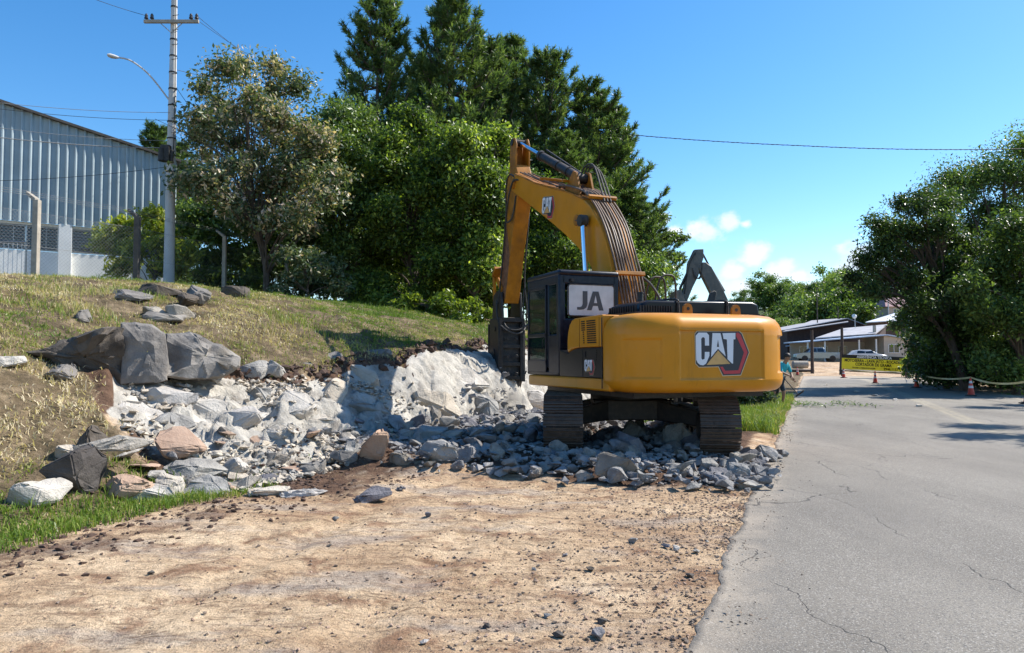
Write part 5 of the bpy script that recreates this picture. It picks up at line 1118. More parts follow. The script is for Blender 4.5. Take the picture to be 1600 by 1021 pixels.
def emblem(parent, org, ux, uy, n, w):
    ux, uy, n = Vector(ux), Vector(uy), Vector(n); T = Matrix(((ux.x*w, uy.x*w, n.x, org[0]), (ux.y*w, uy.y*w, n.y, org[1]), (ux.z*w, uy.z*w, n.z, org[2]), (0, 0, 0, 1)))
    mb = MB()
    for k, mi, z0, z1 in (('cream', 0, 0, .003), ('black', 1, 0, .005), ('red', 2, .004, .007), ('C', 3, .004, .008), ('A', 3, .004, .008), ('hole', 1, .005, .0088), ('T', 3, .004, .008), ('tri', 4, .004, .009)): mb.prism(EM[k], z0, z1, 'z', mi, T)
    return mb.build('emblem', [M['edgecream'], M['navy'], M['red'], M['silverlet'], M['goldtri']], parent)
def track(parent, xc, beta, mats, width=.60, L2=1.76, R=.43, name='crawler_track'):
    T = Matrix.Rotation(beta, 4, 'Z') @ Matrix.Translation((xc, 0, .46)); per = 2*(2*L2)+2*PI*R; n = 48; mb = MB()
    def loop(s):
        s %= per
        if s < 2*L2: return Vector((0, -L2+s, -R)), 0.0
        s -= 2*L2
        if s < PI*R: a = s/R; return Vector((0, L2+R*math.sin(a), -R*math.cos(a))), a
        s -= PI*R
        if s < 2*L2: return Vector((0, L2-s, R-.02*math.sin(PI*s/(2*L2)))), PI
        s -= 2*L2; a = PI+s/R; return Vector((0, -L2+R*math.sin(a), -R*math.cos(a))), a
    for k in range(n):
        p, a = loop(per*k/n+.03); TT = T @ Matrix.Translation(p) @ Matrix.Rotation(a, 4, 'X')
        mb.box((0, 0, 0), (width, per/n*.93, .022), 0, TT)
        for g, hgt in ((-.055, .028), (.0, .020), (.058, .026)): mb.box((0, g, -.011-hgt/2), (width, .012, hgt), 0, TT)
        for sx in (-.13, .13): mb.box((sx, 0, .045), (.05, per/n*.8, .07), 0, TT)
        for sx in (-.09, .09): mb.cyl((sx, .03, -.008), (sx, .03, -.026), .012, None, 6, 0, True, TT)
    tr = mb.build(name, mats[0], parent, bevel=0)
    f = MB(); f.box((0, 0, .0), (.26, 2*L2-.3, .34), 0, T); f.box((0, 0, .12), (.34, 1.6, .12), 0, T)
    for k in range(7): y = -L2+.5+k*(2*L2-1.0)/6; f.cyl((-.17, y, -.25), (.17, y, -.25), .12, None, 14, 0, True, T)
    for y in (-.6, .6): f.cyl((-.13, y, .3), (.13, y, .3), .08, None, 12, 0, True, T)
    f.build('track_frame', mats[1], tr)
    sp = MB(); sp.cyl((-.05, -L2, 0), (.05, -L2, 0), .35, None, 26, 0, True, T); sp.cyl((-.26, -L2, 0), (.26, -L2, 0), .20, None, 20, 0, True, T)
    for k in range(21): a = 2*PI*k/21; sp.box((0, -L2+.36*math.cos(a), .36*math.sin(a)), (.07, .04, .04), 0, T)
    sp.build('sprocket', mats[1], tr); i = MB(); i.cyl((-.08, L2, 0), (.08, L2, 0), .36, None, 26, 0, True, T); i.build('idler_wheel', mats[1], tr); return tr
def poly_rot(p, c, a): return [(c[0]+(x-c[0])*math.cos(a)-(y-c[1])*math.sin(a), c[1]+(x-c[0])*math.sin(a)+(y-c[1])*math.cos(a)) for x, y in p]
# ------------------------------------------------------------------ the yellow excavator with its breaker
HY = math.radians(20.5)
def excavator():
    ROOT = empty('crawler_excavator', (2.09, 13.3, .10), HY, 'large yellow crawler excavator with hydraulic breaker standing on the rubble', 'excavator'); GZ = .10
    def z_(v): return v-GZ
    beta = -(HY+math.radians(4))
    for x in (-1.17, 1.17): track(ROOT, x, beta, [M['track'], M['steel']])
    T = Matrix.Rotation(beta, 4, 'Z'); cb = MB(); cb.box((0, 0, .62), (1.3, 1.5, .34), 0, T)
    for sx in (-1, 1):
        for sy in (-1, 1): cb.add([(sx*.4, sy*.35, .45), (sx*.4, sy*.75, .45), (sx*1.1, sy*1.25, .38), (sx*1.1, sy*.85, .38), (sx*.4, sy*.35, .79), (sx*.4, sy*.75, .79), (sx*1.1, sy*1.25, .62), (sx*1.1, sy*.85, .62)], [(3,2,1,0),(4,5,6,7),(0,1,5,4),(1,2,6,5),(2,3,7,6),(3,0,4,7)], 0, T)
    cb.cyl((0, 0, .7), (0, 0, 1.05), .68, None, 40, 0); cb.build('undercarriage', M['steel'], ROOT, bevel=.02)
    # slewing platform with its yellow skirt
    pf = MB(); pf.prism([(-1.40, -1.9), (1.40, -1.9), (1.40, 1.15), (.45, 1.3), (-.2, 1.38), (-1.28, 1.40), (-1.41, 1.30)], z_(1.10), z_(1.29), 'z'); pf.build('platform', M['yellow'], ROOT, bevel=.03, seg=3)
    un = MB(); un.box((0, -.6, z_(1.06)), (2.3, 3.2, .10)); un.build('belly_plate', M['steel'], ROOT)
    # counterweight, lofted round a curved plan with recessed panels
    half = [(-1.41, -1.72), (-1.43, -2.05), (-1.415, -2.25), (-1.34, -2.44), (-1.18, -2.58), (-.98, -2.68), (-.76, -2.745)]
    cp = smooth_path([(x, y, 0) for x, y in half], 10); lft = [(p.x, p.y) for p in cp]; mid = [(-.72+1.44*k/40, -2.755) for k in range(41)]; pl = lft[:-1]+mid+[(-x, y) for x, y in reversed(lft[:-1])]
    # re-sample the plan finely
    P = np.array(pl); sl = np.concatenate([[0], np.cumsum(np.linalg.norm(np.diff(P, axis=0), axis=1))]); ns = 260; s_ = np.linspace(0, sl[-1], ns); PX = np.interp(s_, sl, P[:, 0]); PY = np.interp(s_, sl, P[:, 1])
    ker = np.ones(9)/9; PX2 = np.convolve(np.pad(PX, 4, 'edge'), ker, 'valid'); PY2 = np.convolve(np.pad(PY, 4, 'edge'), ker, 'valid')
    tx = np.gradient(PX2); ty = np.gradient(PY2); l = np.hypot(tx, ty); nx, ny = ty/l, -tx/l
    zs = np.concatenate([[1.10, 1.11, 1.13, 1.16, 1.20, 1.25], np.linspace(1.28, 2.0, 58), [2.04, 2.08, 2.12, 2.16, 2.19, 2.22, 2.24, 2.255, 2.262]])
    ins = np.interp(zs, [1.10, 1.11, 1.13, 1.16, 1.20, 1.28, 1.95, 2.04, 2.12, 2.19, 2.24, 2.262], [.17, .12, .08, .045, .02, 0, 0, .012, .045, .10, .19, .32])
    w = PX2[:, None]; zz = zs[None, :]
    def boxmask(a, b, z0, z1, s=.022): return ss(a-s, a, w)*(1-ss(b, b+s, w))*ss(z0-s, z0, zz)*(1-ss(z1, z1+s, zz))
    rec = .030*boxmask(-.70, .72, 1.31, 1.985)+.018*(boxmask(-1.385, -.985, 1.33, 1.86)*(PY2[:, None] < -2.12))+.035*(boxmask(1.10, 1.50, 1.40, 1.93)*(PY2[:, None] < -1.9))
    off = ins[None, :]+rec; X = PX2[:, None]-nx[:, None]*off*1; Y = PY2[:, None]-ny[:, None]*off
    # tuck the outer top corners slightly for the moulded shape
    V = np.stack([X, Y, np.repeat(zz-GZ, ns, 0)], -1).reshape(-1, 3); nzs = len(zs); i = np.arange(ns-1)[:, None]*nzs+np.arange(nzs-1)[None, :]; F = np.stack([i, i+nzs, i+nzs+1, i+1], -1).reshape(-1, 4)
    me = bpy.data.meshes.new('counterweight'); fl = [tuple(q) for q in F.tolist()]; top = [k*nzs+nzs-1 for k in range(ns)]; bot = [k*nzs for k in range(ns)]
    fl.append(tuple(top)); fl.append(tuple(reversed(bot))); fl.append(tuple(range(nzs-1, -1, -1))+tuple((ns-1)*nzs+k for k in range(nzs)))
    me.from_pydata(V.tolist(), [], fl); me.materials.append(M['yellow']); b = bmesh.new(); b.from_mesh(me); bmesh.ops.recalc_face_normals(b, faces=b.faces); b.to_mesh(me); b.free()
    me.polygons.foreach_set('use_smooth', [True]*len(me.polygons)); me.set_sharp_from_angle(angle=math.radians(50)); cw = link('counterweight', me, ROOT)
    emblem(cw, (-.46, -2.728, z_(1.345)), (1, 0, 0), (0, 0, 1), (0, -1, 0), .94)
    # engine bay between counterweight and cab
    eb = MB(); eb.box((.1, -1.1, z_(1.76)), (2.5, 1.5, .94)); eb.box((.85, .35, z_(1.70)), (1.1, 1.5, .82)); eb.build('engine_bay', M['yellow'], ROOT, bevel=.04, seg=3)
    sp = MB(); sp.prism([(-.455, z_(1.69)), (-.445, z_(1.90)), (-.47, z_(2.03)), (-.53, z_(2.15)), (-.62, z_(2.225)), (-.72, z_(2.25)), (-1.715, z_(2.265)), (-1.715, z_(1.77)), (-1.0, z_(1.77)), (-.80, z_(1.765)), (-.62, z_(1.74))], -1.415, -1.1, 'x'); side = sp.build('side_panel', M['yellow'], ROOT, bevel=.028, seg=3)
    gr = MB()
    for r in range(11):
        zc = 2.185-r*.034
        for (t0, t1) in ((-1.02, -1.16), (-1.21, -1.53)):
            sh = .03*(zc-1.85)/.3; n = 3 if t0 > -1.1 else 6; st_ = (t1-t0)/n
            for k in range(n):
                if t0 > -1.1 and zc < 2.02 and k != 1: continue
                gr.box((-1.417, t0+sh+st_*(k+.5), z_(zc)), (.006, abs(st_)*.82, .021))
    gr.build('vent_grille', M['black'], side)
    sm = MB(); sm.box((-1.4165, -1.62, z_(2.0)), (.004, .006, .46)); sm.box((-1.4165, -.93, z_(2.0)), (.004, .006, .46)); sm.build('panel_seam', M['black'], side)
    bk = MB(); bk.prism([(-1.70, z_(1.292)), (-1.70, z_(1.765)), (-1.0, z_(1.765)), (-.80, z_(1.758)), (-.62, z_(1.735)), (-.455, z_(1.68)), (-.12, z_(1.75)), (-.12, z_(1.292))], -1.405, -1.1, 'x'); bp = bk.build('access_door', M['black'], ROOT, bevel=.012)
    g2 = MB()
    for r in range(5): g2.box((-1.408, -1.35, z_(1.72-r*.035)), (.008, .32, .014))
    g2.build('vent_grille', M['steel'], bp); sm = MB(); sm.box((-1.4075, -1.02, z_(1.52)), (.004, .008, .44)); sm.box((-1.41, -1.10, z_(1.66)), (.012, .03, .09)); sm.build('door_seam', M['rubber'], bp)
    emblem(bp, (-1.407, -1.10, z_(1.335)), (0, -1, 0), (0, 0, 1), (-1, 0, 0), .36)
    ws_ = MB(); ws_.box((-1.424, -1.722, z_(1.68)), (.012, .012, 1.08)); ws_.box((-.2, -1.716, z_(2.264)), (2.3, .010, .006)); ws_.build('panel_seam', M['rubber'], cw)
    # hood over the engine
    hd = MB(); hd.prism([(-.98, z_(2.27)), (-.90, z_(2.42)), (-.78, z_(2.475)), (1.12, z_(2.50)), (1.24, z_(2.46)), (1.27, z_(2.27))], -2.02, -1.0, 'y'); hood = hd.build('engine_hood', M['black'], ROOT, bevel=.045, seg=4)
    hb = MB(); hb.box((.13, -1.51, z_(2.28)), (2.36, 1.12, .03)); hb.build('hood_base', M['steel'], hood)
    hr = MB()
    for k in range(13): hr.box((-.93+k*.045, -2.025, z_(2.345)+.0), (.016, .02, .10))
    for k in range(12): hr.box((-.965, -1.95+k*.075, z_(2.35)), (.03, .02, .11))
    hr.build('hood_slats', M['steel'], hood)
    for x in (-.28, .62): sb = MB(); sb.tube(smooth_path([(x, -2.06, z_(2.28)), (x, -2.05, z_(2.42)), (x, -1.98, z_(2.505)), (x, -1.5, z_(2.525)), (x, -1.0, z_(2.52))], 4), .016, 6); sb.build('hood_strap', M['rubber'], hood)
    for x in (-.33, .53):
        e = MB(); y0 = -2.36; pts = [(x-.085, z_(2.24)), (x+.085, z_(2.24)), (x+.075, z_(2.33))]+[(x+.075*math.cos(a), z_(2.34)+.075*math.sin(a)) for a in np.linspace(.1, PI-.1, 9)]+[(x-.075, z_(2.33))]
        e.prism(pts, y0-.02, y0+.02, 'y', 0); e.cyl((x, y0-.024, z_(2.335)), (x, y0+.024, z_(2.335)), .026, None, 12, 1); e.build('lifting_eye', [M['yellow_old'], M['rubber']], ROOT)
    ex = MB(); ex.cyl((-.42, -1.15, z_(2.45)), (-.42, -1.15, z_(2.68)), .05, None, 14); ex.cyl((-.42, -1.15, z_(2.66)), (-.42, -1.15, z_(2.68)), .056, None, 14); ex.build('exhaust_pipe', M['rubber'], ROOT)
    mr = MB(); mr.prism([(.82, z_(2.48)), (.90, z_(2.46)), (1.0, z_(2.60)), (1.03, z_(2.72)), (.98, z_(2.75)), (.90, z_(2.70))], -1.22, -1.17, 'y'); mr.build('mirror', M['rubber'], ROOT, bevel=.012)
    hl = MB(); 
    for y in (-.1, .25): hl.tube(smooth_path([(.45, y, z_(2.25)), (.52, y, z_(2.75)), (.60+.02, y, z_(3.05)), (.78, y, z_(3.12)), (.93, y, z_(3.0)), (.95, y, z_(2.2))], 5), .02, 6)
    hl.build('handrail', M['rubber'], ROOT, fix=False)
    # cab
    x0, x1, t0, t1, zb, zt = -1.405, -.24, -.10, 1.38, z_(1.295), z_(3.06)
    cb = MB(); p = .13
    cb.box((x0+p/2+.0, t0+p/2, (zb+zt)/2), (p, p, zt-zb)); cb.box((x1-p/2, t0+p/2, (zb+zt)/2), (p, p, zt-zb)); cb.box((x0+.035, t1-.04, (zb+zt)/2), (.07, .08, zt-zb)); cb.box((x1-.035, t1-.04, (zb+zt)/2), (.07, .08, zt-zb))
    cb.box(((x0+x1)/2, (t0+t1)/2, zb+.04), (x1-x0, t1-t0, .08)); cb.box(((x0+x1)/2, t0+.05, (zb+z_(2.29))/2), (x1-x0-.1, .10, z_(2.29)-zb)); cb.box(((x0+x1)/2, t0+.05, z_(2.97)), (x1-x0-.1, .10, .17))
    cb.box((x0+.03, (t0+t1)/2, z_(2.97)), (.06, t1-t0-.1, .16)); cb.box((x1-.03, (t0+t1)/2, z_(2.97)), (.06, t1-t0-.1, .16)); cb.box((x1-.03, (t0+t1)/2, z_(1.7)), (.06, t1-t0-.1, .8))
    cb.box(((x0+x1)/2, t1-.04, z_(2.98)), (x1-x0-.1, .08, .12)); cb.box(((x0+x1)/2, t1-.04, z_(1.45)), (x1-x0-.1, .08, .3)); cb.box((x0+.03, .40, z_(2.2)), (.056, .09, 1.55)); cb.box((x0+.03, .14, z_(1.66)), (.058, .46, .72))
    cab = cb.build('cab', M['cabblack'], ROOT, bevel=.028, seg=3)
    rf = MB(); rf.box(((x0+x1)/2, (t0+t1)/2, zt+.025), (x1-x0+.02, t1-t0+.05, .10)); rf.build('cab_roof', M['cabblack'], cab, bevel=.05, seg=4)
    ws = MB(); wx0, wx1, wz0, wz1 = x0+.17, x1-.10, z_(2.335), z_(2.885); r_ = .05
    rr = [(wx1-r_+r_*math.cos(a), wz1-r_+r_*math.sin(a)) for a in np.linspace(0, PI/2, 5)]+[(wx0+r_+r_*math.cos(a), wz1-r_+r_*math.sin(a)) for a in np.linspace(PI/2, PI, 5)]+[(wx0+r_+r_*math.cos(a), wz0+r_+r_*math.sin(a)) for a in np.linspace(PI, 1.5*PI, 5)]+[(wx1-r_+r_*math.cos(a), wz0+r_+r_*math.sin(a)) for a in np.linspace(1.5*PI, 2*PI, 5)]
    ws.prism(rr, t0-.012, t0+.03, 'y'); rw = ws.build('rear_window', M['winsheet'], cab); sl2 = MB(); n = len(rr); sl2.tube([(a, t0-.012, b) for a, b in rr+[rr[0]]], .012, 6); sl2.build('window_seal', M['rubber'], rw, fix=False)
    # JA lettering
    def ja(pts): return [(wx0+(x-482)/(705-482)*(wx1-wx0), wz0+(932-y)/(932-765)*(wz1-wz0)) for x, y in pts]
    lt = MB(); lt.prism(ja([(551, 800), (574, 800), (574, 868), (569, 886), (556, 897), (538, 900), (524, 899), (524, 885), (538, 885), (547, 880), (551, 868)]), t0-.016, t0-.010, 'y')
    lt.prism(ja([(600, 800), (628, 800), (652, 901), (630, 901), (624, 877), (601, 877), (593, 901), (571, 901)]), t0-.016, t0-.010, 'y', 0); lt.prism(ja([(613, 822), (620, 862), (605, 862)]), t0-.020, t0-.015, 'y', 1)
    lt.build('lettering', [M['gray_let'], M['winsheet']], rw)
    dr = MB(); dx = x0-.008
    for (c_, d_) in (((dx, .87, z_(2.88)), (.03, .88, .07)), ((dx, .87, z_(2.02)), (.03, .88, .06)), ((dx, .455, z_(2.2)), (.03, .05, 1.42)), ((dx, 1.29, z_(2.2)), (.03, .05, 1.42)), ((dx, .87, z_(1.46)), (.03, .88, .22)), ((dx, .87, z_(1.99)), (.03, .88, .03))): dr.box(c_, d_)
    door = dr.build('door', M['cabblack'], cab, bevel=.01); g = MB(); g.box((dx+.006, .87, z_(2.45)), (.008, .80, .82)); g.box((dx+.006, .87, z_(1.78)), (.008, .80, .44)); g.build('door_glass', M['glass'], door)
    hn = MB(); hn.tube([(dx-.02, .50, z_(1.95)), (dx-.045, .50, z_(1.93)), (dx-.045, .50, z_(1.80)), (dx-.02, .50, z_(1.78))], .010, 6); hn.build('door_handle', M['steel'], door)
    g = MB(); g.box((x0+.02, .20, z_(2.47)), (.01, .33, .84)); g.box(((x0+x1)/2, t1-.03, z_(2.25)), (x1-x0-.12, .01, 1.3)); g.box((x1-.02, .65, z_(2.5)), (.01, 1.3, .8)); g.build('side_glass', M['glass'], cab)
    st = MB(); st.box((-.85, .35, z_(1.75)), (.5, .5, .16)); st.box((-.85, .12, z_(2.15)), (.46, .14, .68)); st.box((-.85, .95, z_(1.75)), (.12, .12, .5)); st.build('operator_seat', M['rubber'], cab, bevel=.04)
    ra = MB(); ra.tube(smooth_path([(x0-.01, t1+.02, z_(2.9)), (x0-.05, t1+.06, z_(2.82)), (x0-.05, t1+.06, z_(1.42)), (x0-.01, t1+.02, z_(1.36))], 4), .014, 6); ra.build('grab_rail', M['rubber'], cab, fix=False)
    wl = MB(); wl.box((x0+.24, t0-.03, z_(2.955)), (.05, .06, .05)); wl.build('work_lamp', M['rubber'], cab)
    # boom
    top = [(5.30, 5.98), (5.22, 6.12), (5.04, 6.10), (4.4, 5.86), (3.8, 5.60), (3.0, 5.33), (2.15, 5.06), (1.6, 4.87), (1.24, 4.70), (1.0, 4.54), (.78, 4.33), (.60, 4.14), (.44, 3.92), (.30, 3.68), (.20, 3.45), (.08, 3.1), (-.02, 2.75), (-.08, 2.3), (-.08, 1.85)]
    bot = [(.28, 1.72), (.46, 2.0), (.62, 2.5), (.78, 3.0), (.92, 3.32), (1.14, 3.52), (1.48, 3.78), (2.15, 4.17), (2.88, 4.55), (3.92, 5.07), (4.95, 5.58), (5.24, 5.72), (5.34, 5.85)]
    bm_ = MB(); bw = .27; bm_.prism([(a, z_(b)) for a, b in top+bot], -bw, bw, 'x'); boom = bm_.build('boom', M['yellow'], ROOT, bevel=.018)
    fg = MB()
    for f in (.0,):
        for sx in (-1, 1): fg.cyl((sx*(bw-.01), 5.12, z_(5.88)), (sx*(bw+.06), 5.12, z_(5.88)), .13, .12, 18); fg.cyl((sx*(bw-.01), .12, z_(1.95)), (sx*(bw+.06), .12, z_(1.95)), .14, None, 18); fg.cyl((sx*(bw-.01), 1.55, z_(4.35)), (sx*(bw+.03), 1.55, z_(4.35)), .11, None, 18)
    fg.build('pin_boss', M['yellow_old'], boom, bevel=.008)
    tp = MB(); tp.prism([(a, z_(b)) for a, b in [(5.0, 6.11), (3.8, 5.63), (2.15, 5.09), (1.24, 4.73), (1.24, 4.70), (2.15, 5.06), (3.8, 5.60), (5.0, 6.08)]], -bw-.015, bw+.015, 'x'); tp.build('top_flange', M['yellow_old'], boom)
    emblem(boom, (-bw-.004, 3.36, z_(4.70)), (0, -.985, -.17), (0, -.17, .985), (-1, 0, 0), .70)
    # stick cylinder, boom cylinders
    A0, A1 = Vector((0, 1.93, z_(5.30))), Vector((0, 5.42, z_(7.0))); J = A0.lerp(A1, .60)
    sc = MB(); sc.cyl(A0, J, .10, None, 20); sc.cyl(J-(A1-A0).normalized()*.10, J+(A1-A0).normalized()*.03, .118, None, 20); sc.cyl(A0+Vector((-.13, 0, 0)), A0+Vector((.13, 0, 0)), .10, None, 16)
    for t in (.25, .5): q = A0.lerp(J, t); sc.cyl(q, q+(A1-A0).normalized()*.05, .115, None, 18)
    sc.tube([A0+Vector((.09, .2, .18)), J+Vector((.09, -.1, .12))], .02, 6); cyl = sc.build('stick_cylinder', M['steel'], ROOT, smooth=True)
    rd = MB(); rd.cyl(J, A1, .052, None, 16); rd.build('cylinder_rod', M['chrome'], cyl, smooth=True)
    br = MB()
    for sx in (-.15, .15): br.prism([(1.6, z_(4.88)), (1.78, z_(5.38)), (1.93, z_(5.45)), (2.06, z_(5.36)), (2.35, z_(5.13))], sx-.02, sx+.02, 'x')
    br.build('cylinder_bracket', M['yellow_old'], boom)
    for sx in (-1, 1):
        b0, b1 = Vector((sx*.40, .75, z_(1.75))), Vector((sx*.40, 1.02, z_(4.22))); b0 = Vector((sx*.40, .72, z_(1.7))); j = b0.lerp(b1, .42)
        c_ = MB(); c_.cyl(b0, j, .10, None, 18); c_.cyl(j, j+(b1-b0).normalized()*.08, .11, None, 18); bc = c_.build('boom_cylinder', M['steel'], ROOT, smooth=True); r2 = MB(); r2.cyl(j, b1, .052, None, 16); r2.build('cylinder_rod', M['chrome'], bc, smooth=True)
        e = MB(); e.cyl(b1+Vector((-.075, 0, .02)), b1+Vector((.075, 0, .02)), .115, None, 18); e.tube([b1, b1+Vector((-sx*.08, .5, .12))], .014, 5); e.build('rod_eye', M['rubber'], bc, bevel=.01)
    # hoses along the boom back
    path = [(2.6, 5.24), (2.15, 5.16), (1.6, 4.98), (1.2, 4.80), (.78, 4.46), (.40, 4.02), (.14, 3.52), (0, 3.12), (-.10, 2.7), (-.16, 2.3), (-.1, 2.0)]
    rs = np.random.RandomState(4)
    for k in range(9):
        x = -.235+k*.059; h = MB(); o = rs.uniform(0, .03); h.tube(smooth_path([(x+rs.normal()*.008+(0 if i < 7 else (i-6)*.03), a+o*.6, z_(b+o)) for i, (a, b) in enumerate(path)], 5), .020, 7); h.build('hydraulic_hose', M['hose'], boom, smooth=True, fix=False)
    for k in range(4):
        x = -.2+k*.11; h = MB(); h.tube(smooth_path([(x, 2.5, z_(5.22)), (x*1.1, 3.2, z_(5.46+rs.uniform(0, .05))), (x, 4.1, z_(5.78+rs.uniform(0, .04))), (x*.9, 4.9, z_(6.12))], 5), .017, 6); h.build('hydraulic_hose', M['hose'], boom, smooth=True, fix=False)
    for a, b, an in ((1.02, 4.63, -.75), (.0, 3.05, -1.22), (3.4, 5.52, -.3), (2.2, 5.2, -.3)):
        c_ = MB(); TT = Matrix.Translation((0, a, z_(b))) @ Matrix.Rotation(-an, 4, 'X'); 
        TT = Matrix.Translation((0, a-.05*math.sin(-an), z_(b)+.06)) @ Matrix.Rotation(-an, 4, 'X'); c_.box((0, 0, .03), (.60, .07, .06), 0, TT); c_.build('hose_clamp', M['yellow_old'], boom, bevel=.006)
    for k in range(3):   # loops beside the base of the stick cylinder
        x = .06+.07*k; h = MB(); h.tube(smooth_path([(x, 2.1, z_(5.25)), (x+.05, 2.0, z_(5.55)), (x+.02, 1.5, z_(5.48-.05*k)), (x-.03, 1.1, z_(4.95)), (x-.05, .9, z_(4.62))], 5), .019, 7); h.build('hydraulic_hose', M['rubber'], boom, smooth=True, fix=False)
    h = MB(); h.tube(smooth_path([(.33, .1, z_(3.1)), (.45, -.1, z_(2.9)), (.55, -.2, z_(2.6)), (.5, -.1, z_(2.3))], 5), .025, 7); h.build('hydraulic_hose', M['rubber'], boom, smooth=True, fix=False)
    # stick
    st = MB(); body = [(5.22, 6.40), (5.60, 6.42), (5.83, 6.0), (5.90, 5.3), (6.02, 4.6), (6.20, 3.9), (6.36, 3.25), (6.30, 3.05), (6.0, 3.0), (5.90, 3.2), (5.66, 4.0), (5.42, 4.7), (5.16, 5.35), (4.98, 5.72), (5.0, 6.0)]
    st.prism([(a, z_(b)) for a, b in body], -.19, .19, 'x')
    for sx in (-.17, .17): st.prism([(a, z_(b)) for a, b in [(5.20, 6.35), (5.18, 6.9), (5.28, 7.08), (5.46, 7.12), (5.58, 7.0), (5.64, 6.4)]], sx-.022, sx+.022, 'x')
    st.box((0, 5.62, z_(6.7)), (.33, .03, .62)); stick = st.build('stick', M['yellow_old'], ROOT, bevel=.014)
    ok = MB(); ok.prism([(a, z_(b)) for a, b in [(5.62, 4.2), (5.86, 5.0), (5.98, 4.55), (6.1, 4.1), (6.27, 3.3), (5.98, 3.1), (5.82, 3.5)]], -.1935, -.189, 'x'); ok.build('wear_plate', M['rust'], stick)
    pn = MB(); pn.cyl((-.22, 5.42, z_(7.0)), (.22, 5.42, z_(7.0)), .085, None, 16); pn.cyl((-.30, 5.12, z_(5.88)), (.30, 5.12, z_(5.88)), .09, None, 16); pn.build('pin', M['steel'], stick)
    c0, c1 = Vector((0, 6.02, z_(6.0))), Vector((0, 6.62, z_(3.75))); jj = c0.lerp(c1, .62); bc = MB(); bc.cyl(c0, jj, .085, None, 18); bc.box((0, 5.93, z_(6.0)), (.16, .2, .16)); bcy = bc.build('bucket_cylinder', M['steel'], ROOT, smooth=True); r2 = MB(); r2.cyl(jj, c1, .045, None, 14); r2.build('cylinder_rod', M['chrome'], bcy, smooth=True)
    lk = MB()
    for sx in (-.2, .2): lk.prism([(a, z_(b)) for a, b in [(6.10, 3.42), (6.60, 3.86), (6.72, 3.74), (6.2, 3.28)]], sx-.02, sx+.02, 'x'); lk.prism([(a, z_(b)) for a, b in [(6.58, 3.82), (6.72, 3.78), (6.68, 3.1), (6.52, 3.1)]], sx*1.25-.02, sx*1.25+.02, 'x')
    lk.build('linkage', M['yellow_old'], ROOT)
    for k, pts in enumerate([[(-.22, 4.9, 5.9), (-.30, 5.3, 6.15), (-.30, 5.6, 5.9), (-.24, 5.75, 5.3), (-.24, 5.9, 4.6), (-.26, 6.1, 3.6), (-.3, 6.2, 3.0)], [(-.2, 4.7, 5.85), (-.34, 5.0, 5.9), (-.36, 5.35, 5.35), (-.32, 5.5, 5.0), (-.24, 5.3, 5.1), (-.2, 5.15, 5.6)], [(.2, 4.9, 5.95), (.27, 5.4, 6.1), (.24, 5.4, 5.2), (.23, 5.55, 4.4), (.26, 5.75, 3.6), (.34, 5.8, 2.9), (.36, 5.9, 2.5)], [(-.30, 6.3, 3.1), (-.34, 6.0, 2.5), (0, 5.72, 2.22), (.34, 5.9, 2.4), (.3, 6.2, 2.8)], [(-.2, 6.3, 3.0), (-.2, 5.9, 2.42), (.1, 5.72, 2.32), (.44, 5.8, 2.55), (.55, 5.6, 2.9), (.3, 5.6, 3.3)]]):
        h = MB(); h.tube(smooth_path([(a, b, z_(c)) for a, b, c in pts], 6), .022, 7); h.build('hydraulic_hose', M['rubber'], stick, smooth=True, fix=False)
    fl = MB(); fl.prism([(a, z_(b)) for a, b in [(6.14, 3.9), (6.36, 3.7), (6.42, 3.74), (6.2, 3.96)]], -.40, -.20, 'x'); fl.build('hose_bracket', M['yellow_old'], stick)
    # hydraulic breaker
    bx = lambda pts: [(a, z_(b)) for a, b in pts]; hm = MB()
    for sx in (-.31, .31): hm.prism(bx([(5.92, 2.60), (6.02, 3.28), (6.30, 3.34), (6.62, 3.24), (6.72, 2.60)]), sx*.82-.03, sx*.82+.03, 'x'); hm.prism(bx([(5.93, 2.62), (6.72, 2.62), (6.80, 1.2), (6.74, .98), (6.56, .80), (6.26, .80), (6.12, 1.0), (5.98, 1.3)]), sx-.035, sx+.035, 'x')
    hm.box((0, 6.33, z_(2.58)), (.66, .78, .12)); brk = hm.build('hydraulic_breaker', M['steel'], ROOT, bevel=.012)
    hb_ = MB(); hb_.box((0, 6.36, z_(1.72)), (.54, .58, 1.7)); hb_.box((0, 6.38, z_(.84)), (.36, .36, .28)); hb_.build('breaker_body', M['rubber'], brk, bevel=.03)
    rb = MB()
    for sx in (-.30, .30):
        for (y, w_) in ((5.965, .05), (6.765, .05)): rb.box((sx, y+.03, z_(1.75)), (.13, w_, 1.5))
    for z in (2.35, 1.9, 1.45, 1.1): rb.box((0, 6.02, z_(z)), (.55, .06, .10))
    for z in (2.1, 1.65, 1.2):
        for s in (-.12, .12): rb.cyl((s, 5.98, z_(z)), (s, 5.94, z_(z)), .045, None, 10)
    rb.build('breaker_ribs', M['steel'], brk, bevel=.008)
    bo = MB()
    for sx in (-1, 1):
        for z, y in ((2.35, 6.3), (1.75, 6.4), (1.25, 6.35), (1.05, 6.5)): bo.cyl((sx*.34, y, z_(z)), (sx*.37, y, z_(z)), .06 if z != 1.75 else .10, None, 12)
    bo.build('bolt', M['steel'], brk); cs = MB(); cs.cyl((0, 6.40, z_(.8)), (0, 6.43, z_(.32)), .075, None, 14); cs.cyl((0, 6.43, z_(.32)), (0, 6.44, z_(.12)), .075, .02, 14); cs.build('chisel', M['steel'], brk, smooth=True)
excavator()
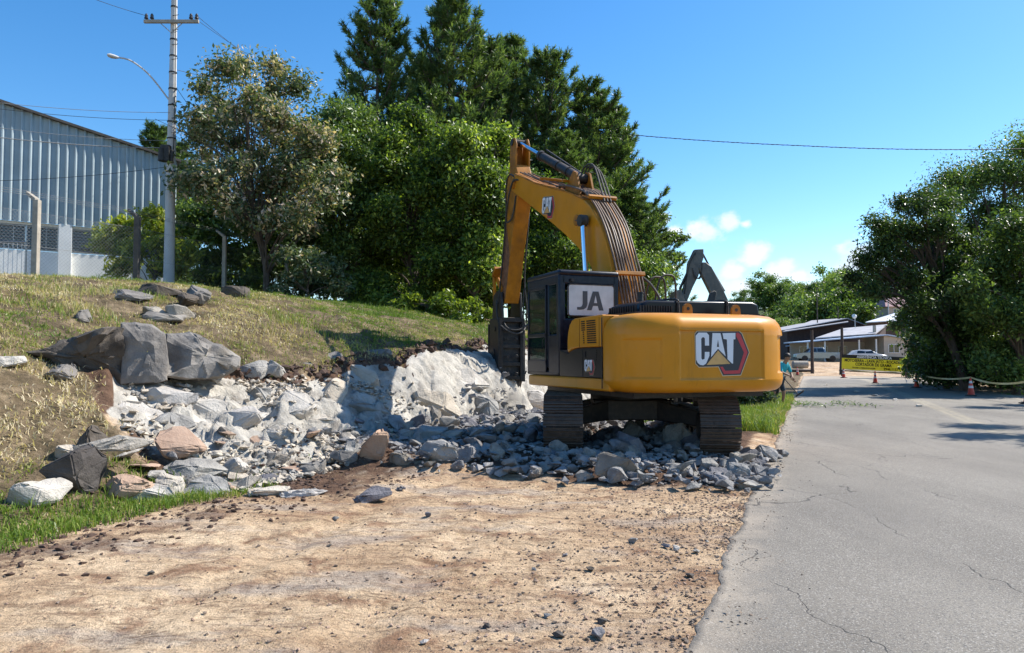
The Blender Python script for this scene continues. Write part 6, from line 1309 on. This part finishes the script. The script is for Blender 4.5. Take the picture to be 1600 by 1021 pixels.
# ------------------------------------------------------------------ the grey machine working behind
def grey_machine():
    Y = 28.0; c = Vector((8.1, Y, 0)); R_ = empty('backhoe_excavator', (c.x, c.y, .05), math.radians(90), 'dark grey excavator standing behind the yellow one, only its folded arm showing', 'excavator')
    for x in (-1.0, 1.0): track(R_, x, math.radians(-12), [M['track'], M['steel']], .5, 1.35, .36)
    b = MB(); b.box((0, -.1, 1.5), (2.3, 2.3, .95)); b.build('body', M['green_machine'], R_, bevel=.12, seg=4)
    cb = MB(); cb.box((-.65, .35, 2.0), (.95, 1.3, 1.2)); cb.build('cab', M['green_machine'], R_, bevel=.06, seg=3); g = MB(); g.box((-.65, 1.0, 2.1), (.8, .04, .8)); g.box((-1.125, .35, 2.15), (.02, 1.0, .6)); g.build('cab_glass', M['glassdark'], R_)
    u = MB(); u.cyl((0, 0, .7), (0, 0, 1.1), .6, None, 30); u.box((0, 0, .6), (1.4, 1.6, .3)); u.build('undercarriage', M['steel'], R_)
    def P(px, py): q = at(px, py, Y); return (-(q.x-c.x), q.z-.05)   # forward of the machine points left in view
    bm_ = MB(); bm_.prism([P(1146, 500), P(1134, 466), P(1124, 445), P(1110, 418), P(1101, 411), P(1094, 411), P(1090, 420), P(1100, 440), P(1112, 464), P(1122, 500)], -.17, .17, 'x'); boom = bm_.build('boom', M['green_machine'], R_, bevel=.02)
    ft = MB(); ft.prism([(.2, 1.4), (-1.2, 1.4), (-1.1, 3.1), (-.6, 3.3)], -.22, .22, 'x'); ft.build('boom_foot', M['green_machine'], R_, bevel=.02)
    s = MB(); s.prism([P(1084, 391), P(1098, 390), P(1098, 404), P(1094, 417), P(1090, 432), P(1081, 450), P(1073, 470), P(1068, 482), P(1060, 478), P(1064, 462), P(1072, 432), P(1074, 412)], -.13, .13, 'x'); stick = s.build('stick', M['green_machine'], R_, bevel=.02)
    def V(px, py, x=0): q = P(px, py); return Vector((x, q[0], q[1]))
    cy = MB(); cy.cyl(V(1131, 456), V(1110, 420), .065, None, 12); cy.build('stick_cylinder', M['green_machine'], R_, smooth=True); rd = MB(); rd.cyl(V(1110, 420), V(1097, 395), .035, None, 10); rd.build('cylinder_rod', M['steel'], R_, smooth=True)
    cy = MB(); cy.cyl(V(1076, 422), V(1062, 452), .05, None, 12); cy.cyl(V(1062, 452), V(1056, 470), .025, None, 12); cy.build('bucket_cylinder', M['steel'], R_, smooth=True)
    hs = MB(); 
    for k in range(3): hs.tube(smooth_path([V(1080, 420, -.16), V(1084, 436-k*2, -.2), V(1092, 432+k*2, -.2), V(1095, 412, -.18)], 5), .018, 6); hs.tube(smooth_path([V(1085, 396+k, -.15), V(1077, 410, -.18), V(1072, 430, -.17), V(1068, 460, -.15)], 5), .016, 5)
    hs.build('hydraulic_hose', M['rubber'], R_, fix=False)
    bk = MB(); bk.prism([P(1066, 470), P(1060, 450+4), P(1052, 456), P(1046, 480), P(1050, 505), P(1064, 512), P(1056, 488)], -.45, .45, 'x'); bk.build('bucket', M['green_machine'], R_, bevel=.02)
grey_machine()
# ------------------------------------------------------------------ cones and barrier tape
def make_cone():
    root = empty('traffic_cone'); b = MB(); b.box((0, 0, .02), (.40, .40, .04)); b.box((0, 0, .05), (.30, .30, .03)); b.build('base', M['rubber'], root, bevel=.012)
    def rr(z): return .135-(z-.05)/.70*.105
    m = MB(); m.cyl((0, 0, .055), (0, 0, .75), rr(.055), rr(.75), 24, 0, False); m.cyl((0, 0, .75), (0, 0, .77), rr(.75), .018, 24, 0); m.build('cone_body', M['cone'], root, smooth=True)
    for z0, z1 in ((.33, .43), (.53, .63)): w = MB(); w.cyl((0, 0, z0), (0, 0, z1), rr(z0)+.003, rr(z1)+.003, 24, 0, False); w.build('reflective_band', M['conewhite'], root, smooth=True)
    return root
C0 = make_cone(); tops = []
CL = ['orange cone cut off by the right edge of the picture', 'orange cone second from the right, nearest one seen whole', 'orange cone standing just right of the banner', 'orange cone in front of the middle of the banner', 'orange cone below the left end of the banner', 'farthest orange cone beside the dark timber post, right of the worker']
for k, (px, py) in enumerate([(1603, 632), (1515, 620), (1430, 607), (1366, 600), (1317, 591.5), (1245, 587)]):
    Y = 1848/(py-560); X = (px-800)/1155*Y; o = C0 if k == 0 else copy_tree(C0); o.location = (X, Y, .03); o.rotation_euler = (random.Random(k).uniform(-.02, .02), 0, k*.9); tops.append(Vector((X, Y, .80))); tag(o, CL[k], 'traffic cone', 'traffic cones along the road')
tb = tops[:3]+[at(1418, 581, 62), at(1322, 577, 62)]
mb = MB(); tb = [tb[0]+(tb[0]-tb[1])*.8+Vector((0, 0, .05))]+tb
for a, b in zip(tb, tb[1:]):
    n = 14
    for i in range(n):
        p, q = a.lerp(b, i/n), a.lerp(b, (i+1)/n); s1 = 4*(i/n)*(1-i/n)*.16; s2 = 4*((i+1)/n)*(1-(i+1)/n)*.16; p = p-Vector((0, 0, s1)); q = q-Vector((0, 0, s2)); w1 = Vector((0, .02*math.sin(i), .035)); w2 = Vector((0, .02*math.sin(i+1), .035)); mb.add([p-w1, q-w2, q+w2, p+w1], [(0,1,2,3)], i % 2)
tag(mb.build('barrier_tape', [M['tape'], M['rubber']], fix=False), 'pale striped barrier tape strung over the cone tops past the banner', 'barrier tape')
mbt = bpy.data.objects['barrier_tape'].data
for p in mbt.polygons: p.material_index = 0
# ------------------------------------------------------------------ banner
def text_mesh(s, size, bold=0.0):
    cu = bpy.data.curves.new('t', 'FONT'); cu.body = s; cu.size = size; cu.align_x = 'CENTER'; cu.align_y = 'CENTER'; cu.offset = bold; cu.extrude = .004
    o = bpy.data.objects.new('t', cu); COL.objects.link(o); dg = bpy.context.evaluated_depsgraph_get(); me = bpy.data.meshes.new_from_object(o.evaluated_get(dg)); bpy.data.objects.remove(o); return me
def banner():
    Y = 62; a = at(1315, 554, Y); b = at(1417, 559, Y); w = b.x-a.x; z1 = a.z; z0 = at(1315, 577, Y).z; g = hz(a.x, Y); h = z1-z0; tilt = math.atan2(at(1417, 582, Y).z-z0, w)
    root = empty('banner', (a.x+w/2, Y, g), 0, 'yellow banner with black top strip on a timber frame, advertising ASSISTÊNCIA TÉCNICA', 'banner'); zz = (z0+z1)/2-g-.12
    root.rotation_euler = (0, 0, -.03)
    T = Matrix.Translation((0, 0, zz)) @ Matrix.Rotation(-tilt, 4, 'Y')
    p = MB(); hb = h*.24; p.box((0, 0, -hb/2), (w, .03, h-hb), 0, T); p.box((0, -.002, h/2-hb/2), (w, .034, hb), 1, T); pan = p.build('panel', [M['banner_y'], M['black']], root)
    f = MB(); f.box((-w/2-.07, 0, -.15), (.14, .10, h+.7), 0, T); f.box((w/2+.07, .0, -.15), (.14, .10, h+.7), 0, T); f.box((0, .05, -h/2-.14), (w+.3, .08, .10), 0, T); f.build('frame', M['wood'], root)
    l2 = MB(); l2.box((0, -.02, -h/2-.03), (w, .03, .045), 0, T); l2.build('hem', M['white'], root)
    y = -.024
    for s, x, z, size, mat, bd in (('ASSISTÊNCIA TÉCNICA', -.05, h/2-hb*.52, .30, 'white', .008), ('MOTOSERRA - LAVA JATO - ROÇADEIRA', 0, h*.105, .325, 'black', .010), ('CORTADOR DE GRAMA', -.1, -h*.135, .335, 'black', .010), ('TRANSP. E TERRAPLENAGEM', -.9, -h*.375, .17, 'black', .004), ('9946.1157', 1.35, -h*.375, .27, 'black', .006)):
        me = text_mesh(s, size, bd); me.materials.clear(); me.materials.append(M[mat]); 
        bb = [v.co.x for v in me.vertices]; tw = max(bb)-min(bb); lim = {'MOTO': 5.0, 'CORT': 3.0, 'ASSI': 2.9, 'TRAN': 1.9}.get(s[:4], 1.2); sc = lim/tw
        me.transform(T @ Matrix.Translation((x, y, z)) @ Matrix.Rotation(PI/2, 4, 'X') @ Matrix.Diagonal((sc, min(sc, 1.15) if sc > 1 else 1, 1, 1))); link('lettering', me, pan)
    lg = MB(); lg.box((w/2-.42, -.022, h/2-hb*.55), (.55, .006, .10), 0, T); lg.box((w/2-.42, -.022, h/2-hb*.9), (.55, .006, .05), 0, T); lg.build('small_panel', M['banner_y'], pan)
banner()
# ------------------------------------------------------------------ cars
def car(name, label, cat, loc, yaw, paint, pickup=True):
    root = empty(name, loc, yaw, label, cat); W2 = .90
    prof = [(-2.65, .55), (-2.66, .95), (-2.6, 1.12), (-.75, 1.12), (-.55, 1.14), (1.0, 1.14), (1.25, 1.12), (2.35, .98), (2.6, .85), (2.66, .55), (2.5, .38), (-2.5, .42)] if pickup else [(-2.1, .5), (-2.12, .9), (-1.9, 1.0), (1.0, .98), (1.9, .82), (2.1, .6), (2.05, .35), (-2.05, .35)]
    m = MB(); m.prism(prof, -W2, W2, 'y'); m.build('body', M[paint], root, bevel=.09, seg=3)
    gh = [(-.95, 1.12), (-.75, 1.66), (-.5, 1.74), (.55, 1.74), (.8, 1.68), (1.35, 1.13)] if pickup else [(-1.9, .98), (-1.5, 1.38), (-.9, 1.46), (.2, 1.44), (1.05, .97)]
    n = len(gh); g = MB(); 
    vs = [(x, -W2*(.97 if z < 1.2 else .80), z) for x, z in gh]+[(x, W2*(.97 if z < 1.2 else .80), z) for x, z in gh]; g.add(vs, [tuple(range(n)), tuple(range(2*n-1, n-1, -1))]+[(i, n+i, n+(i+1) % n, (i+1) % n) for i in range(n)]); g.build('cabin', M[paint], root, bevel=.04)
    for sy in (-1, 1):
        for x0, x1 in ([(-.68, .12), (.2, 1.02)] if pickup else [(-1.35, -.45), (-.38, .65)]):
            zt, zb = (1.64, 1.2) if pickup else (1.36, 1.03); yb, yt = W2*.955, W2*.815; q = MB(); i0 = .12 if x0 < -.5 else 0; i1 = .28 if x1 > .5 else 0
            v = [(x0, sy*yb, zb), (x1, sy*yb, zb), (x1-i1, sy*yt, zt), (x0+i0, sy*yt, zt)]; v += [(a, b-sy*-.012, c) for a, b, c in v]; q.add(v, [(0,1,2,3), (7,6,5,4), (0,4,5,1), (1,5,6,2), (2,6,7,3), (3,7,4,0)]); q.build('window', M['glassdark'], root)
    q = MB(); (xa, za, xb, zb_) = (1.33, 1.17, .86, 1.63) if pickup else (1.02, 1.0, .35, 1.38); q.add([(xa+.02, -.78, za), (xa+.02, .78, za), (xb+.02, .66, zb_), (xb+.02, -.66, zb_), (xa-.02, -.78, za), (xa-.02, .78, za), (xb-.02, .66, zb_), (xb-.02, -.66, zb_)], [(0,1,2,3), (7,6,5,4), (0,4,5,1), (1,5,6,2), (2,6,7,3), (3,7,4,0)]); q.build('windscreen', M['glassdark'], root)
    xs = (-1.65, 1.62) if pickup else (-1.3, 1.3)
    for x in xs:
        for sy in (-1, 1):
            r = .38 if pickup else .31; t = MB(); t.cyl((x, sy*(W2-.22), r), (x, sy*(W2+.02), r), r, None, 24); w = t.build('wheel', M['rubber'], root, bevel=.03); h = MB(); h.cyl((x, sy*(W2-.0), r), (x, sy*(W2+.03), r), r*.62, None, 18); h.build('rim', M['steel'], w)
            hl = MB(); 
    for sy in (-1, 1): hl = MB(); hl.box((xs[1]+.92 if pickup else 1.98, sy*.66, .84 if pickup else .68), (.12, .30, .14)); hl.build('headlight', M['white'], root, bevel=.02)
    return root
p = at(1276, 566, 92); car('pickup_truck', 'silver pickup truck parked in the yard left of the banner', 'pickup truck', (p.x, 92, hz(p.x, 92)), math.radians(172), 'carsilver')
p = at(1352, 566, 88); car('parked_car', 'white car half hidden behind the yellow banner', 'car', (p.x+.2, 88, hz(p.x, 88)+.15), math.radians(-10), 'carwhite', False)
# yard clutter by the timber post
p = at(1250, 570, 78); m = MB(); m.cyl((-.75, 0, .42), (.75, 0, .42), .40, None, 20); m.cyl((-.80, 0, .42), (-.75, 0, .42), .30, .40, 20); m.cyl((.75, 0, .42), (.80, 0, .42), .40, .30, 20); o = m.build('water_tank', M['concrete'], smooth=True); o.location = (p.x, 78, hz(p.x, 78)+.12); tag(o, 'pale round tank lying behind the dark timber post', 'tank')
p = at(1250, 576, 76); m = MB(); m.cyl((-1.3, 0, .14), (1.2, .1, .14), .16, .13, 12); o = m.build('log', M['wood'], smooth=True); o.location = (p.x, 75.4, hz(p.x, 75.4)); tag(o, 'dark log lying across the yard edge behind the farthest cone', 'log')
# ------------------------------------------------------------------ worker with a hoe
def worker():
    Y = 24.0; foot = Vector(((1213.5-800)/1155*Y, Y, .02)); root = empty('person', foot, math.radians(-62), 'person in turquoise shirt and dark shorts bending forward with a hoe at the road edge', 'person')
    # local: faces +x ; bent forward over the hoe
    J = {'pel': (0, 0, .92), 'wa': (.08, 0, 1.06), 'ch': (.22, 0, 1.28), 'ns': (.32, 0, 1.42), 'ne': (.37, 0, 1.50), 'hd': (.43, 0, 1.60), 'ht': (.45, 0, 1.70),
         'sl': (.27, .17, 1.38), 'el': (.34, .24, 1.10), 'wl': (.50, .14, .93), 'sr': (.27, -.17, 1.38), 'er': (.40, -.24, 1.13), 'wr': (.60, -.10, 1.02),
         'hl': (.0, .10, .88), 'kl': (.14, .14, .49), 'al': (.06, .15, .10), 'tl': (.24, .17, .04), 'hr': (0, -.10, .88), 'kr': (-.02, -.13, .48), 'ar': (-.16, -.14, .10), 'tr': (.02, -.17, .04)}
    R_ = {'pel': .135, 'wa': .125, 'ch': .145, 'ns': .08, 'ne': .055, 'hd': .095, 'ht': .075, 'sl': .065, 'el': .042, 'wl': .028, 'sr': .065, 'er': .042, 'wr': .028, 'hl': .095, 'kl': .06, 'al': .042, 'tl': .035, 'hr': .095, 'kr': .06, 'ar': .042, 'tr': .035}
    E = [('pel', 'wa'), ('wa', 'ch'), ('ch', 'ns'), ('ns', 'ne'), ('ne', 'hd'), ('hd', 'ht'), ('ch', 'sl'), ('sl', 'el'), ('el', 'wl'), ('ch', 'sr'), ('sr', 'er'), ('er', 'wr'), ('pel', 'hl'), ('hl', 'kl'), ('kl', 'al'), ('al', 'tl'), ('pel', 'hr'), ('hr', 'kr'), ('kr', 'ar'), ('ar', 'tr')]
    def skin(name, keys, edges, grow_, mat, parent, shift=None):
        ks = list(keys); me = bpy.data.meshes.new(name); me.from_pydata([J[k] if isinstance(k, str) else k[0] for k in ks], [(ks.index(a), ks.index(b)) for a, b in edges], []); me.materials.append(mat); o = link(name, me, parent)
        md = o.modifiers.new('s', 'SKIN'); md.use_smooth_shade = True; sv = me.skin_vertices[0] if me.skin_vertices else None
        if not me.skin_vertices:
            bpy.context.view_layer.objects.active = o
            b = bmesh.new(); b.from_mesh(me); b.verts.layers.skin.verify(); b.to_mesh(me); b.free()
        for i, k in enumerate(ks): r = R_[k]*grow_ if isinstance(k, str) else k[1]; me.skin_vertices[0].data[i].radius = (r, r); me.skin_vertices[0].data[i].use_root = (i == 0)
        s = o.modifiers.new('u', 'SUBSURF'); s.levels = 1; s.render_levels = 2; return o
    ks = list(J.keys()); body = skin('body', ks, E, 1, M['skin'], root)
    # hands: palm and five fingers closed round the shaft
    for sd, w in ((1, 'wl'), (-1, 'wr')):
        wv = Vector(J[w]); h = MB(); h.box(wv+Vector((.035, 0, -.03)), (.07, .035, .08))
        for k in range(4): a = wv+Vector((.05, -.03+.02*k, -.055)); h.tube([a, a+Vector((.03, 0, -.02)), a+Vector((.03, .01*sd, -.05)), a+Vector((.0, .015*sd, -.055))], [.010, .009, .008, .006], 6)
        h.tube([wv+Vector((.02, .02*sd, -.02)), wv+Vector((.06, .03*sd, -.03)), wv+Vector((.07, .01*sd, -.06))], [.011, .010, .007], 6); h.build('hand', M['skin'], body, bevel=.01)
    skin('shirt', ['wa', 'pel', 'ch', 'ns', 'sl', 'el', 'sr', 'er'], [('wa', 'ch'), ('wa', 'pel'), ('ch', 'ns'), ('ch', 'sl'), ('sl', 'el'), ('ch', 'sr'), ('sr', 'er')], 1.18, M['shirt'], root)
    skin('shorts', ['pel', 'hl', 'kl', 'hr', 'kr'], [('pel', 'hl'), ('hl', 'kl'), ('pel', 'hr'), ('hr', 'kr')], 1.22, M['shorts'], root)
    hr = MB(); T = Matrix.Translation((.42, 0, 1.64)); 
    bmh = bmesh.new(); bmesh.ops.create_uvsphere(bmh, u_segments=16, v_segments=10, radius=.108); me = bpy.data.meshes.new('hair'); 
    for v in list(bmh.verts):
        v.co.z *= 1.05
        if v.co.z < -.01 and v.co.x > -.02: v.co *= .78
    bmh.transform(T); bmh.to_mesh(me); bmh.free(); me.materials.append(M['hair']); me.polygons.foreach_set('use_smooth', [True]*len(me.polygons)); link('hair', me, root)
    fc = MB(); fc.box((.535, 0, 1.585), (.03, .022, .035)); [fc.box((.525, s*.033, 1.61), (.012, .02, .010), 1) for s in (-1, 1)]; fc.box((.53, 0, 1.548), (.008, .04, .008), 1); [fc.box((.43, s*.098, 1.59), (.03, .016, .05)) for s in (-1, 1)]; fc.build('face', [M['skin'], M['hair']], root, bevel=.004)
    for k, t in (('al', 'tl'), ('ar', 'tr')): b = MB(); a = Vector(J[k]); c = Vector(J[t]); b.box((a+c)/2+Vector((.02, 0, -.01)), (.28, .105, .09)); b.cyl(a, a+Vector((0, 0, .10)), .06, .065, 12); b.build('boot', M['boot'], root, bevel=.02)
    return root, foot
WR, WF = worker()
a = at(1229, 596, 23.9); b = at(1247, 617, 23.4); m = MB(); m.tube([a-(b-a)*.5, b], .018, 8); ho = m.build('hoe', M['wood']); tag(ho, 'long handled hoe held out over the asphalt by the worker', 'hoe')
d = (b-a).normalized(); q = MB(); s = Vector((.75, -.3, .6)).normalized(); q.add([b-s*.10-Vector((.0,.0,.02)), b+s*.17-Vector((0,0,.02)), b+s*.17+Vector((.02,.0,.05)), b-s*.10+Vector((.02,0,.04)), b-s*.10+Vector((.03, .02, -.02)), b+s*.17+Vector((.03,.02,-.02)), b+s*.17+Vector((.05,.02,.05)), b-s*.10+Vector((.05,.02,.04))], [(3,2,1,0),(4,5,6,7),(0,1,5,4),(1,2,6,5),(2,3,7,6),(3,0,4,7)]); q.build('hoe_blade', M['steel'], ho)
# cut twigs and leaves dropped beside the worker, flat stones on the centre line
rs = np.random.RandomState(9); n = 500; c = at(1250, 632, 1848/72); P = np.stack([c.x+rs.normal(size=n)*.35+rs.choice([0, 1.4, -.7], n), c.y+rs.normal(size=n)*.55-rs.choice([0, 1.3], n), .06+rs.rand(n)*.05], -1)
T = rs.normal(size=(n, 3))*[1, 1, .3]; T /= np.linalg.norm(T, axis=1)[:, None]; B = np.cross(T, [0, 0, 1])+rs.normal(size=(n, 3))*.2
me = npmesh('leaf_litter', np.stack([P-T*.07, P+B*.025, P+T*.07, P-B*.025], 1).reshape(-1, 3), np.arange(4*n).reshape(-1, 4), [M['leaf_bright']], False, {'tint': ('FACE', rs.rand(n)*.7)}); tag(link('leaf_litter', me), 'cut leaves and twigs scattered on the asphalt beside the worker', 'leaf litter', kind='stuff')
for k, (px, py) in enumerate([(1430, 637), (1396, 627), (1364, 620), (1337, 614), (1290, 603)]):
    Y = 1848/(py-560); o = link('flat_stone', rock_mesh('flat_stone', 700+k, (.34, .2, .10), 12)); o.data.materials.append(M['rockpale']); o.location = ((px-800)/1155*Y, Y, .07); o.rotation_euler = (0, 0, k); tag(o, 'small flat stone lying on the faded centre line of the road', 'stone', 'stones along the centre line')
# dust raised by the chisel
def dust():
    m = bpy.data.materials.new('dust_cloud'); m.use_nodes = True; nt = m.node_tree; N = nt.nodes; L = nt.links; N.remove(N['Principled BSDF']); v = N.new('ShaderNodeVolumePrincipled'); v.inputs['Color'].default_value = (.8, .72, .62, 1)
    tc = N.new('ShaderNodeTexCoord'); n_ = N.new('ShaderNodeTexNoise'); n_.inputs['Scale'].default_value = 2.2; n_.inputs['Detail'].default_value = 5; L.new(tc.outputs['Object'], n_.inputs['Vector']); ln = N.new('ShaderNodeVectorMath'); ln.operation = 'LENGTH'; L.new(tc.outputs['Object'], ln.inputs[0])
    f = mth(N, L, 'SUBTRACT', 1.0, ln.outputs['Value'], True); f = mth(N, L, 'MULTIPLY', f, sstep(N, L, n_.outputs[0], .42, .72)); L.new(mth(N, L, 'MULTIPLY', f, 9.0), v.inputs['Density']); L.new(v.outputs[0], N['Material Output'].inputs['Volume'])
    b = bmesh.new(); bmesh.ops.create_icosphere(b, subdivisions=3, radius=1); me = bpy.data.meshes.new('dust_cloud'); b.to_mesh(me); b.free(); me.materials.append(m); o = link('dust_cloud', me); q = at(792, 628, 18.4); o.location = q; o.scale = (.62, .55, .55)
    tag(o, 'small puff of pale dust at the tip of the breaker chisel', 'dust', kind='stuff')
dust()
